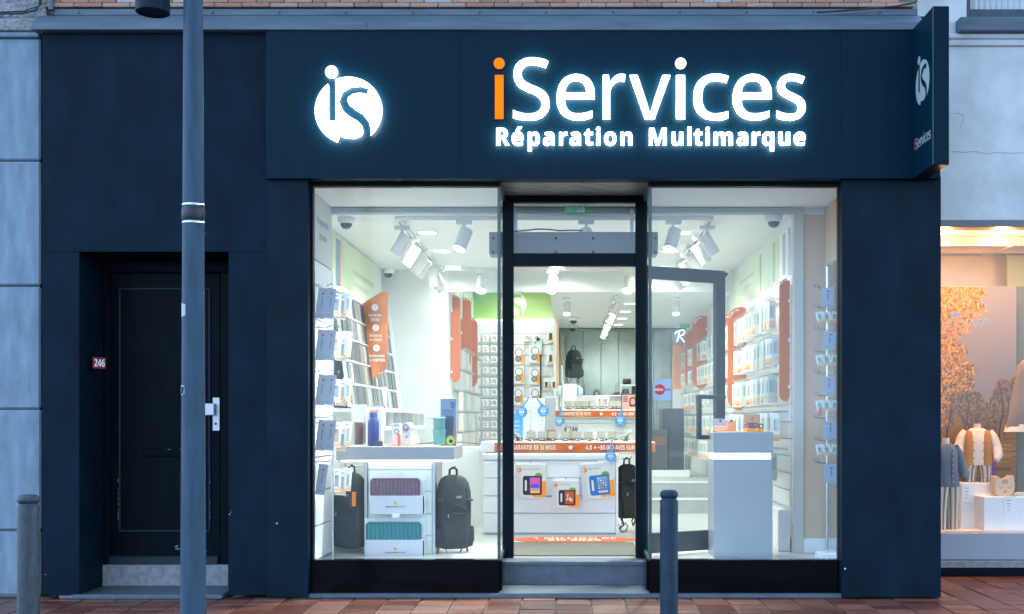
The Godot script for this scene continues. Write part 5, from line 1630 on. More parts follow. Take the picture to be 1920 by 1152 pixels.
	part(u, "top", bx(Vector3(ul, w(0, 783, D2 - 0.06).y, -8.2), Vector3(ur, ut, -D2 + 0.04), 0.004), mats["white_gloss"], o)
	band(u, 1035, 1213, 770.5, 782.5, D2 - 0.055, [["GARANTIE DE 36 MOIS", 1052, 1108], ["*", 1127.5, 0.36], ["4.8", 1147, 1156], ["*", 1161, 0.2], ["+80.000 AVIS", 1165, 1205]])
	price_tag(w(1048.5, 790, D2 - 0.1), "blue round price tag under the left end of the rear counter's band", 0.0, 1.35)
	price_tag(w(1163, 789, D2 - 0.1), "blue round price tag under the right part of the rear counter's band", 0.0, 1.4)
	xs = [1066, 1083, 1097, 1112, 1129, 1147, 1158]
	for k in 7:
		display_phone(Vector3(w(xs[k], 0, 7.72).x, ut, -7.72), "phone on a chrome stand on the rear counter, %s from the left" % NTH[k], rng.randf_range(-0.2, 0.2), 1.3)
	# white carton figure, framed print, sign board
	var wf := thing("white_purifier", "bright white appliance carton with pale blue bags at its sides, on the rear counter", "carton", Vector3(w(1068, 0, 8.0).x, ut, -8.0))
	part(wf, "carton", bc(Vector3(0, 0.19, 0), Vector3(0.21, 0.38, 0.16), 0.006), mats["white_gloss"])
	for s in [-1.0, 1.0]:
		part(wf, "pale_bag", G.new().loft([[Vector3(s * 0.14, 0.20, 0), 0.02, 0.03, 2.2], [Vector3(s * 0.15, 0.24, 0), 0.05, 0.06, 2.4], [Vector3(s * 0.145, 0.32, 0), 0.045, 0.06, 2.4], [Vector3(s * 0.12, 0.36, 0), 0.03, 0.03, 2.2]], 18, true, 0.06, s).done(), mat("bag_blue", Color(0.55, 0.68, 0.82), 0.5))
	im = sheet(60, 72, Color(0.9, 0.9, 0.9))
	for k in 4:
		rect(im, 12 + k * 10, 20, 7, 26, [Color(0.45, 0.3, 0.32), Color(0.85, 0.84, 0.84), Color(0.5, 0.25, 0.36), Color(0.42, 0.26, 0.42)][k])
	rect(im, 12, 54, 36, 4, Color(0.5, 0.5, 0.5))
	one("sign_board", carton(Vector3(0.185, 0.22, 0.02), mats["card_white"], print_mat("sign_board", im)), null, "white board with small pictures standing on the rear counter", "board", Vector3(w(1130, 0, 8.05).x, ut, -8.05))
	im = sheet(96, 90, Color(0.86, 0.62, 0.60))
	rect(im, 0, 0, 96, 5, Color(0.12, 0.13, 0.14))
	rect(im, 0, 0, 5, 90, Color(0.12, 0.13, 0.14))
	for k in 4:
		rect(im, 12, 14 + k * 9, 22 + (k * 7) % 8, 5, Color(0.35, 0.25, 0.28))
	fill_poly(im, rounded(40, 62, 18, 6, Vector2(68, 50)), Color(0.33, 0.2, 0.17))
	fill_poly(im, rounded(24, 34, 11, 6, Vector2(68, 44)), Color(0.86, 0.64, 0.55))
	rect(im, 50, 72, 38, 18, Color(0.75, 0.72, 0.72))
	rect(im, 62, 40, 4, 2, Color(0.2, 0.12, 0.1))
	rect(im, 71, 40, 4, 2, Color(0.2, 0.12, 0.1))
	rect(im, 64, 52, 9, 2, Color(0.7, 0.3, 0.3))
	one("pink_poster", carton(Vector3(0.25, 0.24, 0.02), mats["dark_plastic"], print_mat("pink_poster", im)), null, "dark framed pink poster with a portrait at the right end of the rear counter", "poster", Vector3(w(1180, 0, 8.0).x, ut, -8.0))

	# floor mats
	var fm := thing("slogan_mat", "red and orange printed floor mat with white lettering inside the door", "floor mat", Vector3(w(1078, 0, 2.0).x, FLOOR, -2.1))
	var s0 := w(972, 1019, 1.97)
	var rug := G.new()
	rug.xf = Transform3D(Basis(Vector3.RIGHT, -PI / 2), Vector3.ZERO)
	var red := mat("mat_orange", Color(0.62, 0.12, 0.04), 0.8)
	rug.poly(PackedVector2Array([Vector2(-0.45, -0.24), Vector2(0.45, -0.24), Vector2(0.62, -0.02), Vector2(0.60, 0.06), Vector2(0.35, 0.22), Vector2(-0.35, 0.22), Vector2(-0.62, 0.06), Vector2(-0.62, -0.02)]), 0.001, 0.006)
	part(fm, "mat", rug.done(), red)
	for k in 2:
		var l := part(fm, "lettering", lettering(["1 MILLION DE", "EN 2025"][k], bold, [0.8, 0.5][k], 0.12, 0.002), mat("mat_white", Color(0.8, 0.72, 0.6), 0.8), Vector3([-0.40, -0.25][k], 0.0062, [0.0, 0.17][k]))
		l.rotation.x = -PI / 2
	one("door_mat", bx(Vector3(w(955, 0, 1).x, FLOOR + 0.001, -1.75), Vector3(w(1197, 0, 1).x, FLOOR + 0.012, -0.72), 0.004), grain(mat("mat_grey", Color(0.42, 0.41, 0.37), 0.95), speck, Vector3(5, 5, 5), speck, 0.6), "speckled grey entrance mat right behind the threshold", "door mat")


# ------------------------------------------------------------------ left wall
func blade(called: String, label: String, at: Vector3, wd: float, ht: float, mirror: bool, group: String) -> Node3D:
	# an orange divider that stands out from the wall and faces the street; its wall edge is at x = 0
	var t := thing(called, label, "divider", at, group)
	var p := PackedVector2Array([Vector2(0, 0.06), Vector2(0, ht)])
	for k in 7:
		var a := PI / 2 - PI / 2 * k / 6.0
		p.append(Vector2(wd * 0.35 + cos(a) * wd * 0.65, ht - wd * 0.65 + sin(a) * wd * 0.65))
	for k in 7:
		var a := -PI / 2 * k / 6.0
		p.append(Vector2(wd * 0.3 + cos(a) * wd * 0.7, wd * 0.7 + sin(a) * wd * 0.7))
	if mirror:
		for i in p.size():
			p[i].x = -p[i].x
	part(t, "board", G.new().poly(p, -0.012, 0.012).done(), mats["orange"])
	for y in [0.12, 0.5, 0.82]:
		part(t, "clip", bc(Vector3(0.01 * (-1 if mirror else 1), ht * y, 0.016), Vector3(0.02, 0.03, 0.01), 0.003), mats["card_white"])
	var word_c := "Câbles"
	for k in word_c.length():
		var a := PI * 0.95 - k * 0.24 if mirror else PI * 0.72 - k * 0.24
		var q := Vector2(cos(a), sin(a)) * wd * 0.46
		var l := part(t, "lettering", lettering(word_c[k], bold, 0.0, wd * 0.12 * (1.25 if word_c[k] in "Câbl" else 1.0), 0.002), mats["print_white"], Vector3((-wd * 0.36 if mirror else wd * 0.36) + q.x, ht - wd * 0.66 + q.y, 0.0122))
		l.rotation.z = a - PI / 2
	return t


func left_wall_goods() -> void:
	# printed frieze
	var im := sheet(384, 96, Color(0.74, 0.83, 0.62))
	fade(im, Rect2i(0, 0, 384, 96), Color(0.76, 0.85, 0.60), Color(0.90, 0.93, 0.91), false)
	for e in [[6, 34, Color(0.50, 0.56, 0.60)], [44, 8, Color(0.80, 0.84, 0.70)], [62, 26, Color(0.46, 0.54, 0.62)], [88, 10, Color(0.88, 0.62, 0.55)], [104, 6, Color(0.7, 0.78, 0.85)]]:
		rect(im, e[0], 6, e[1], 90, e[2])
	for k in 22:
		rect(im, 170 + k * 7, 36, 4 + k % 3, 9, Color(0.66, 0.74, 0.62))
	for k in 15:
		rect(im, 178 + k * 7, 56, 3 + (k * 5) % 4, 9, Color(0.68, 0.75, 0.65))
	one("wall_frieze", carton(Vector3(3.1, 0.58, 0.02), mats["card_white"], print_mat("frieze_left", im)), null, "pale green printed frieze high on the left shop wall", "frieze", Vector3(LEFT + 0.012, 2.555, -2.85), "", PI / 2)
	# leaning panel of drawers
	var t := thing("drawer_panel", "white leaning panel with five rows of narrow phone case drawers on the left wall", "drawer rack", Vector3(-1.9, 1.505, -1.25))
	var u := Vector3(-0.13, 1.03, 0).normalized()
	var n := Vector3(1.03, 0.13, 0).normalized()
	t.basis = Basis(Vector3(0, 0, -1), u, n)
	var H := 1.038
	var L := 2.82
	part(t, "back", bx(Vector3(0, 0, -0.05), Vector3(L, H, -0.02)), mats["white_gloss"])
	var ph := H / 5.0
	for r in 6:
		part(t, "row_bar", bx(Vector3(-0.01, r * ph - 0.008, -0.02), Vector3(L + 0.01, r * ph + 0.008, 0.006), 0.003), mats["white_gloss"])
	var cols := [Color(0.085, 0.10, 0.11), Color(0.13, 0.15, 0.16), Color(0.06, 0.07, 0.075), Color(0.26, 0.24, 0.21), Color(0.40, 0.41, 0.40), Color(0.20, 0.19, 0.16)]
	var dm := []
	for k in 6:
		dm.append(mat("drawer_%d" % k, cols[k], 0.35))
	var cell := L / 27.0
	var me := bc(Vector3.ZERO, Vector3(cell * 0.80, ph - 0.03, 0.014), 0.004)
	for r in 5:
		for c in 27:
			var k := rng.randi() % 3
			if c in [7, 8, 9, 14] or rng.randf() < 0.12:
				k = 3 + rng.randi() % 3
			part(t, "drawer", me, dm[k], Vector3((c + 0.5) * cell, (r + 0.5) * ph, -0.008 + rng.randf_range(-0.004, 0.004)))
	part(t, "end_board", bx(Vector3(L, -0.02, -0.05), Vector3(L + 0.025, H + 0.01, 0.03), 0.003), mats["white_gloss"])
	part(t, "lamp_bar", bx(Vector3(0, H + 0.015, -0.05), Vector3(L * 0.42, H + 0.045, 0.01)), lit("strip_dim", Color(0.97, 1, 0.97), 1.3))
	# orange guide board
	var D := 2.45
	var g := thing("guide_board", "curved orange board with three numbered steps in white, standing out of the drawer panel", "sign board", w(704, 712, D))
	var s := (DIST + D) / DIST / PPM
	var pts := PackedVector2Array()
	for q in [[697, 712], [680, 570], [690, 563], [700, 557], [709, 551.5], [717, 548], [722, 547], [725.5, 548], [727, 551.5], [727, 640], [725.5, 685], [723, 693], [717, 701], [709, 707]]:
		pts.append(Vector2(q[0] - 704, 712 - q[1]) * s)
	part(g, "board", G.new().poly(pts, -0.012, 0.006).done(), grain(mat("guide_orange", Color(0.80, 0.24, 0.05), 0.45), cloud, Vector3(1.2, 0.8, 1)))
	for k in 3:
		var c := Vector2(703 + k * 1.5 - 704, 712 - [577, 615, 653][k]) * s
		var dsc := part(g, "number_disc", G.new().poly(disc(c, 6.3 * s, 22), 0.006, 0.008).done(), mats["print_white"])
		part(dsc, "digit", lettering(["1", "2", "3"][k], bold, 0.0, 6.0 * s, 0.001), mats["orange_edge"], Vector3(c.x - 1.4 * s, c.y - 3.0 * s, 0.008))
		var a: Array = [["Ouvrez les", 24, "TIROIRS", 18], ["Découvrez", 24, "la COQUE", 22], ["Rendez-vous", 30, "au COMPTOIR", 32]][k]
		for i in 2:
			part(g, "lettering", lettering(a[i * 2], bold, a[i * 2 + 1] * s, 5.6 * s, 0.0015), mats["print_white"], Vector3(c.x - a[i * 2 + 1] * s / 2, c.y - (17.0 + 8.5 * i) * s, 0.006))
	for k in 4:
		part(g, "cut_dot", G.new().poly(disc(Vector2(711.0 - 704 + k * 3.2, 712 - 701 + k * 1.1) * s, 0.9 * s, 8), 0.006, 0.0068).done(), mats["print_white"])
	# base cabinet with open pigeonholes
	var cb := thing("base_cabinet", "white low cabinet with a row of open pigeonholes under the drawer panel", "cabinet", Vector3(-1.9, FLOOR, -2.7))
	var o := -cb.position
	part(cb, "body", bx(Vector3(-2.185, FLOOR, -4.15), Vector3(-1.68, 1.30, -1.3), 0.004), mats["slat"], o)
	part(cb, "top", bx(Vector3(-2.185, 1.455, -4.18), Vector3(-1.61, 1.49, -1.27), 0.004), mats["white_gloss"], o)
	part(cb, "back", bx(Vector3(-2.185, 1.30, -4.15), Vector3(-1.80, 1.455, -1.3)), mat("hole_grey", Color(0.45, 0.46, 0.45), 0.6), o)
	part(cb, "rail", bx(Vector3(-1.70, 1.29, -4.17), Vector3(-1.62, 1.325, -1.28), 0.003), mats["white_gloss"], o)
	var hc := [Color(0.30, 0.31, 0.30), Color(0.33, 0.35, 0.35), Color(0.42, 0.43, 0.40), Color(0.32, 0.30, 0.16), Color(0.36, 0.38, 0.30), Color(0.38, 0.34, 0.20)]
	for k in 7:
		var z := -1.3 - k * 0.473
		part(cb, "divider", bx(Vector3(-1.80, 1.325, z - 0.02), Vector3(-1.625, 1.455, z), 0.002), mats["white_gloss"], o)
		if k < 6:
			part(cb, "small_stock", bx(Vector3(-1.79, 1.326, z - 0.40), Vector3(-1.69, 1.43, z - 0.08), 0.006), mat("stock_%d" % k, hc[k], 0.5), o)
	var pk := [[660, 2.0, 0.20, 0.15], [708, 3.0, 0.24, 0.19], [739, 4.0, 0.21, 0.10]]
	for k in 3:
		var p: Vector3 = w(pk[k][0], 0, pk[k][1])
		one("standing_pack", carton(Vector3(pk[k][3], pk[k][2], 0.03), mats["card_white"], pack_print("pack_a" if k else "pack_b", k)), null, "white pack standing on the base cabinet before the drawers, %s" % ["nearest to the window", "by the orange board's foot", "at the far end"][k], "pack", Vector3(p.x, 1.491, p.z))
	one("leaning_case", bc(Vector3(0, 0.012, 0), Vector3(0.36, 0.024, 0.14), 0.01), mats["dark_plastic"], "dark flat case lying on the near end of the base cabinet", "case", Vector3(-1.85, 1.491, -1.55), "", 0.3)
	var bn := thing("white_bench", "low white bench with a thin dark curved edge behind the display table", "bench", Vector3(-1.25, FLOOR, -3.6))
	var bl := [[Vector3(0, 0.0, 0), 0.40, 0.30, 4.0], [Vector3(0, 0.80, 0), 0.42, 0.32, 4.0], [Vector3(0, 0.86, 0), 0.40, 0.30, 4.0]]
	part(bn, "seat", G.new().loft(bl, 36).done(), mats["white_gloss"])
	var arc := []
	for k in 13:
		arc.append(Vector3(lerpf(-0.42, 0.42, k / 12.0), 0.885 + 0.035 * sin(PI * k / 12.0), 0.30))
	part(bn, "edge", G.new().tube(arc, 0.008, 6).done(), mat("edge_green", Color(0.16, 0.2, 0.19), 0.5))

	# back left: dividers and hanging packs on the white wall
	var xs := -1.405
	blade("divider_board", "tall orange divider board on the back left wall, nearest to the window", Vector3(xs, w(0, 718, 4.95).y, -4.95), 0.115, 1.06, false, "orange divider boards")
	blade("divider_board", "tall orange divider board on the back left wall, second from the window", Vector3(xs, w(0, 690, 6.3).y, -6.3), 0.13, 0.93, false, "orange divider boards")
	blade("divider_board", "tall orange divider board on the back left wall, farthest from the window", Vector3(xs, w(0, 728, 6.9).y, -6.9), 0.17, 0.98, false, "orange divider boards")
	var pm := []
	for k in 4:
		pm.append(mat("edge_pack_%d" % k, [Color(0.78, 0.80, 0.78), Color(0.62, 0.67, 0.64), Color(0.74, 0.68, 0.60), Color(0.52, 0.56, 0.55)][k], 0.4))
	var ps := bc(Vector3(0, -0.12, 0), Vector3(0.055, 0.23, 0.075), 0.003)
	for r in 6:
		var y := 2.26 - r * 0.26
		hook_row("hook_rail", "chrome rail of hooks on the back left wall, %s row from the top" % NTH[r], xs, y + 0.01, -5.1, -8.1, 1.0)
		for c in 13:
			var z := -5.2 - c * 0.22
			if absf(z + 6.3) < 0.1 or absf(z + 6.9) < 0.1:
				continue
			one("hanging_pack", ps, pm[rng.randi() % 4], "thin white pack, back left wall, %s row, %s from the window" % [NTH[r], nth(c)], "pack", Vector3(xs + 0.075 + rng.randf_range(-0.02, 0.03), y, z), "thin packs on the back left wall")


func hook_row(called: String, label: String, x: float, y: float, z0: float, z1: float, side: float) -> void:
	var t := thing(called, label, "hook rail", Vector3(x, y, (z0 + z1) / 2))
	part(t, "bar", bx(Vector3(0, -0.008, (z1 - z0) / 2), Vector3(0.012 * side, 0.008, -(z1 - z0) / 2)), mats["steel"])
	var g := G.new()
	var k := 0
	while z0 - k * 0.11 > z1:
		var z := z0 - k * 0.11 - (z0 + z1) / 2
		g.tube([Vector3(0, 0, z), Vector3(side * 0.15, 0, z), Vector3(side * 0.165, 0.018, z)], 0.0035, 5)
		k += 1
	var h := part(t, "hooks", g.done(), mats["chrome"])
	h.set_meta("kind", "stuff")


# ------------------------------------------------------------------ right wall and right window
func right_side_goods() -> void:
	var im := sheet(384, 72, Color(0.88, 0.90, 0.88))
	fade(im, Rect2i(0, 0, 384, 72), Color(0.88, 0.91, 0.80), Color(0.90, 0.92, 0.91), false)
	fade(im, Rect2i(150, 0, 180, 72), Color(0.86, 0.91, 0.80), Color(0.78, 0.87, 0.68), false)
	for e in [[355, 16, Color(0.58, 0.64, 0.70)], [322, 14, Color(0.80, 0.80, 0.70)], [296, 14, Color(0.60, 0.66, 0.68)], [262, 20, Color(0.78, 0.86, 0.80)], [232, 14, Color(0.80, 0.88, 0.82)], [206, 10, Color(0.58, 0.64, 0.66)]]:
		rect(im, e[0], 4, e[1], 64, e[2])
		rect(im, e[0] + e[1] * 0.6, 8, 2, 56, (e[2] as Color).lightened(0.3))
	for k in 16:
		rect(im, 50 + k * 7, 24, 4 + k % 3, 6, Color(0.72, 0.76, 0.74))
	for k in 9:
		rect(im, 80 + k * 7, 40, 3 + (k * 5) % 4, 6, Color(0.74, 0.78, 0.76))
	one("wall_frieze", carton(Vector3(3.2, 0.42, 0.02), mats["card_white"], print_mat("frieze_right", im)), null, "pale printed frieze with grey and green strips high on the right shop wall", "frieze", Vector3(RIGHT - 0.012, 2.66, -2.75), "", -PI / 2)
	var sw := thing("slat_wall", "white slatted wall carrying the hook rails on the right", "slat wall", Vector3(RIGHT, FLOOR, -3.0))
	var o := -sw.position
	for k in 13:
		part(sw, "slat", bx(Vector3(RIGHT - 0.02, 0.62 + k * 0.15 + 0.004, -4.6), Vector3(RIGHT, 0.62 + (k + 1) * 0.15 - 0.004, -1.07), 0.003), mats["slat"], o)
	part(sw, "light_strip", bx(Vector3(RIGHT - 0.04, 2.608, -4.6), Vector3(RIGHT - 0.02, 2.622, -1.07)), mats["strip_dim"], o)
	part(sw, "base_box", bx(Vector3(RIGHT - 0.12, FLOOR, -4.6), Vector3(RIGHT, 0.60, -1.07), 0.004), mats["white_gloss"], o)
	blade("divider_board", "tall terracotta divider board with rounded ends beside the right pier", Vector3(1.955, w(0, 753, 0.97).y, -1.085), 0.095, 1.075, true, "orange divider boards")
	blade("divider_board", "orange divider board on the right wall, second from the window", Vector3(1.945, w(0, 770, 3.5).y, -3.5), 0.20, 1.12, true, "orange divider boards")
	blade("divider_board", "orange divider board on the right wall, third from the window", Vector3(1.945, w(0, 765, 4.3).y, -4.3), 0.21, 1.08, true, "orange divider boards")
	blade("divider_board", "orange divider board on the right wall at the back, seen through the open glass door", Vector3(1.945, w(0, 730, 7.0).y, -7.0), 0.20, 1.02, true, "orange divider boards")
	blade("divider_board", "farthest orange divider board, deep at the back of the right wall", Vector3(1.945, w(0, 728, 8.4).y, -8.4), 0.16, 0.9, true, "orange divider boards")
	# packs hanging with their edges to the street
	var pm := []
	for k in 5:
		var c: Color = [Color(0.93, 0.94, 0.93), Color(0.80, 0.86, 0.84), Color(0.90, 0.92, 0.88), Color(0.72, 0.78, 0.77), Color(0.95, 0.95, 0.93)][k]
		var p := sheet(32, 96, c)
		rect(p, 4, 14, 24, 44, c.darkened(0.12))
		rect(p, 6, 18, 8, 36, c.darkened(0.22))
		fade(p, Rect2i(0, 68, 32, 24), c.lerp(Color(0.95, 0.6, 0.3), 0.3), [Color(0.95, 0.64, 0.36), c, Color(0.92, 0.74, 0.55), c, Color(0.90, 0.55, 0.28)][k])
		pm.append(print_mat("edge_print_%d" % k, p))
	var shapes := []
	for k in 5:
		var m := ArrayMesh.new()
		G.new().box(Vector3(0, -0.125, 0), Vector3(0.06, 0.245, 0.026), 0.002).into(m, mat("edge_body_%d" % (k % 2), [Color(0.78, 0.80, 0.78), Color(0.66, 0.72, 0.69)][k % 2], 0.4))
		var g := G.new()
		g.quad(Vector3(-0.031, -0.246, -0.012), Vector3(-0.031, -0.246, 0.012), Vector3(-0.031, -0.004, 0.012), Vector3(-0.031, -0.004, -0.012), Vector3.LEFT)
		g.quad(Vector3(-0.029, -0.246, 0.0135), Vector3(0.029, -0.246, 0.0135), Vector3(0.029, -0.004, 0.0135), Vector3(-0.029, -0.004, 0.0135), Vector3.BACK)
		shapes.append(g.into(m, pm[k]))
	var ys := [EYE + 1.07, EYE + 0.745, EYE + 0.41, EYE + 0.075, EYE - 0.26]
	for r in 5:
		hook_row("hook_rail", "chrome rail of hooks on the right wall near the window, %s row from the top" % NTH[r], 1.948, ys[r] + 0.012, -1.14, -4.5, -1.0)
		hook_row("hook_rail", "chrome rail of hooks on the back right wall, %s row from the top" % NTH[r], 1.965, ys[r] + 0.012, -4.95, -9.4, -1.0)
		for c in 56:
			var z := -1.15 - c * 0.06 - rng.randf_range(0.0, 0.02)
			if absf(z + 3.5) < 0.06 or absf(z + 4.3) < 0.06:
				continue
			var pk := one("blister_pack", shapes[rng.randi() % 5], null, "thin white blister pack, right wall near the window, %s row, %s from the pier" % [NTH[r], nth(c)], "pack", Vector3(1.83 + rng.randf_range(-0.03, 0.02), ys[r] - rng.randf_range(0.0, 0.018), z), "thin packs on the right wall near the window")
			pk.rotation.y = rng.randf_range(-0.14, 0.14)
			pk.rotation.x = rng.randf_range(-0.05, 0.03)
		for c in 24:
			var z := -5.0 - c * 0.18
			if absf(z + 7.0) < 0.08 or absf(z + 8.4) < 0.08:
				continue
			var pk := one("back_pack", shapes[rng.randi() % 5], null, "thin white pack, right wall past the bulkhead, %s row, %s from the street" % [NTH[r], nth(c)], "pack", Vector3(1.84 + rng.randf_range(-0.03, 0.02), ys[r], z), "thin packs on the back right wall")
			pk.name = numbered("hanging_card")
			pk.rotation.y = rng.randf_range(-0.14, 0.14)
	# pedestal
	var D := 0.6
	var pd := thing("pedestal", "grey-white pedestal with a lit slot under its head, in the right window", "pedestal", w(1394, 1047, 0.8))
	o = -pd.position
	var tw: Material = mats["table_white"]
	part(pd, "base", bx(Vector3(w(1338.5, 0, D).x, FLOOR, -1.0), Vector3(w(1449, 0, D).x, w(0, 861.5, D).y, -D), 0.003), tw, o)
	part(pd, "lit_slot", bx(Vector3(w(1341, 0, D).x, w(0, 861.5, D).y, -0.99), Vector3(w(1446, 0, D).x, w(0, 850, D).y, -D - 0.012)), mats["strip_glow"], o)
	part(pd, "head", bx(Vector3(w(1338, 0, D).x, w(0, 850, D).y, -1.0), Vector3(w(1450, 0, D).x, w(0, 811, D).y, -D), 0.003), tw, o)
	var ty := w(0, 811, D).y
	one("orange_mat", bc(Vector3(0, 0.003, 0), Vector3(0.46, 0.006, 0.16), 0.001), mat("mat_amber", Color(0.85, 0.36, 0.08), 0.5), "thin amber display mat on top of the pedestal", "mat", Vector3(w(1394, 0, 0.72).x, ty, -0.72))
	var ac := thing("clear_case", "clear acrylic box with orange filling on the left of the pedestal", "case", Vector3(w(1358, 0, 0.75).x, ty + 0.006, -0.75))
	part(ac, "shell", bc(Vector3(0, 0.055, 0), Vector3(0.205, 0.11, 0.06), 0.004), mats["acrylic"])
	part(ac, "filling", bc(Vector3(-0.03, 0.025, 0), Vector3(0.12, 0.045, 0.04), 0.004), mat("salmon", Color(0.85, 0.42, 0.22), 0.5))
	part(ac, "block", bc(Vector3(0.06, 0.045, 0), Vector3(0.075, 0.085, 0.04), 0.004), mat("filling_orange", Color(0.85, 0.26, 0.05), 0.5))
	part(ac, "back_card", bc(Vector3(-0.03, 0.075, -0.015), Vector3(0.13, 0.05, 0.006), 0.002), mat("lilac", Color(0.42, 0.42, 0.58), 0.5))
	for k in 2:
		part(ac, "lens", G.new().cyl(Vector3([-0.035, 0.058][k], 0.088, 0.03), Vector3([-0.035, 0.058][k], 0.088, 0.034), 0.011, 0.011, 16).done(), mats["ink"])
	im = sheet(56, 48, Color(0.76, 0.60, 0.48))
	dot(im, 28, 12, 6, Color(0.85, 0.45, 0.2))
	rect(im, 8, 24, 40, 3, Color(0.35, 0.26, 0.22))
	rect(im, 22, 34, 26, 12, Color(0.22, 0.2, 0.3))
	one("card_box", carton(Vector3(0.135, 0.145, 0.05), mat("kraft", Color(0.5, 0.33, 0.22), 0.6), print_mat("card_box", im)), null, "brown card display box standing behind the yellow toys on the pedestal", "box", Vector3(w(1410, 0, 0.8).x, ty + 0.006, -0.8))
	var ring_g := G.new()
	var rp := []
	for k in 17:
		rp.append(Vector3(cos(TAU * k / 16.0) * 0.017, sin(TAU * k / 16.0) * 0.017, 0))
	ring_g.tube(rp, 0.0055, 6)
	var ring_m := ring_g.done()
	for k in 4:
		var c := one("yellow_toy", bc(Vector3(0, 0.014, 0), Vector3(0.036, 0.028, 0.04), 0.005), mat("toy_yellow", Color(0.85, 0.42, 0.02), 0.4), "small yellow stand holding a ring on the pedestal, %s from the left" % NTH[k], "stand", Vector3(w(1401, 0, 0.7).x + k * 0.039, ty + 0.006, -0.70 - 0.012 * (k % 2)), "yellow stands on the pedestal")
		part(c, "ring", ring_m, mat(["ring_purple", "ring_dark"][k % 2], [Color(0.30, 0.10, 0.22), Color(0.06, 0.05, 0.06)][k % 2], 0.4), Vector3(0, 0.045, 0.01 * (k % 2)))

	# orange sign panel and spinner at the right edge of the window
	im = sheet(64, 64, Color(0.85, 0.7, 0.55))
	fade(im, Rect2i(0, 0, 64, 64), Color(0.83, 0.62, 0.40), Color(0.84, 0.78, 0.70))
	var sp := one("emblem_board", carton(Vector3(0.86, 0.50, 0.02), mats["card_white"], print_mat("panel_orange", im)), null, "orange to cream sign panel with white round emblem high on the right bay wall", "sign", Vector3(2.238, 2.712, -0.53), "", -PI / 2)
	part(sp, "emblem", G.new().poly(scaled(emblem(), 0.16), 0.0, 0.002).poly(disc(Vector2(-0.081, 0.185), 0.03, 20), 0.0, 0.002).done(), mats["print_white"], Vector3(0.18, 0.22, 0.011))
	var mi := thing("mirror_strip", "narrow mirror panel under the orange sign panel in the right window", "mirror", Vector3(2.24, 1.9, -0.55))
	part(mi, "mirror", bx(Vector3(-0.004, -1.6, -0.38), Vector3(0.004, 0.80, 0.42)), mat("mirror", Color(0.62, 0.64, 0.64), 0.12, 0.9))
	var rk := thing("spinner_rack", "slim chrome spinner rack with curved hooks at the right edge of the right window", "display rack", w(1551, 1047, 0.5))
	o = -rk.position
	part(rk, "pole", G.new().cyl(w(1551, 1046, 0.5), w(1551, 500, 0.5), 0.011, 0.011, 12).done(), mats["chrome"], o)
	part(rk, "foot", bc(Vector3(0, 0.03, 0.0), Vector3(0.16, 0.06, 0.16), 0.006), mats["white_gloss"], Vector3(0, FLOOR - rk.position.y, 0))
	for y in [540, 578, 618, 660, 700, 742, 784, 826, 868]:
		for k in 3:
			var dx: float = [-26, -18, 16][k]
			part(rk, "hook", G.new().tube([w(1551, y, 0.5), w(1551 + dx * 0.4, y + 1, 0.46), w(1551 + dx * 0.8, y - 1, 0.42), w(1551 + dx, y - 7, 0.40)], 0.004, 6).done(), mats["steel"], o)
	var blue := case_print("case_blue", Color.WHITE, Color.WHITE)
	var big := carton(Vector3(0.105, 0.15, 0.02), mats["card_blue"], blue)
	var small := carton(Vector3(0.06, 0.085, 0.015), mats["card_white"], pack_print("pack_d", 3))
	for k in 5:
		var y: float = [575, 656, 741, 824, 906][k]
		var b := one("cable_box", big, null, "grey-blue hanging box on the right spinner rack, %s from the top" % NTH[k], "box", w(1551 + k * 2, y, 0.40), "grey-blue boxes on the right spinner")
		b.rotation.z = [-0.05, -0.12, 0.02, 0.0, 0.03][k]
		b.rotation.y = -0.15
		if k < 4:
			for c in 3:
				var q := one("small_pack", small, null, "small pale pack under the %s grey-blue box, right spinner, %s from left" % [NTH[k], NTH[c]], "pack", w(1540 + c * 12, y + 29, 0.44 + 0.03 * c), "small packs on the right spinner")
				q.rotation.z = [0.2, 0.1, -0.15][c]
	part(rk, "pink_pack", bc(Vector3.ZERO, Vector3(0.02, 0.06, 0.03), 0.003), mat("pink", Color(0.62, 0.16, 0.22), 0.5), w(1538, 772, 0.44) + o, "small pink pack")


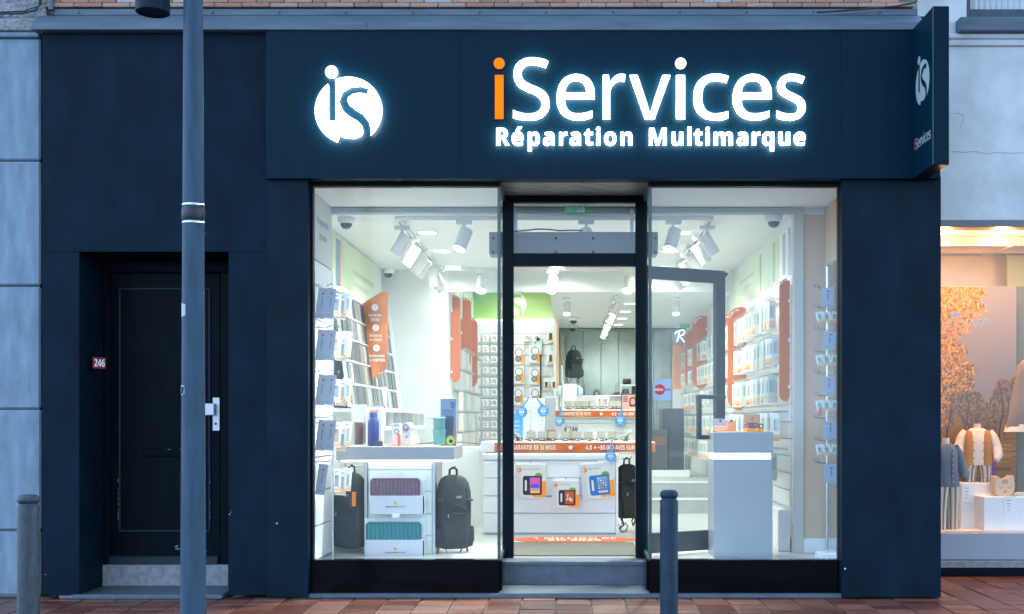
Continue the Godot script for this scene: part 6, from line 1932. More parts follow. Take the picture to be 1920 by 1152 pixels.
# ------------------------------------------------------------------ back of the shop
func back_of_shop() -> void:
	var D := 8.2
	# green sign wall and slatted wall under it
	var gp := thing("green_panel", "green wall panel with white round emblem, high at the back left", "sign", Vector3(-0.78, 2.85, -8.26))
	var o := -gp.position
	var im := sheet(128, 32, Color.WHITE)
	fade(im, Rect2i(0, 0, 128, 32), Color(0.60, 0.80, 0.36), Color(0.76, 0.86, 0.64), false)
	var m := ArrayMesh.new()
	var a := Vector3(-1.405, w(0, 598, D).y, -8.262)
	var b := Vector3(-0.145, 3.445, -8.262)
	G.new().span(a - Vector3(0, 0, 0.015), b - Vector3(0, 0, 0.001)).into(m, mats["card_white"])
	var gq := G.new()
	gq.quad(a, Vector3(b.x, a.y, a.z), b, Vector3(a.x, b.y, a.z), Vector3.BACK)
	part(gp, "board", gq.into(m, print_mat("green_wall", im)), null, o)
	part(gp, "emblem", G.new().poly(scaled(emblem(), 0.20), 0.0, 0.004).poly(disc(Vector2(-0.101, 0.229), 0.038, 20), 0.0, 0.004).done(), mats["print_white"], w(962, 570, D) + Vector3(0, 0, -0.055) + o)
	var sw := thing("rear_slat_wall", "white slatted wall with light strip under the green panel, full of small boxes", "slat wall", Vector3(-0.78, 1.4, -8.27))
	o = -sw.position
	part(sw, "light_strip", bx(Vector3(-1.40, w(0, 602, D).y, -8.27), Vector3(-0.15, w(0, 599, D).y, -8.22)), mats["strip_glow"], o)
	for k in 12:
		part(sw, "slat", bx(Vector3(-1.405, w(0, 606 + (k + 1) * 20.3 - 0.8, D).y, -8.28), Vector3(-0.15, w(0, 606 + k * 20.3, D).y, -8.255), 0.003), mats["slat"], o)
	part(sw, "base_cabinet", bx(Vector3(-1.405, RAISED, -8.28), Vector3(-0.5, w(0, 832, D).y, -8.0), 0.006), mats["white_gloss"], o)
	part(sw, "copper_edge", bx(Vector3(-0.155, w(0, 725, D).y, -8.25), Vector3(-0.125, w(0, 602, D).y, -8.19), 0.002), mat("salmon_edge", Color(0.80, 0.42, 0.30), 0.4), o)
	# frieze over the dividers of the alcove
	var fr := sheet(128, 32, Color(0.84, 0.90, 0.78))
	for k in 7:
		rect(fr, 8 + k * 17, 3, 8, 26, [Color(0.62, 0.70, 0.64), Color(0.80, 0.86, 0.74), Color(0.72, 0.80, 0.70)][k % 3])
	one("wall_frieze", carton(Vector3(3.2, 0.5, 0.02), mats["card_white"], print_mat("frieze_alcove", fr)), null, "pale green frieze on the alcove's left wall above the orange boards", "frieze", Vector3(-1.398, 2.72, -6.5), "", PI / 2)
	# prints of the boxes
	var ear := sheet(48, 48, Color(0.92, 0.92, 0.92))
	rect(ear, 10, 10, 16, 16, Color(0.72, 0.72, 0.78))
	rect(ear, 14, 29, 18, 9, Color(0.96, 0.62, 0.30))
	var ring := sheet(48, 48, Color(0.93, 0.93, 0.92))
	dot(ring, 26, 22, 11, Color(0.35, 0.35, 0.36), 6)
	dot(ring, 9, 20, 3, Color(0.35, 0.38, 0.36))
	dot(ring, 9, 30, 3, Color(0.35, 0.38, 0.36))
	rect(ring, 28, 30, 14, 8, Color(0.97, 0.62, 0.28))
	var head := sheet(60, 96, Color(0.92, 0.92, 0.91))
	rect(head, 40, 44, 18, 46, Color(0.98, 0.68, 0.22))
	dot(head, 30, 34, 22, Color(0.48, 0.47, 0.48), 18)
	rect(head, 0, 50, 14, 46, Color(0.92, 0.92, 0.91))
	dot(head, 26, 66, 17, Color(0.52, 0.50, 0.52))
	dot(head, 26, 66, 9, Color(0.64, 0.62, 0.64))
	rect(head, 6, 5, 30, 4, Color(0.75, 0.75, 0.74))
	var speaker := sheet(40, 72, Color(0.92, 0.92, 0.91))
	rect(speaker, 12, 20, 20, 38, Color(0.30, 0.31, 0.32))
	rect(speaker, 16, 58, 20, 10, Color(0.98, 0.66, 0.15))
	rect(speaker, 30, 40, 6, 28, Color(0.98, 0.66, 0.15))
	dot(speaker, 7, 60, 4, Color(0.25, 0.35, 0.2))
	var kinds := [carton(Vector3(0.098, 0.105, 0.05), mats["card_white"], print_mat("earbud_print", ear)), carton(Vector3(0.098, 0.105, 0.05), mats["card_white"], print_mat("ring_print", ring)), carton(Vector3(0.165, 0.275, 0.06), mats["card_white"], print_mat("headphone_print", head)), carton(Vector3(0.10, 0.19, 0.05), mats["card_white"], print_mat("speaker_print", speaker))]
	var z := -8.254 + 0.03
	for r in 10:
		for c in 4:
			var k := 0 if c in [1] else 1
			if c == 0 or c == 3:
				k = c % 2
			one("earphone_box", kinds[k], null, "small white earphone box on the rear slat wall, %s row from the top, %s column" % [NTH[r], ["leftmost", "second", "third", "rightmost"][c]], "box", w([895, 911, 926, 941][c], 641 + r * 20.2, D) + Vector3(0, 0, 0.03 - 0.055), "earphone boxes on the rear slat wall")
	for e in [[973, 684, "upper left"], [1003, 681, "upper right"], [973, 720, "middle left"], [1003, 722, "middle right"], [972, 760, "lower left"], [1003, 760, "lower right"]]:
		one("headphone_box", kinds[2], null, "white and orange headphone carton on the rear slat wall, %s of the six" % e[2], "box", w(e[0], e[1], D) + Vector3(0, 0, -0.02), "headphone cartons")
	for e in [[988, 640, 1, "earphone carton left of the first"], [1006, 640, 1, "earphone carton nearest the copper edge"]]:
		one("charger_box", kinds[1], null, "white carton high on the rear slat wall, %s" % ["left one over the headphone cartons", "right one over the headphone cartons"][0 if e[0] == 988 else 1], "box", w(e[0], e[1], D) + Vector3(0, 0, -0.02), "small cartons over the headphones")
	for e in [[1032, 642, "topmost"], [1032, 683, "second"]]:
		one("speaker_box", kinds[3], null, "tall white carton of a dark speaker by the copper edge, %s one" % e[2], "box", w(e[0], e[1], D) + Vector3(0, 0, -0.02), "tall speaker cartons")
	for e in [[1024, 731, "upper left"], [1038, 731, "upper right"], [1024, 763, "lower left"], [1038, 763, "lower right"]]:
		var c := one("mouse_box", kinds[3], null, "white carton of a small dark device beside the headphone cartons, %s of four" % e[2], "box", w(e[0], e[1], D) + Vector3(0, 0, -0.02), "small device cartons")
		c.scale = Vector3(0.85, 0.85, 0.85)
	one("selfie_stick", G.new().cyl(Vector3.ZERO, Vector3(0, 0.66, 0), 0.012, 0.012, 8).box(Vector3(0, 0.67, 0), Vector3(0.05, 0.03, 0.03), 0.006).done(), mats["dark_plastic"], "long thin black stick hanging before the headphone cartons", "stick", w(1014, 752, D) + Vector3(0, 0, 0.06))
	one("pale_green_box", bc(Vector3(0, 0.09, 0), Vector3(0.085, 0.18, 0.05), 0.003), mat("mint", Color(0.52, 0.70, 0.66), 0.5), "pale green carton hanging above the black stick", "box", w(1011, 656, D) + Vector3(0, 0, -0.02))
	# goods on the partition's end
	backpack(w(1077, 709, 8.9), 0.25, 0.44, 0.14, 0.5, Color(0.055, 0.085, 0.10), "small slate-blue backpack hanging at the end of the partition at the back", false, "backpack", 1.0)
	for k in 3:
		var c := one("hanging_case", bc(Vector3(0, -0.17, 0), Vector3(0.03, 0.34, 0.11), 0.01), mat("case_%d" % k, [Color(0.42, 0.28, 0.18), Color(0.76, 0.77, 0.75), Color(0.70, 0.74, 0.74)][k], 0.5), "flat case hanging on the partition's right face, %s from the top" % NTH[k], "case", Vector3(-0.10 + 0.02 * k, [2.58, 2.22, 1.86][k], -8.6 + 0.12 * k), "flat cases on the partition")
		c.rotation.z = 0.06
	# cabinets of pale glass doors
	var cb := thing("wall_cabinet", "pale grey-green glossy cabinet doors covering the back wall", "cabinet", Vector3(0.9, RAISED, -10.0))
	o = -cb.position
	var dm := grain(mat("cabinet_gloss", Color(0.50, 0.60, 0.575), 0.12), cloud, Vector3(0.3, 0.3, 0.3))
	var xs := [1060.5, 1093, 1127, 1160, 1193, 1226, 1259, 1280]
	var dz := 10.0
	var prev := -0.125
	for k in 8:
		var x1: float = w(xs[k], 0, dz).x
		if x1 - prev < 0.05:
			continue
		var d := part(cb, "door", bx(Vector3(prev + 0.004, RAISED + 0.1, -10.07), Vector3(x1 - 0.004, w(0, 621, dz).y, -10.0), 0.004), dm, o)
		if k % 2 == 1:
			part(d, "handle", bx(Vector3(x1 - 0.05, 1.45, -10.0), Vector3(x1 - 0.035, 2.0, -9.97), 0.003), mats["steel"])
		else:
			part(d, "handle", bx(Vector3(prev + 0.035, 1.45, -10.0), Vector3(prev + 0.05, 2.0, -9.97), 0.003), mats["steel"])
		prev = x1
	part(cb, "cornice", bx(Vector3(-0.125, w(0, 620, dz).y, -10.07), Vector3(1.95, w(0, 617.5, dz).y, -9.98), 0.003), mat("cabinet_trim", Color(0.40, 0.50, 0.48), 0.3), o)
	var ct := one("service_counter", bx(Vector3(-0.12, RAISED, -9.75), Vector3(1.2, w(0, 742, 9.2).y, -9.2), 0.006), mats["white_gloss"], "long pale service counter before the back cabinets", "counter")
	var ty := w(0, 742, 9.2).y
	var arch := []
	for k in 13:
		arch.append(Vector3(-cos(PI * k / 12.0) * 0.045, 0.0 + sin(PI * k / 12.0) * 0.085, 0))
	one("headphone_arch", G.new().tube(arch, 0.012, 8).done(), mats["ink"], "dark arched headband standing on the service counter at the back", "headphones", Vector3(w(1119, 0, 9.3).x, ty, -9.3))
	var sh := thing("device_shelf", "small white shelf with dark devices at the right of the back counter", "shelf", Vector3(w(1184, 0, 9.0).x, ty, -9.0))
	part(sh, "board", bc(Vector3(0, 0.155, 0), Vector3(0.36, 0.015, 0.2), 0.002), mats["white_gloss"])
	for s in [-0.17, 0.17]:
		part(sh, "side", bc(Vector3(s, 0.075, 0), Vector3(0.012, 0.15, 0.2)), mats["white_gloss"])
	one("dark_camera", G.new().box(Vector3(-0.02, 0.05, 0), Vector3(0.13, 0.09, 0.06), 0.01).cyl(Vector3(-0.03, 0.05, 0.03), Vector3(-0.03, 0.05, 0.06), 0.03, 0.028, 16).done(), mats["dark_plastic"], "dark camera-like device on top of the small back shelf", "device", sh.position + Vector3(-0.05, 0.163, 0))
	one("orange_can", G.new().cyl(Vector3.ZERO, Vector3(0, 0.08, 0), 0.025, 0.025, 14).done(), mats["orange"], "small orange tin beside the dark device on the back shelf", "tin", sh.position + Vector3(0.09, 0.163, 0))
	one("round_speaker", G.new().lathe([Vector2(0, 0), Vector2(0.04, 0.0), Vector2(0.05, 0.05), Vector2(0.04, 0.1), Vector2(0, 0.105)], 16).done(), mat("slate", Color(0.10, 0.13, 0.17), 0.5), "round slate-blue speaker inside the small back shelf", "speaker", sh.position + Vector3(-0.09, 0.0, 0.02))
	one("black_speaker", bc(Vector3(0, 0.07, 0), Vector3(0.09, 0.14, 0.08), 0.006), mats["dark_plastic"], "black box speaker inside the small back shelf", "speaker", sh.position + Vector3(0.05, 0.0, 0.02))
	one("dark_wedge", G.new().poly(PackedVector2Array([Vector2(-0.12, 0), Vector2(0.1, 0), Vector2(0.1, 0.055), Vector2(-0.03, 0.055)]), -0.05, 0.05).done(), mat("taupe", Color(0.12, 0.11, 0.10), 0.5), "dark wedge-shaped stand on the service counter left of the small shelf", "stand", Vector3(w(1158, 0, 9.15).x, ty, -9.15))
	# right aisle at the back
	var dc := thing("dark_counter", "dark grey stone-like counter at the back right, seen through the right window", "counter", Vector3(w(1260, 0, 6.6).x, RAISED, -7.0))
	var gs := grain(mat("counter_stone", Color(0.13, 0.15, 0.155), 0.5), speck, Vector3(3, 3, 3), null, 0.0)
	part(dc, "tall_block", bc(Vector3(0.03, 0.47, 0), Vector3(0.30, 0.94, 0.5), 0.006), gs)
	part(dc, "low_block", bc(Vector3(-0.20, 0.38, 0.1), Vector3(0.30, 0.55, 0.4), 0.006), mat("counter_dark", Color(0.09, 0.085, 0.08), 0.4))
	part(dc, "brown_panel", bc(Vector3(-0.20, 0.50, 0.301), Vector3(0.24, 0.12, 0.004)), mat("rust", Color(0.20, 0.10, 0.06), 0.4))  # flat rust-brown plate on the low block
	part(dc, "kick", bc(Vector3(-0.06, 0.05, 0.1), Vector3(0.62, 0.1, 0.5), 0.004), mats["white_gloss"])
	var ob := carton(Vector3(0.17, 0.17, 0.12), mats["orange_edge"], mats["orange_edge"])
	for k in 4:
		one("orange_carton", ob, null, "orange carton in the upright stack at the back right, %s from the bottom" % NTH[k], "carton", Vector3(w(1272, 0, 9.4).x, w(0, 730, 9.4).y + k * 0.176, -9.4), "orange cartons stacked at the back")
	one("carton_stand", bx(Vector3(w(1262, 0, 9.4).x, RAISED, -9.5), Vector3(w(1283, 0, 9.4).x, w(0, 730, 9.4).y - 0.001, -9.3), 0.004), mats["white_gloss"], "white stand carrying the stack of orange cartons at the back", "stand")
	var ns := thing("script_sign", "glowing white script letter R on the back cabinets", "sign", w(1266, 642, 9.85))
	part(ns, "tube", G.new().tube([Vector3(0.03, 0.0, 0), Vector3(0.055, 0.09, 0), Vector3(0.075, 0.19, 0), Vector3(0.02, 0.17, 0), Vector3(0.0, 0.13, 0)], 0.008, 6).tube([Vector3(0.07, 0.19, 0), Vector3(0.13, 0.20, 0), Vector3(0.16, 0.17, 0), Vector3(0.14, 0.125, 0), Vector3(0.07, 0.10, 0), Vector3(0.11, 0.06, 0), Vector3(0.145, 0.005, 0), Vector3(0.18, 0.01, 0)], 0.008, 6).done(), lit("neon_white", Color(1, 1, 1), 0.8))
	one("rear_exit_sign", bc(Vector3.ZERO, Vector3(0.16, 0.10, 0.02), 0.002), mats["exit_green"], "small green exit sign far back over the orange cartons", "exit sign", w(1284, 609, 9.2))


# ------------------------------------------------------------------ neighbour's window
func mannequin(at: Vector3, turn: float, top_m: Material, sleeve_m: Material, leg_m: Material, label: String, legs: float, vest: Material, k := 1.0) -> void:
	# a child's headless bust in clothes; the origin is at the foot of the trousers
	var t := thing("child_mannequin", label, "mannequin", at, "", turn)
	var y0 := legs
	var bust := mat("bust_skin", Color(0.62, 0.52, 0.42), 0.5)
	part(t, "neck", G.new().loft([[Vector3(0, y0 + 0.40, 0), 0.05, 0.045, 2.0], [Vector3(0, y0 + 0.44, 0), 0.04, 0.038, 2.0], [Vector3(0, y0 + 0.475, 0), 0.04, 0.038, 2.0]], 18).done(), bust)
	var body := [[0.0, 0.16, 0.115], [0.05, 0.158, 0.115], [0.14, 0.148, 0.108], [0.24, 0.142, 0.105], [0.33, 0.138, 0.095], [0.39, 0.115, 0.075], [0.42, 0.065, 0.055]]
	var rg := []
	for b in body:
		rg.append([Vector3(0, y0 + b[0], 0), b[1], b[2], 2.3])
	part(t, "blouse", G.new().loft(rg, 36, true, 0.035, legs).done(), top_m)
	var cp := []
	for i in 25:
		var a := TAU * i / 24.0
		cp.append(Vector3(cos(a) * (0.066 + 0.008 * sin(a * 6)), y0 + 0.408 - 0.018 * maxf(0, sin(a)), sin(a) * 0.064))
	part(t, "collar", G.new().tube(cp, 0.017, 8, 0.6).done(), top_m)
	for s in [-1.0, 1.0]:
		var arm := [Vector3(s * 0.12, y0 + 0.375, 0), Vector3(s * 0.17, y0 + 0.31, 0.01), Vector3(s * 0.205, y0 + 0.20, 0.03), Vector3(s * 0.215, y0 + 0.12, 0.07), Vector3(s * 0.20, y0 + 0.075, 0.10)]
		var rr := [0.055, 0.06, 0.058, 0.055, 0.04]
		var ar := G.new()
		for i in 4:
			ar.cyl(arm[i], arm[i + 1], rr[i], rr[i + 1], 16, false)
			ar.lathe([Vector2(0, -rr[i + 1]), Vector2(rr[i + 1] * 0.7, -rr[i + 1] * 0.7), Vector2(rr[i + 1], 0), Vector2(rr[i + 1] * 0.7, rr[i + 1] * 0.7), Vector2(0, rr[i + 1])], 14, arm[i + 1])
		part(t, "sleeve", ar.done(), sleeve_m)
		if legs > 0.0:
			var lr := [[Vector3(s * 0.085, 0.0, 0), 0.062, 0.07, 2.4], [Vector3(s * 0.085, legs * 0.4, 0), 0.066, 0.075, 2.4], [Vector3(s * 0.08, legs * 0.8, 0), 0.078, 0.09, 2.4], [Vector3(s * 0.07, legs + 0.02, 0), 0.085, 0.1, 2.4]]
			part(t, "trouser_leg", G.new().loft(lr, 24, true, 0.03, s).done(), leg_m)
	if vest:
		for s in [-1.0, 1.0]:
			var v := []
			for b in [[0.0, 0.115, 0.122], [0.12, 0.108, 0.116], [0.24, 0.10, 0.112], [0.34, 0.088, 0.1], [0.395, 0.05, 0.08]]:
				v.append([Vector3(s * 0.098, y0 + b[0], 0.002), b[1] * 0.58, b[2], 2.8])
			part(t, "vest_side", G.new().loft(v, 26, true, 0.02, s).done(), vest)
		for i in 3:
			for s in [-1.0, 1.0]:
				part(t, "button", G.new().cyl(Vector3(s * 0.055, y0 + 0.08 + i * 0.09, 0.112), Vector3(s * 0.055, y0 + 0.08 + i * 0.09, 0.122), 0.01, 0.008, 10).done(), mat("button_brown", Color(0.2, 0.09, 0.03), 0.4))
	else:
		part(t, "placket", bx(Vector3(-0.014, y0 + 0.01, 0.113), Vector3(0.014, y0 + 0.36, 0.122), 0.003), top_m)
		for i in 6:
			part(t, "button", G.new().cyl(Vector3(0, y0 + 0.04 + i * 0.056, 0.121), Vector3(0, y0 + 0.04 + i * 0.056, 0.126), 0.007, 0.006, 8).done(), mats["steel"])
		part(t, "hem", G.new().loft([[Vector3(0, y0 - 0.01, 0), 0.164, 0.12, 2.3], [Vector3(0, y0 + 0.03, 0), 0.164, 0.12, 2.3]], 30, false, 0.03, legs).done(), top_m)
	t.scale = Vector3(k * (1.0 if vest else 0.84), k, k * (1.0 if vest else 0.9))


func stripe_mat(key: String, n: int) -> StandardMaterial3D:
	var im := sheet(n * 8, 8, Color(0.80, 0.75, 0.66))
	for k in n:
		rect(im, k * 8, 0, 3, 8, Color(0.45, 0.42, 0.40))
	return print_mat(key, im, 0.85)


func neighbour_display() -> void:
	# autumn park print
	var W := 224
	var Hh := 400
	var im := sheet(W, Hh, Color.WHITE)
	fade(im, Rect2i(0, 0, W, 240), Color(0.46, 0.47, 0.53), Color(0.52, 0.50, 0.51))
	fade(im, Rect2i(0, 240, W, 160), Color(0.55, 0.42, 0.20), Color(0.50, 0.37, 0.14))
	var r := RandomNumberGenerator.new()
	r.seed = 77
	for k in 4200:
		var x := r.randf() * W
		var y := 196.0 + r.randf() * 84.0 + 22.0 * sin(x * 0.05 + 0.6) + 10.0 * sin(x * 0.13)
		dot(im, x, y, 1.0 + r.randf() * 2.0, [Color(0.36, 0.29, 0.15), Color(0.50, 0.38, 0.22), Color(0.27, 0.21, 0.11), Color(0.56, 0.44, 0.30), Color(0.42, 0.36, 0.15)][r.randi() % 5])
	for e in [[60, 200, 300, 4], [104, 205, 296, 3], [186, 190, 300, 4], [200, 210, 296, 2]]:
		for y in range(e[1], e[2]):
			rect(im, e[0] + 5 * sin(y * 0.06), y, e[3], 1, Color(0.26, 0.19, 0.13))
	for k in 70:
		rect(im, r.randf() * W - 20, 292 + r.randf() * 104, 20 + r.randf() * 60, 1 + r.randi() % 3, [Color(0.72, 0.58, 0.22), Color(0.40, 0.30, 0.12), Color(0.62, 0.48, 0.16), Color(0.30, 0.23, 0.12)][r.randi() % 4])
	for k in 8200:
		var y := r.randf() * 270.0
		var edge := 128.0 - y * 0.16 + 22.0 * sin(y * 0.045) + 10.0 * sin(y * 0.17)
		if y > 200.0:
			edge *= 0.75
		var x := r.randf() * edge + r.randfn(0.0, 5.0)
		if r.randf() < 0.12 and y > 60.0:
			continue
		dot(im, x, y, 0.8 + r.randf() * 1.9, [Color(0.66, 0.47, 0.10), Color(0.52, 0.35, 0.06), Color(0.74, 0.56, 0.18), Color(0.30, 0.20, 0.05), Color(0.60, 0.41, 0.08), Color(0.78, 0.64, 0.30)][r.randi() % 6])
	var park := print_mat("park_print", im, 0.6)
	park.albedo_color = Color(0.86, 0.86, 0.86)
	var D := 2.1
	var p0 := w(1730, 925, D)
	var p1 := w(1906, 538, D)
	one("mural_print", carton(Vector3(p1.x - p0.x, p1.y - p0.y, 0.02), mats["card_white"], park), null, "large autumn park photograph print hanging behind the children's clothes", "poster", Vector3((p0.x + p1.x) / 2, p0.y, -D))
	one("dark_pillar", bx(w(1907, 925, 2.3) - Vector3(0, 0, 0.1), w(1990, 538, 2.3), 0.004), mat("pillar_dark", Color(0.10, 0.12, 0.11), 0.5), "dark green pillar right of the autumn print", "pillar")
	one("olive_panel", bx(w(1889, 538, 2.4) - Vector3(0, 0, 0.05), w(2000, 478, 2.4), 0.004), mat("olive", Color(0.36, 0.38, 0.20), 0.6), "olive green board at the upper right above the print", "board")
	# hanging rod
	var rod := thing("hanging_rod", "thin rod hanging from a chain under the display ceiling", "rod", w(1875, 470, 1.8))
	var o := -rod.position
	part(rod, "bar", G.new().cyl(w(1838, 483, 2.0), w(1909, 458, 1.6), 0.008, 0.008, 8).done(), mats["steel"], o)
	var ch := G.new()
	for k in 8:
		ch.cyl(w(1909, 457 - k * 4, 1.6), w(1909, 454.5 - k * 4, 1.6), 0.006, 0.006, 6)
	part(rod, "chain", ch.done(), mats["steel"], o)
	# warm downlights
	for k in 3:
		var p := w([1769, 1880, 1990][k], 436, 1.56)
		p.y = w(0, 426, 1.24).y
		var t := thing("warm_downlight", "warm ceiling downlight in the neighbouring window, %s" % ["half hidden at the left", "over the white blocks", "outermost right"][k], "ceiling light", p, "warm downlights next door")
		part(t, "rim", G.new().lathe([Vector2(0.05, -0.003), Vector2(0.06, -0.01), Vector2(0.08, -0.008), Vector2(0.086, -0.001)], 24).done(), mats["card_white"])
		part(t, "lamp_disc", G.new().cyl(Vector3(0, -0.005, 0), Vector3(0, -0.002, 0), 0.052, 0.052, 20).done(), lit("warm_glow", Color(1.0, 0.80, 0.52), 1.6))
		var l := SpotLight3D.new()
		l.name = "lamp_light"
		l.spot_angle = 80.0
		l.spot_angle_attenuation = 1.0
		l.spot_range = 8.0
		l.spot_attenuation = 2.0
		l.light_energy = 1.05
		l.light_color = Color(1.0, 0.73, 0.46)
		l.light_size = 0.06
		l.shadow_enabled = true
		t.add_child(l)
		l.position = Vector3(0, -0.02, 0)
		l.rotation.x = -PI / 2
		var spill := OmniLight3D.new()  # added omni light, stands in for scattered light on the ceiling
		spill.name = "added_spill"
		spill.light_energy = 0.19
		spill.light_color = Color(1.0, 0.73, 0.46)
		spill.light_size = 0.05
		spill.omni_range = 6.0
		spill.omni_attenuation = 2.0
		spill.shadow_enabled = true
		t.add_child(spill)
		spill.position = Vector3(0, -0.10, 0)
	# white blocks
	var fy := w(0, 1000, 1.24).y - 0.002
	var bA := w(1793, 0, 1.85)
	var bB := w(1852, 0, 1.85)
	var tyA := w(0, 905, 1.85).y
	one("display_block", bx(Vector3(bA.x, fy, -2.05), Vector3(bB.x, tyA, -1.72), 0.003), mats["white_paint"], "taller white block carrying the bust in the orange vest", "plinth", Vector3.ZERO, "white display blocks")
	var cA := w(1838, 0, 1.6)
	var tyB := w(0, 931, 1.6).y
	one("display_block", bx(Vector3(cA.x, fy, -1.8), Vector3(w(1990, 0, 1.6).x, tyB, -1.5), 0.003), mats["white_paint"], "lower white block carrying the cat-shaped bag", "plinth", Vector3.ZERO, "white display blocks")
	for k in 2:
		var e: Array = [[1804, 1824, 908, 943, 1.715], [1883, 1907, 931, 968, 1.495]][k]
		var c := one("price_card", bx(w(e[0], e[3], e[4]) - Vector3(0, 0, 0.002), w(e[1], e[2], e[4]), 0.001), mats["card_white"], "white price card on the %s white block" % ["taller", "lower"][k], "price card", Vector3.ZERO, "price cards next door")
		for i in 4:
			part(c, "print_line", bc(w(e[0] + 9, e[2] + 8 + i * 6, e[4] - 0.0014), Vector3(0.04 - 0.008 * i, 0.004, 0.0006)), mats["ink"])
	var cream := mat("cloth_cream", Color(0.68, 0.62, 0.52), 0.85)
	var denim := grain(mat("denim", Color(0.16, 0.24, 0.34), 0.85), fine, Vector3(9, 9, 9), rough_n, 0.5)
	var rust := grain(mat("cloth_rust", Color(0.72, 0.33, 0.08), 0.9), fine, Vector3(9, 9, 9))
	mannequin(Vector3(w(1833, 0, 1.88).x, tyA, -1.88), -0.2, cream, cream, stripe_mat("stripe_small", 10), "child bust in white blouse, orange-brown vest and striped trousers on the taller block", 0.20, rust, 0.82)
	mannequin(Vector3(w(1774, 0, 1.62).x, fy, -1.62), 0.35, denim, denim, stripe_mat("stripe_wide", 8), "child mannequin in denim jacket and striped trousers beside the shop's corner", 0.44, null, 0.92)
	# cat bag
	var s := (DIST + 1.62) / DIST / PPM
	var cat := PackedVector2Array()
	for q in [[-18, 0], [-21, 8], [-21, 18], [-19, 34], [-16, 36], [-8, 30], [8, 31], [16, 37], [19, 36], [21, 19], [20, 8], [16, 1], [8, -2], [-8, -2]]:
		cat.append(Vector2(q[0], q[1] + 2) * s)
	var cb := thing("cat_bag", "beige bag shaped like a sleepy cat's head on the lower white block", "bag", Vector3(w(1880, 0, 1.66).x, tyB, -1.66), "", 0.25)
	part(cb, "body", G.new().poly(cat, -0.04, 0.04).done(), mat("cat_beige", Color(0.60, 0.44, 0.30), 0.8))
	for k in 3:
		part(cb, "stripe", bc(Vector3((k - 1) * 4.0 * s, 27.0 * s, 0.041), Vector3(0.008, 0.032, 0.002)), mat("cat_brown", Color(0.25, 0.13, 0.07), 0.8))
	for e in [-1.0, 1.0]:
		part(cb, "eye", G.new().tube([Vector3((e * 9 - 4) * s, 17 * s, 0.042), Vector3(e * 9 * s, 14.5 * s, 0.042), Vector3((e * 9 + 4) * s, 17 * s, 0.042)], 0.003, 5).done(), mats["cat_brown"])
	part(cb, "mouth", G.new().tube([Vector3(-4 * s, 8 * s, 0.042), Vector3(-2 * s, 6.5 * s, 0.042), Vector3(0, 9 * s, 0.042), Vector3(2 * s, 6.5 * s, 0.042), Vector3(4 * s, 8 * s, 0.042)], 0.003, 5).done(), mats["cat_brown"])
	part(cb, "nose", G.new().poly(disc(Vector2(0, 10.5 * s), 0.006, 10), 0.04, 0.043).done(), mats["cat_brown"])
	one("folded_cloth", G.new().loft([[Vector3(0, 0, 0), 0.1, 0.06, 3.0], [Vector3(0, 0.02, 0), 0.11, 0.065, 3.0], [Vector3(0, 0.035, 0), 0.08, 0.05, 2.6]], 24, true, 0.08).done(), mat("cloth_grey", Color(0.42, 0.44, 0.46), 0.9), "small grey folded cloth right of the cat bag", "cloth", Vector3(w(1922, 0, 1.62).x, tyB, -1.62))
	# dress
	var dr := thing("hanging_dress", "small beige patterned dress hanging at the right edge", "dress", w(1925, 800, 1.7))
	var pr := []
	for b in [[0.0, 0.21, 0.08], [0.1, 0.19, 0.075], [0.22, 0.17, 0.07], [0.34, 0.13, 0.065], [0.45, 0.11, 0.06], [0.56, 0.10, 0.055], [0.62, 0.05, 0.04]]:
		pr.append([Vector3(0.02, b[0], 0), b[1], b[2], 2.4])
	var dmat := grain(mat("dress_cloth", Color(0.56, 0.42, 0.30), 0.9), speck, Vector3(4, 4, 4))
	part(dr, "body", G.new().loft(pr, 48, true, 0.07).done(), dmat)
	part(dr, "frill", G.new().loft([[Vector3(0.02, -0.05, 0), 0.235, 0.095, 2.2], [Vector3(0.02, 0.02, 0), 0.20, 0.08, 2.2]], 48, false, 0.10, 1.0).done(), mat("frill", Color(0.62, 0.55, 0.48), 0.9))
	part(dr, "hanger", G.new().tube([Vector3(0.02, 0.62, 0), Vector3(0.02, 0.8, 0), Vector3(0.04, 0.82, 0), Vector3(0.05, 0.79, 0)], 0.004, 6).done(), mats["steel"])
	# lettering on the glass
	var gl := thing("window_lettering", "white serif shop lettering with a small leaf mark on the neighbour's glass", "lettering", w(1792, 612, 1.262))
	s = (DIST + 1.262) / DIST / PPM
	var wm := mat("vinyl_white", Color(0.86, 0.82, 0.74), 0.5)
	part(gl, "lettering", lettering("VINCENT", serif, 68 * s, 12.5 * s, 0.001), wm, Vector3((1728 - 1792) * s, 0, 0))
	part(gl, "lettering", lettering("MAJOR", serif, 53 * s, 13.5 * s, 0.001), wm, Vector3((1803 - 1792) * s, 0, 0))
	part(gl, "lettering", lettering("depuis 1987", serif, 70 * s, 8.5 * s, 0.001), wm, Vector3((1745 - 1792) * s, -16.5 * s, 0))
	part(gl, "rule", bc(Vector3(-2 * s, -21 * s, 0), Vector3(12 * s, 0.8 * s, 0.001)), wm)
	for k in 4:
		var a := (k - 1.5) * 0.72
		part(gl, "leaf", G.new().poly(PackedVector2Array([Vector2(0, 16) * s, Vector2(sin(a - 0.26) * 12, 16 + cos(a - 0.26) * 9) * s, Vector2(sin(a) * 13, 16 + cos(a) * 10.5) * s, Vector2(sin(a + 0.26) * 12, 16 + cos(a + 0.26) * 9) * s]), 0.0, 0.001).done(), wm)
	var sq := []
	for k in 40:
		var q := k / 39.0
		sq.append(w(1864 + 4.5 * sin(k * 1.15), 864 + q * 28 + 2.0 * cos(k * 2.3), 1.258))
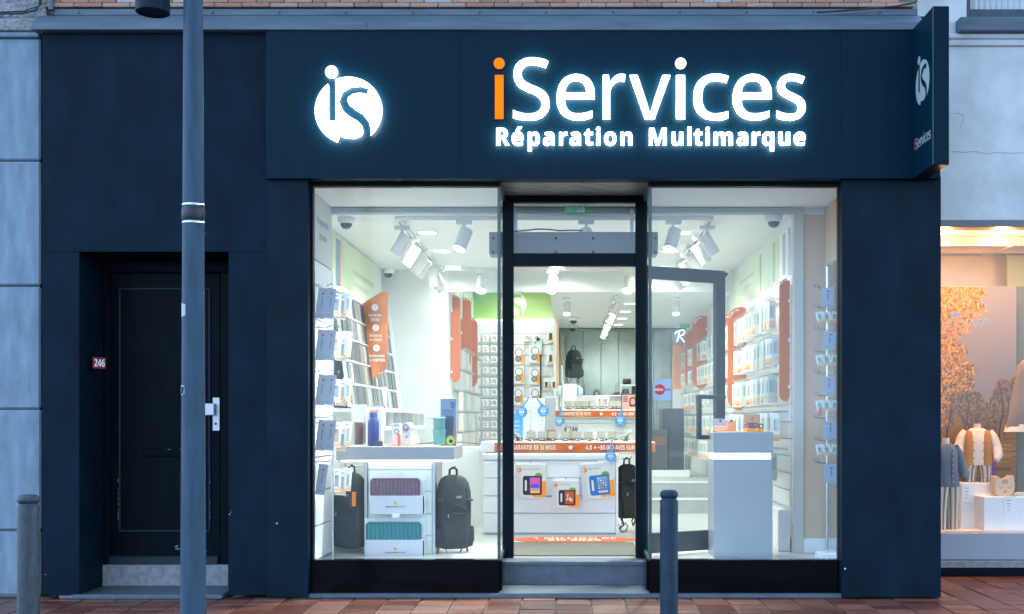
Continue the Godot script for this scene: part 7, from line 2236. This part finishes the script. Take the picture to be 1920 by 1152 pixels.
	one("purple_scribble", G.new().tube(sq, 0.006, 6, 0.4).done(), mat("violet", Color(0.28, 0.09, 0.50), 0.5), "purple scribbled sticker running down the neighbour's glass", "sticker")


# ------------------------------------------------------------------ street
func street_furniture() -> void:
	var z := 2.7
	var D := -z
	var t := thing("lamp_post", "tall tapered blue-grey steel lamp post with taped clamps and torn stickers", "lamp post", Vector3(w(362, 0, D).x, -0.004, z))
	var px := func(n: float) -> float: return n * (DIST + D) / DIST / PPM
	var pm := grain(mat("post_paint", Color(0.052, 0.090, 0.132), 0.5, 0.0, 0.28), streak_soft, Vector3(2.5, 0.4, 2.5), fine, 0.04)
	var rad := func(y: float) -> float: return lerpf(px.call(23.8), px.call(17.2), clampf((y + 0.0) / 4.0, 0, 1))
	part(t, "shaft", G.new().lathe([Vector2(0.0, 0), Vector2(rad.call(0.0), 0.0), Vector2(rad.call(0.9), 0.9), Vector2(rad.call(1.0), 1.0), Vector2(rad.call(2.4), 2.4), Vector2(rad.call(4.0), 4.0), Vector2(0.04, 6.2), Vector2(0, 6.2)], 36).done(), pm)
	part(t, "foot_ring", G.new().lathe([Vector2(0.085, 0.004), Vector2(0.125, 0.006), Vector2(0.12, 0.03), Vector2(0.07, 0.06)], 32).done(), pm)
	var ya: float = w(0, 388, D).y
	var yb: float = w(0, 413, D).y
	part(t, "tape", G.new().lathe([Vector2(rad.call(yb) + 0.001, yb), Vector2(rad.call(yb) + 0.004, yb + 0.005), Vector2(rad.call(ya) + 0.006, (ya + yb) / 2), Vector2(rad.call(ya) + 0.004, ya - 0.005), Vector2(rad.call(ya), ya)], 32).done(), mats["cable_black"])
	for y in [ya + 0.012, yb - 0.012]:
		var c := part(t, "clamp", G.new().lathe([Vector2(rad.call(y), y - 0.005), Vector2(rad.call(y) + 0.003, y - 0.005), Vector2(rad.call(y) + 0.003, y + 0.005), Vector2(rad.call(y), y + 0.005)], 32).done(), mats["steel"])
		part(c, "screw", bc(Vector3(rad.call(y) * 0.92, y, rad.call(y) * 0.5), Vector3(0.035, 0.014, 0.014), 0.003), mats["chrome"])
	part(t, "cable_tie", G.new().tube([Vector3(0.05, yb - 0.02, 0.04), Vector3(0.066, yb - 0.05, 0.045), Vector3(0.085, yb - 0.085, 0.045)], 0.004, 6, 0.5).done(), mats["cable_black"])
	# stickers curve with the shaft
	var stick := func(called: String, y0: float, y1: float, a0: float, a1: float, m: Material, skew: float) -> Node3D:
		var g := G.new()
		for k in 6:
			var p := lerpf(a0, a1, k / 6.0)
			var q := lerpf(a0, a1, (k + 1) / 6.0)
			var ra: float = rad.call((y0 + y1) / 2) + 0.0012
			var e := Vector3(sin(p), 0, cos(p))
			var f := Vector3(sin(q), 0, cos(q))
			var up := Vector3.UP
			var s0 := skew * k / 6.0
			var s1 := skew * (k + 1) / 6.0
			g.quads(e * ra + up * (y0 + s0), f * ra + up * (y0 + s1), f * ra + up * (y1 - s1), e * ra + up * (y1 - s0), e, f, f, e)
		return part(t, called, g.done(), m)
	var s1: Node3D = stick.call("sticker", w(0, 597, D).y, w(0, 566, D).y, -1.5, -0.42, mat("paper_worn", Color(0.42, 0.45, 0.5), 0.8), 0.015)
	s1.set_meta("label", "torn white paper sticker")
	var s2: Node3D = stick.call("sticker", w(0, 742, D).y, w(0, 719, D).y, -1.5, -0.5, mats["paper_worn"], 0.012)
	s2.set_meta("label", "white sticker with black scribbled lettering")
	var sc := G.new()
	var pts := []
	for k in 26:
		var a := lerpf(-1.35, -0.55, k / 25.0)
		var ra: float = rad.call(1.5) + 0.0025
		pts.append(Vector3(sin(a) * ra, w(0, 731, D).y + 0.02 * sin(k * 1.1), cos(a) * ra))
	part(s2, "scribble", G.new().tube(pts, 0.0022, 5).done(), mats["ink"])
	var ht := G.new()
	var y0: float = w(0, 1060, D).y
	var y1: float = w(0, 888, D).y
	var hr: float = rad.call(0.9)
	for a in [-1.35, -0.95]:
		ht.tube([Vector3(sin(a) * hr, y0, cos(a) * hr), Vector3(sin(a) * hr, y1, cos(a) * hr)], 0.002, 5)
	for y in [y0, y1]:
		ht.tube([Vector3(sin(-1.35) * hr, y, cos(-1.35) * hr), Vector3(sin(-1.15) * hr, y, cos(-1.15) * hr), Vector3(sin(-0.95) * hr, y, cos(-0.95) * hr)], 0.002, 5)
	part(t, "hatch", ht.done(), mats["dark_plastic"])
	# lamp head held by a bracket
	var hx: float = w(286, 0, D).x - t.position.x
	var hy: float = w(0, 25, D).y + 0.004
	var hr2: float = px.call(31.0)
	var head := part(t, "lamp_head", G.new().lathe([Vector2(0, 0.012), Vector2(hr2 * 0.86, 0.012), Vector2(hr2 * 0.9, 0.0), Vector2(hr2, 0.004), Vector2(hr2, 0.30), Vector2(hr2 * 0.8, 0.34), Vector2(0, 0.35)], 36, Vector3(hx, hy, 0)).done(), mat("head_paint", Color(0.010, 0.022, 0.036), 0.5, 0.0, 0.2))
	part(head, "bracket", G.new().tube([Vector3(hx, hy + 0.33, 0), Vector3(hx, hy + 0.42, 0), Vector3(0, hy + 0.42, 0)], 0.022, 10).done(), mats["head_paint"])
	# bollards
	var bp := grain(mat("bollard_paint", Color(0.018, 0.040, 0.065), 0.42, 0.0, 0.3), cloud, Vector3(4, 2, 4), fine, 0.05)
	for k in 2:
		var bz: float = [2.67, 3.13][k]
		var r := px.call(17.0) if k == 0 else 0.0545
		var topy: float = w(0, [918, 927][k], -bz).y
		var b := thing("bollard", ["dark blue steel bollard with a rounded cap before the right window", "weathered grey-green steel bollard with a rounded cap before the stone building"][k], "bollard", Vector3(w([1254.5, 53][k], 0, -bz).x, -0.004, bz), "steel bollards along the kerb")
		var m: Material = bp if k == 0 else grain(mat("bollard_worn", Color(0.028, 0.050, 0.060), 0.5, 0.0), streak, Vector3(6, 2, 6), fine, 0.1)
		part(b, "post", G.new().lathe([Vector2(0, 0), Vector2(r, 0.0), Vector2(r, topy - 0.062), Vector2(r * 0.97, topy - 0.056), Vector2(r * 0.86, topy - 0.054)], 36).done(), m)
		part(b, "neck", G.new().lathe([Vector2(r * 0.86, topy - 0.054), Vector2(r * 0.84, topy - 0.044)], 32).done(), m)
		part(b, "cap", G.new().lathe([Vector2(r * 0.84, topy - 0.044), Vector2(r * 0.97, topy - 0.036), Vector2(r * 1.02, topy - 0.026), Vector2(r * 0.97, topy - 0.012), Vector2(r * 0.75, topy - 0.002), Vector2(r * 0.4, topy + 0.002), Vector2(0, topy + 0.003)], 36).done(), m)
		part(b, "base_ring", G.new().lathe([Vector2(r + 0.02, 0.004), Vector2(r + 0.018, 0.012), Vector2(r, 0.02)], 32).done(), m)


func nth(k: int) -> String:
	if k < NTH.size():
		return NTH[k]
	var teens := ["fifteenth", "sixteenth", "seventeenth", "eighteenth", "nineteenth"]
	var n := k + 1
	if n < 20:
		return teens[n - 15]
	if n % 10 == 0:
		return ["twentieth", "thirtieth", "fortieth", "fiftieth", "sixtieth"][n / 10 - 2]
	return ["twenty", "thirty", "forty", "fifty"][n / 10 - 2] + "-" + NTH[n % 10 - 1]
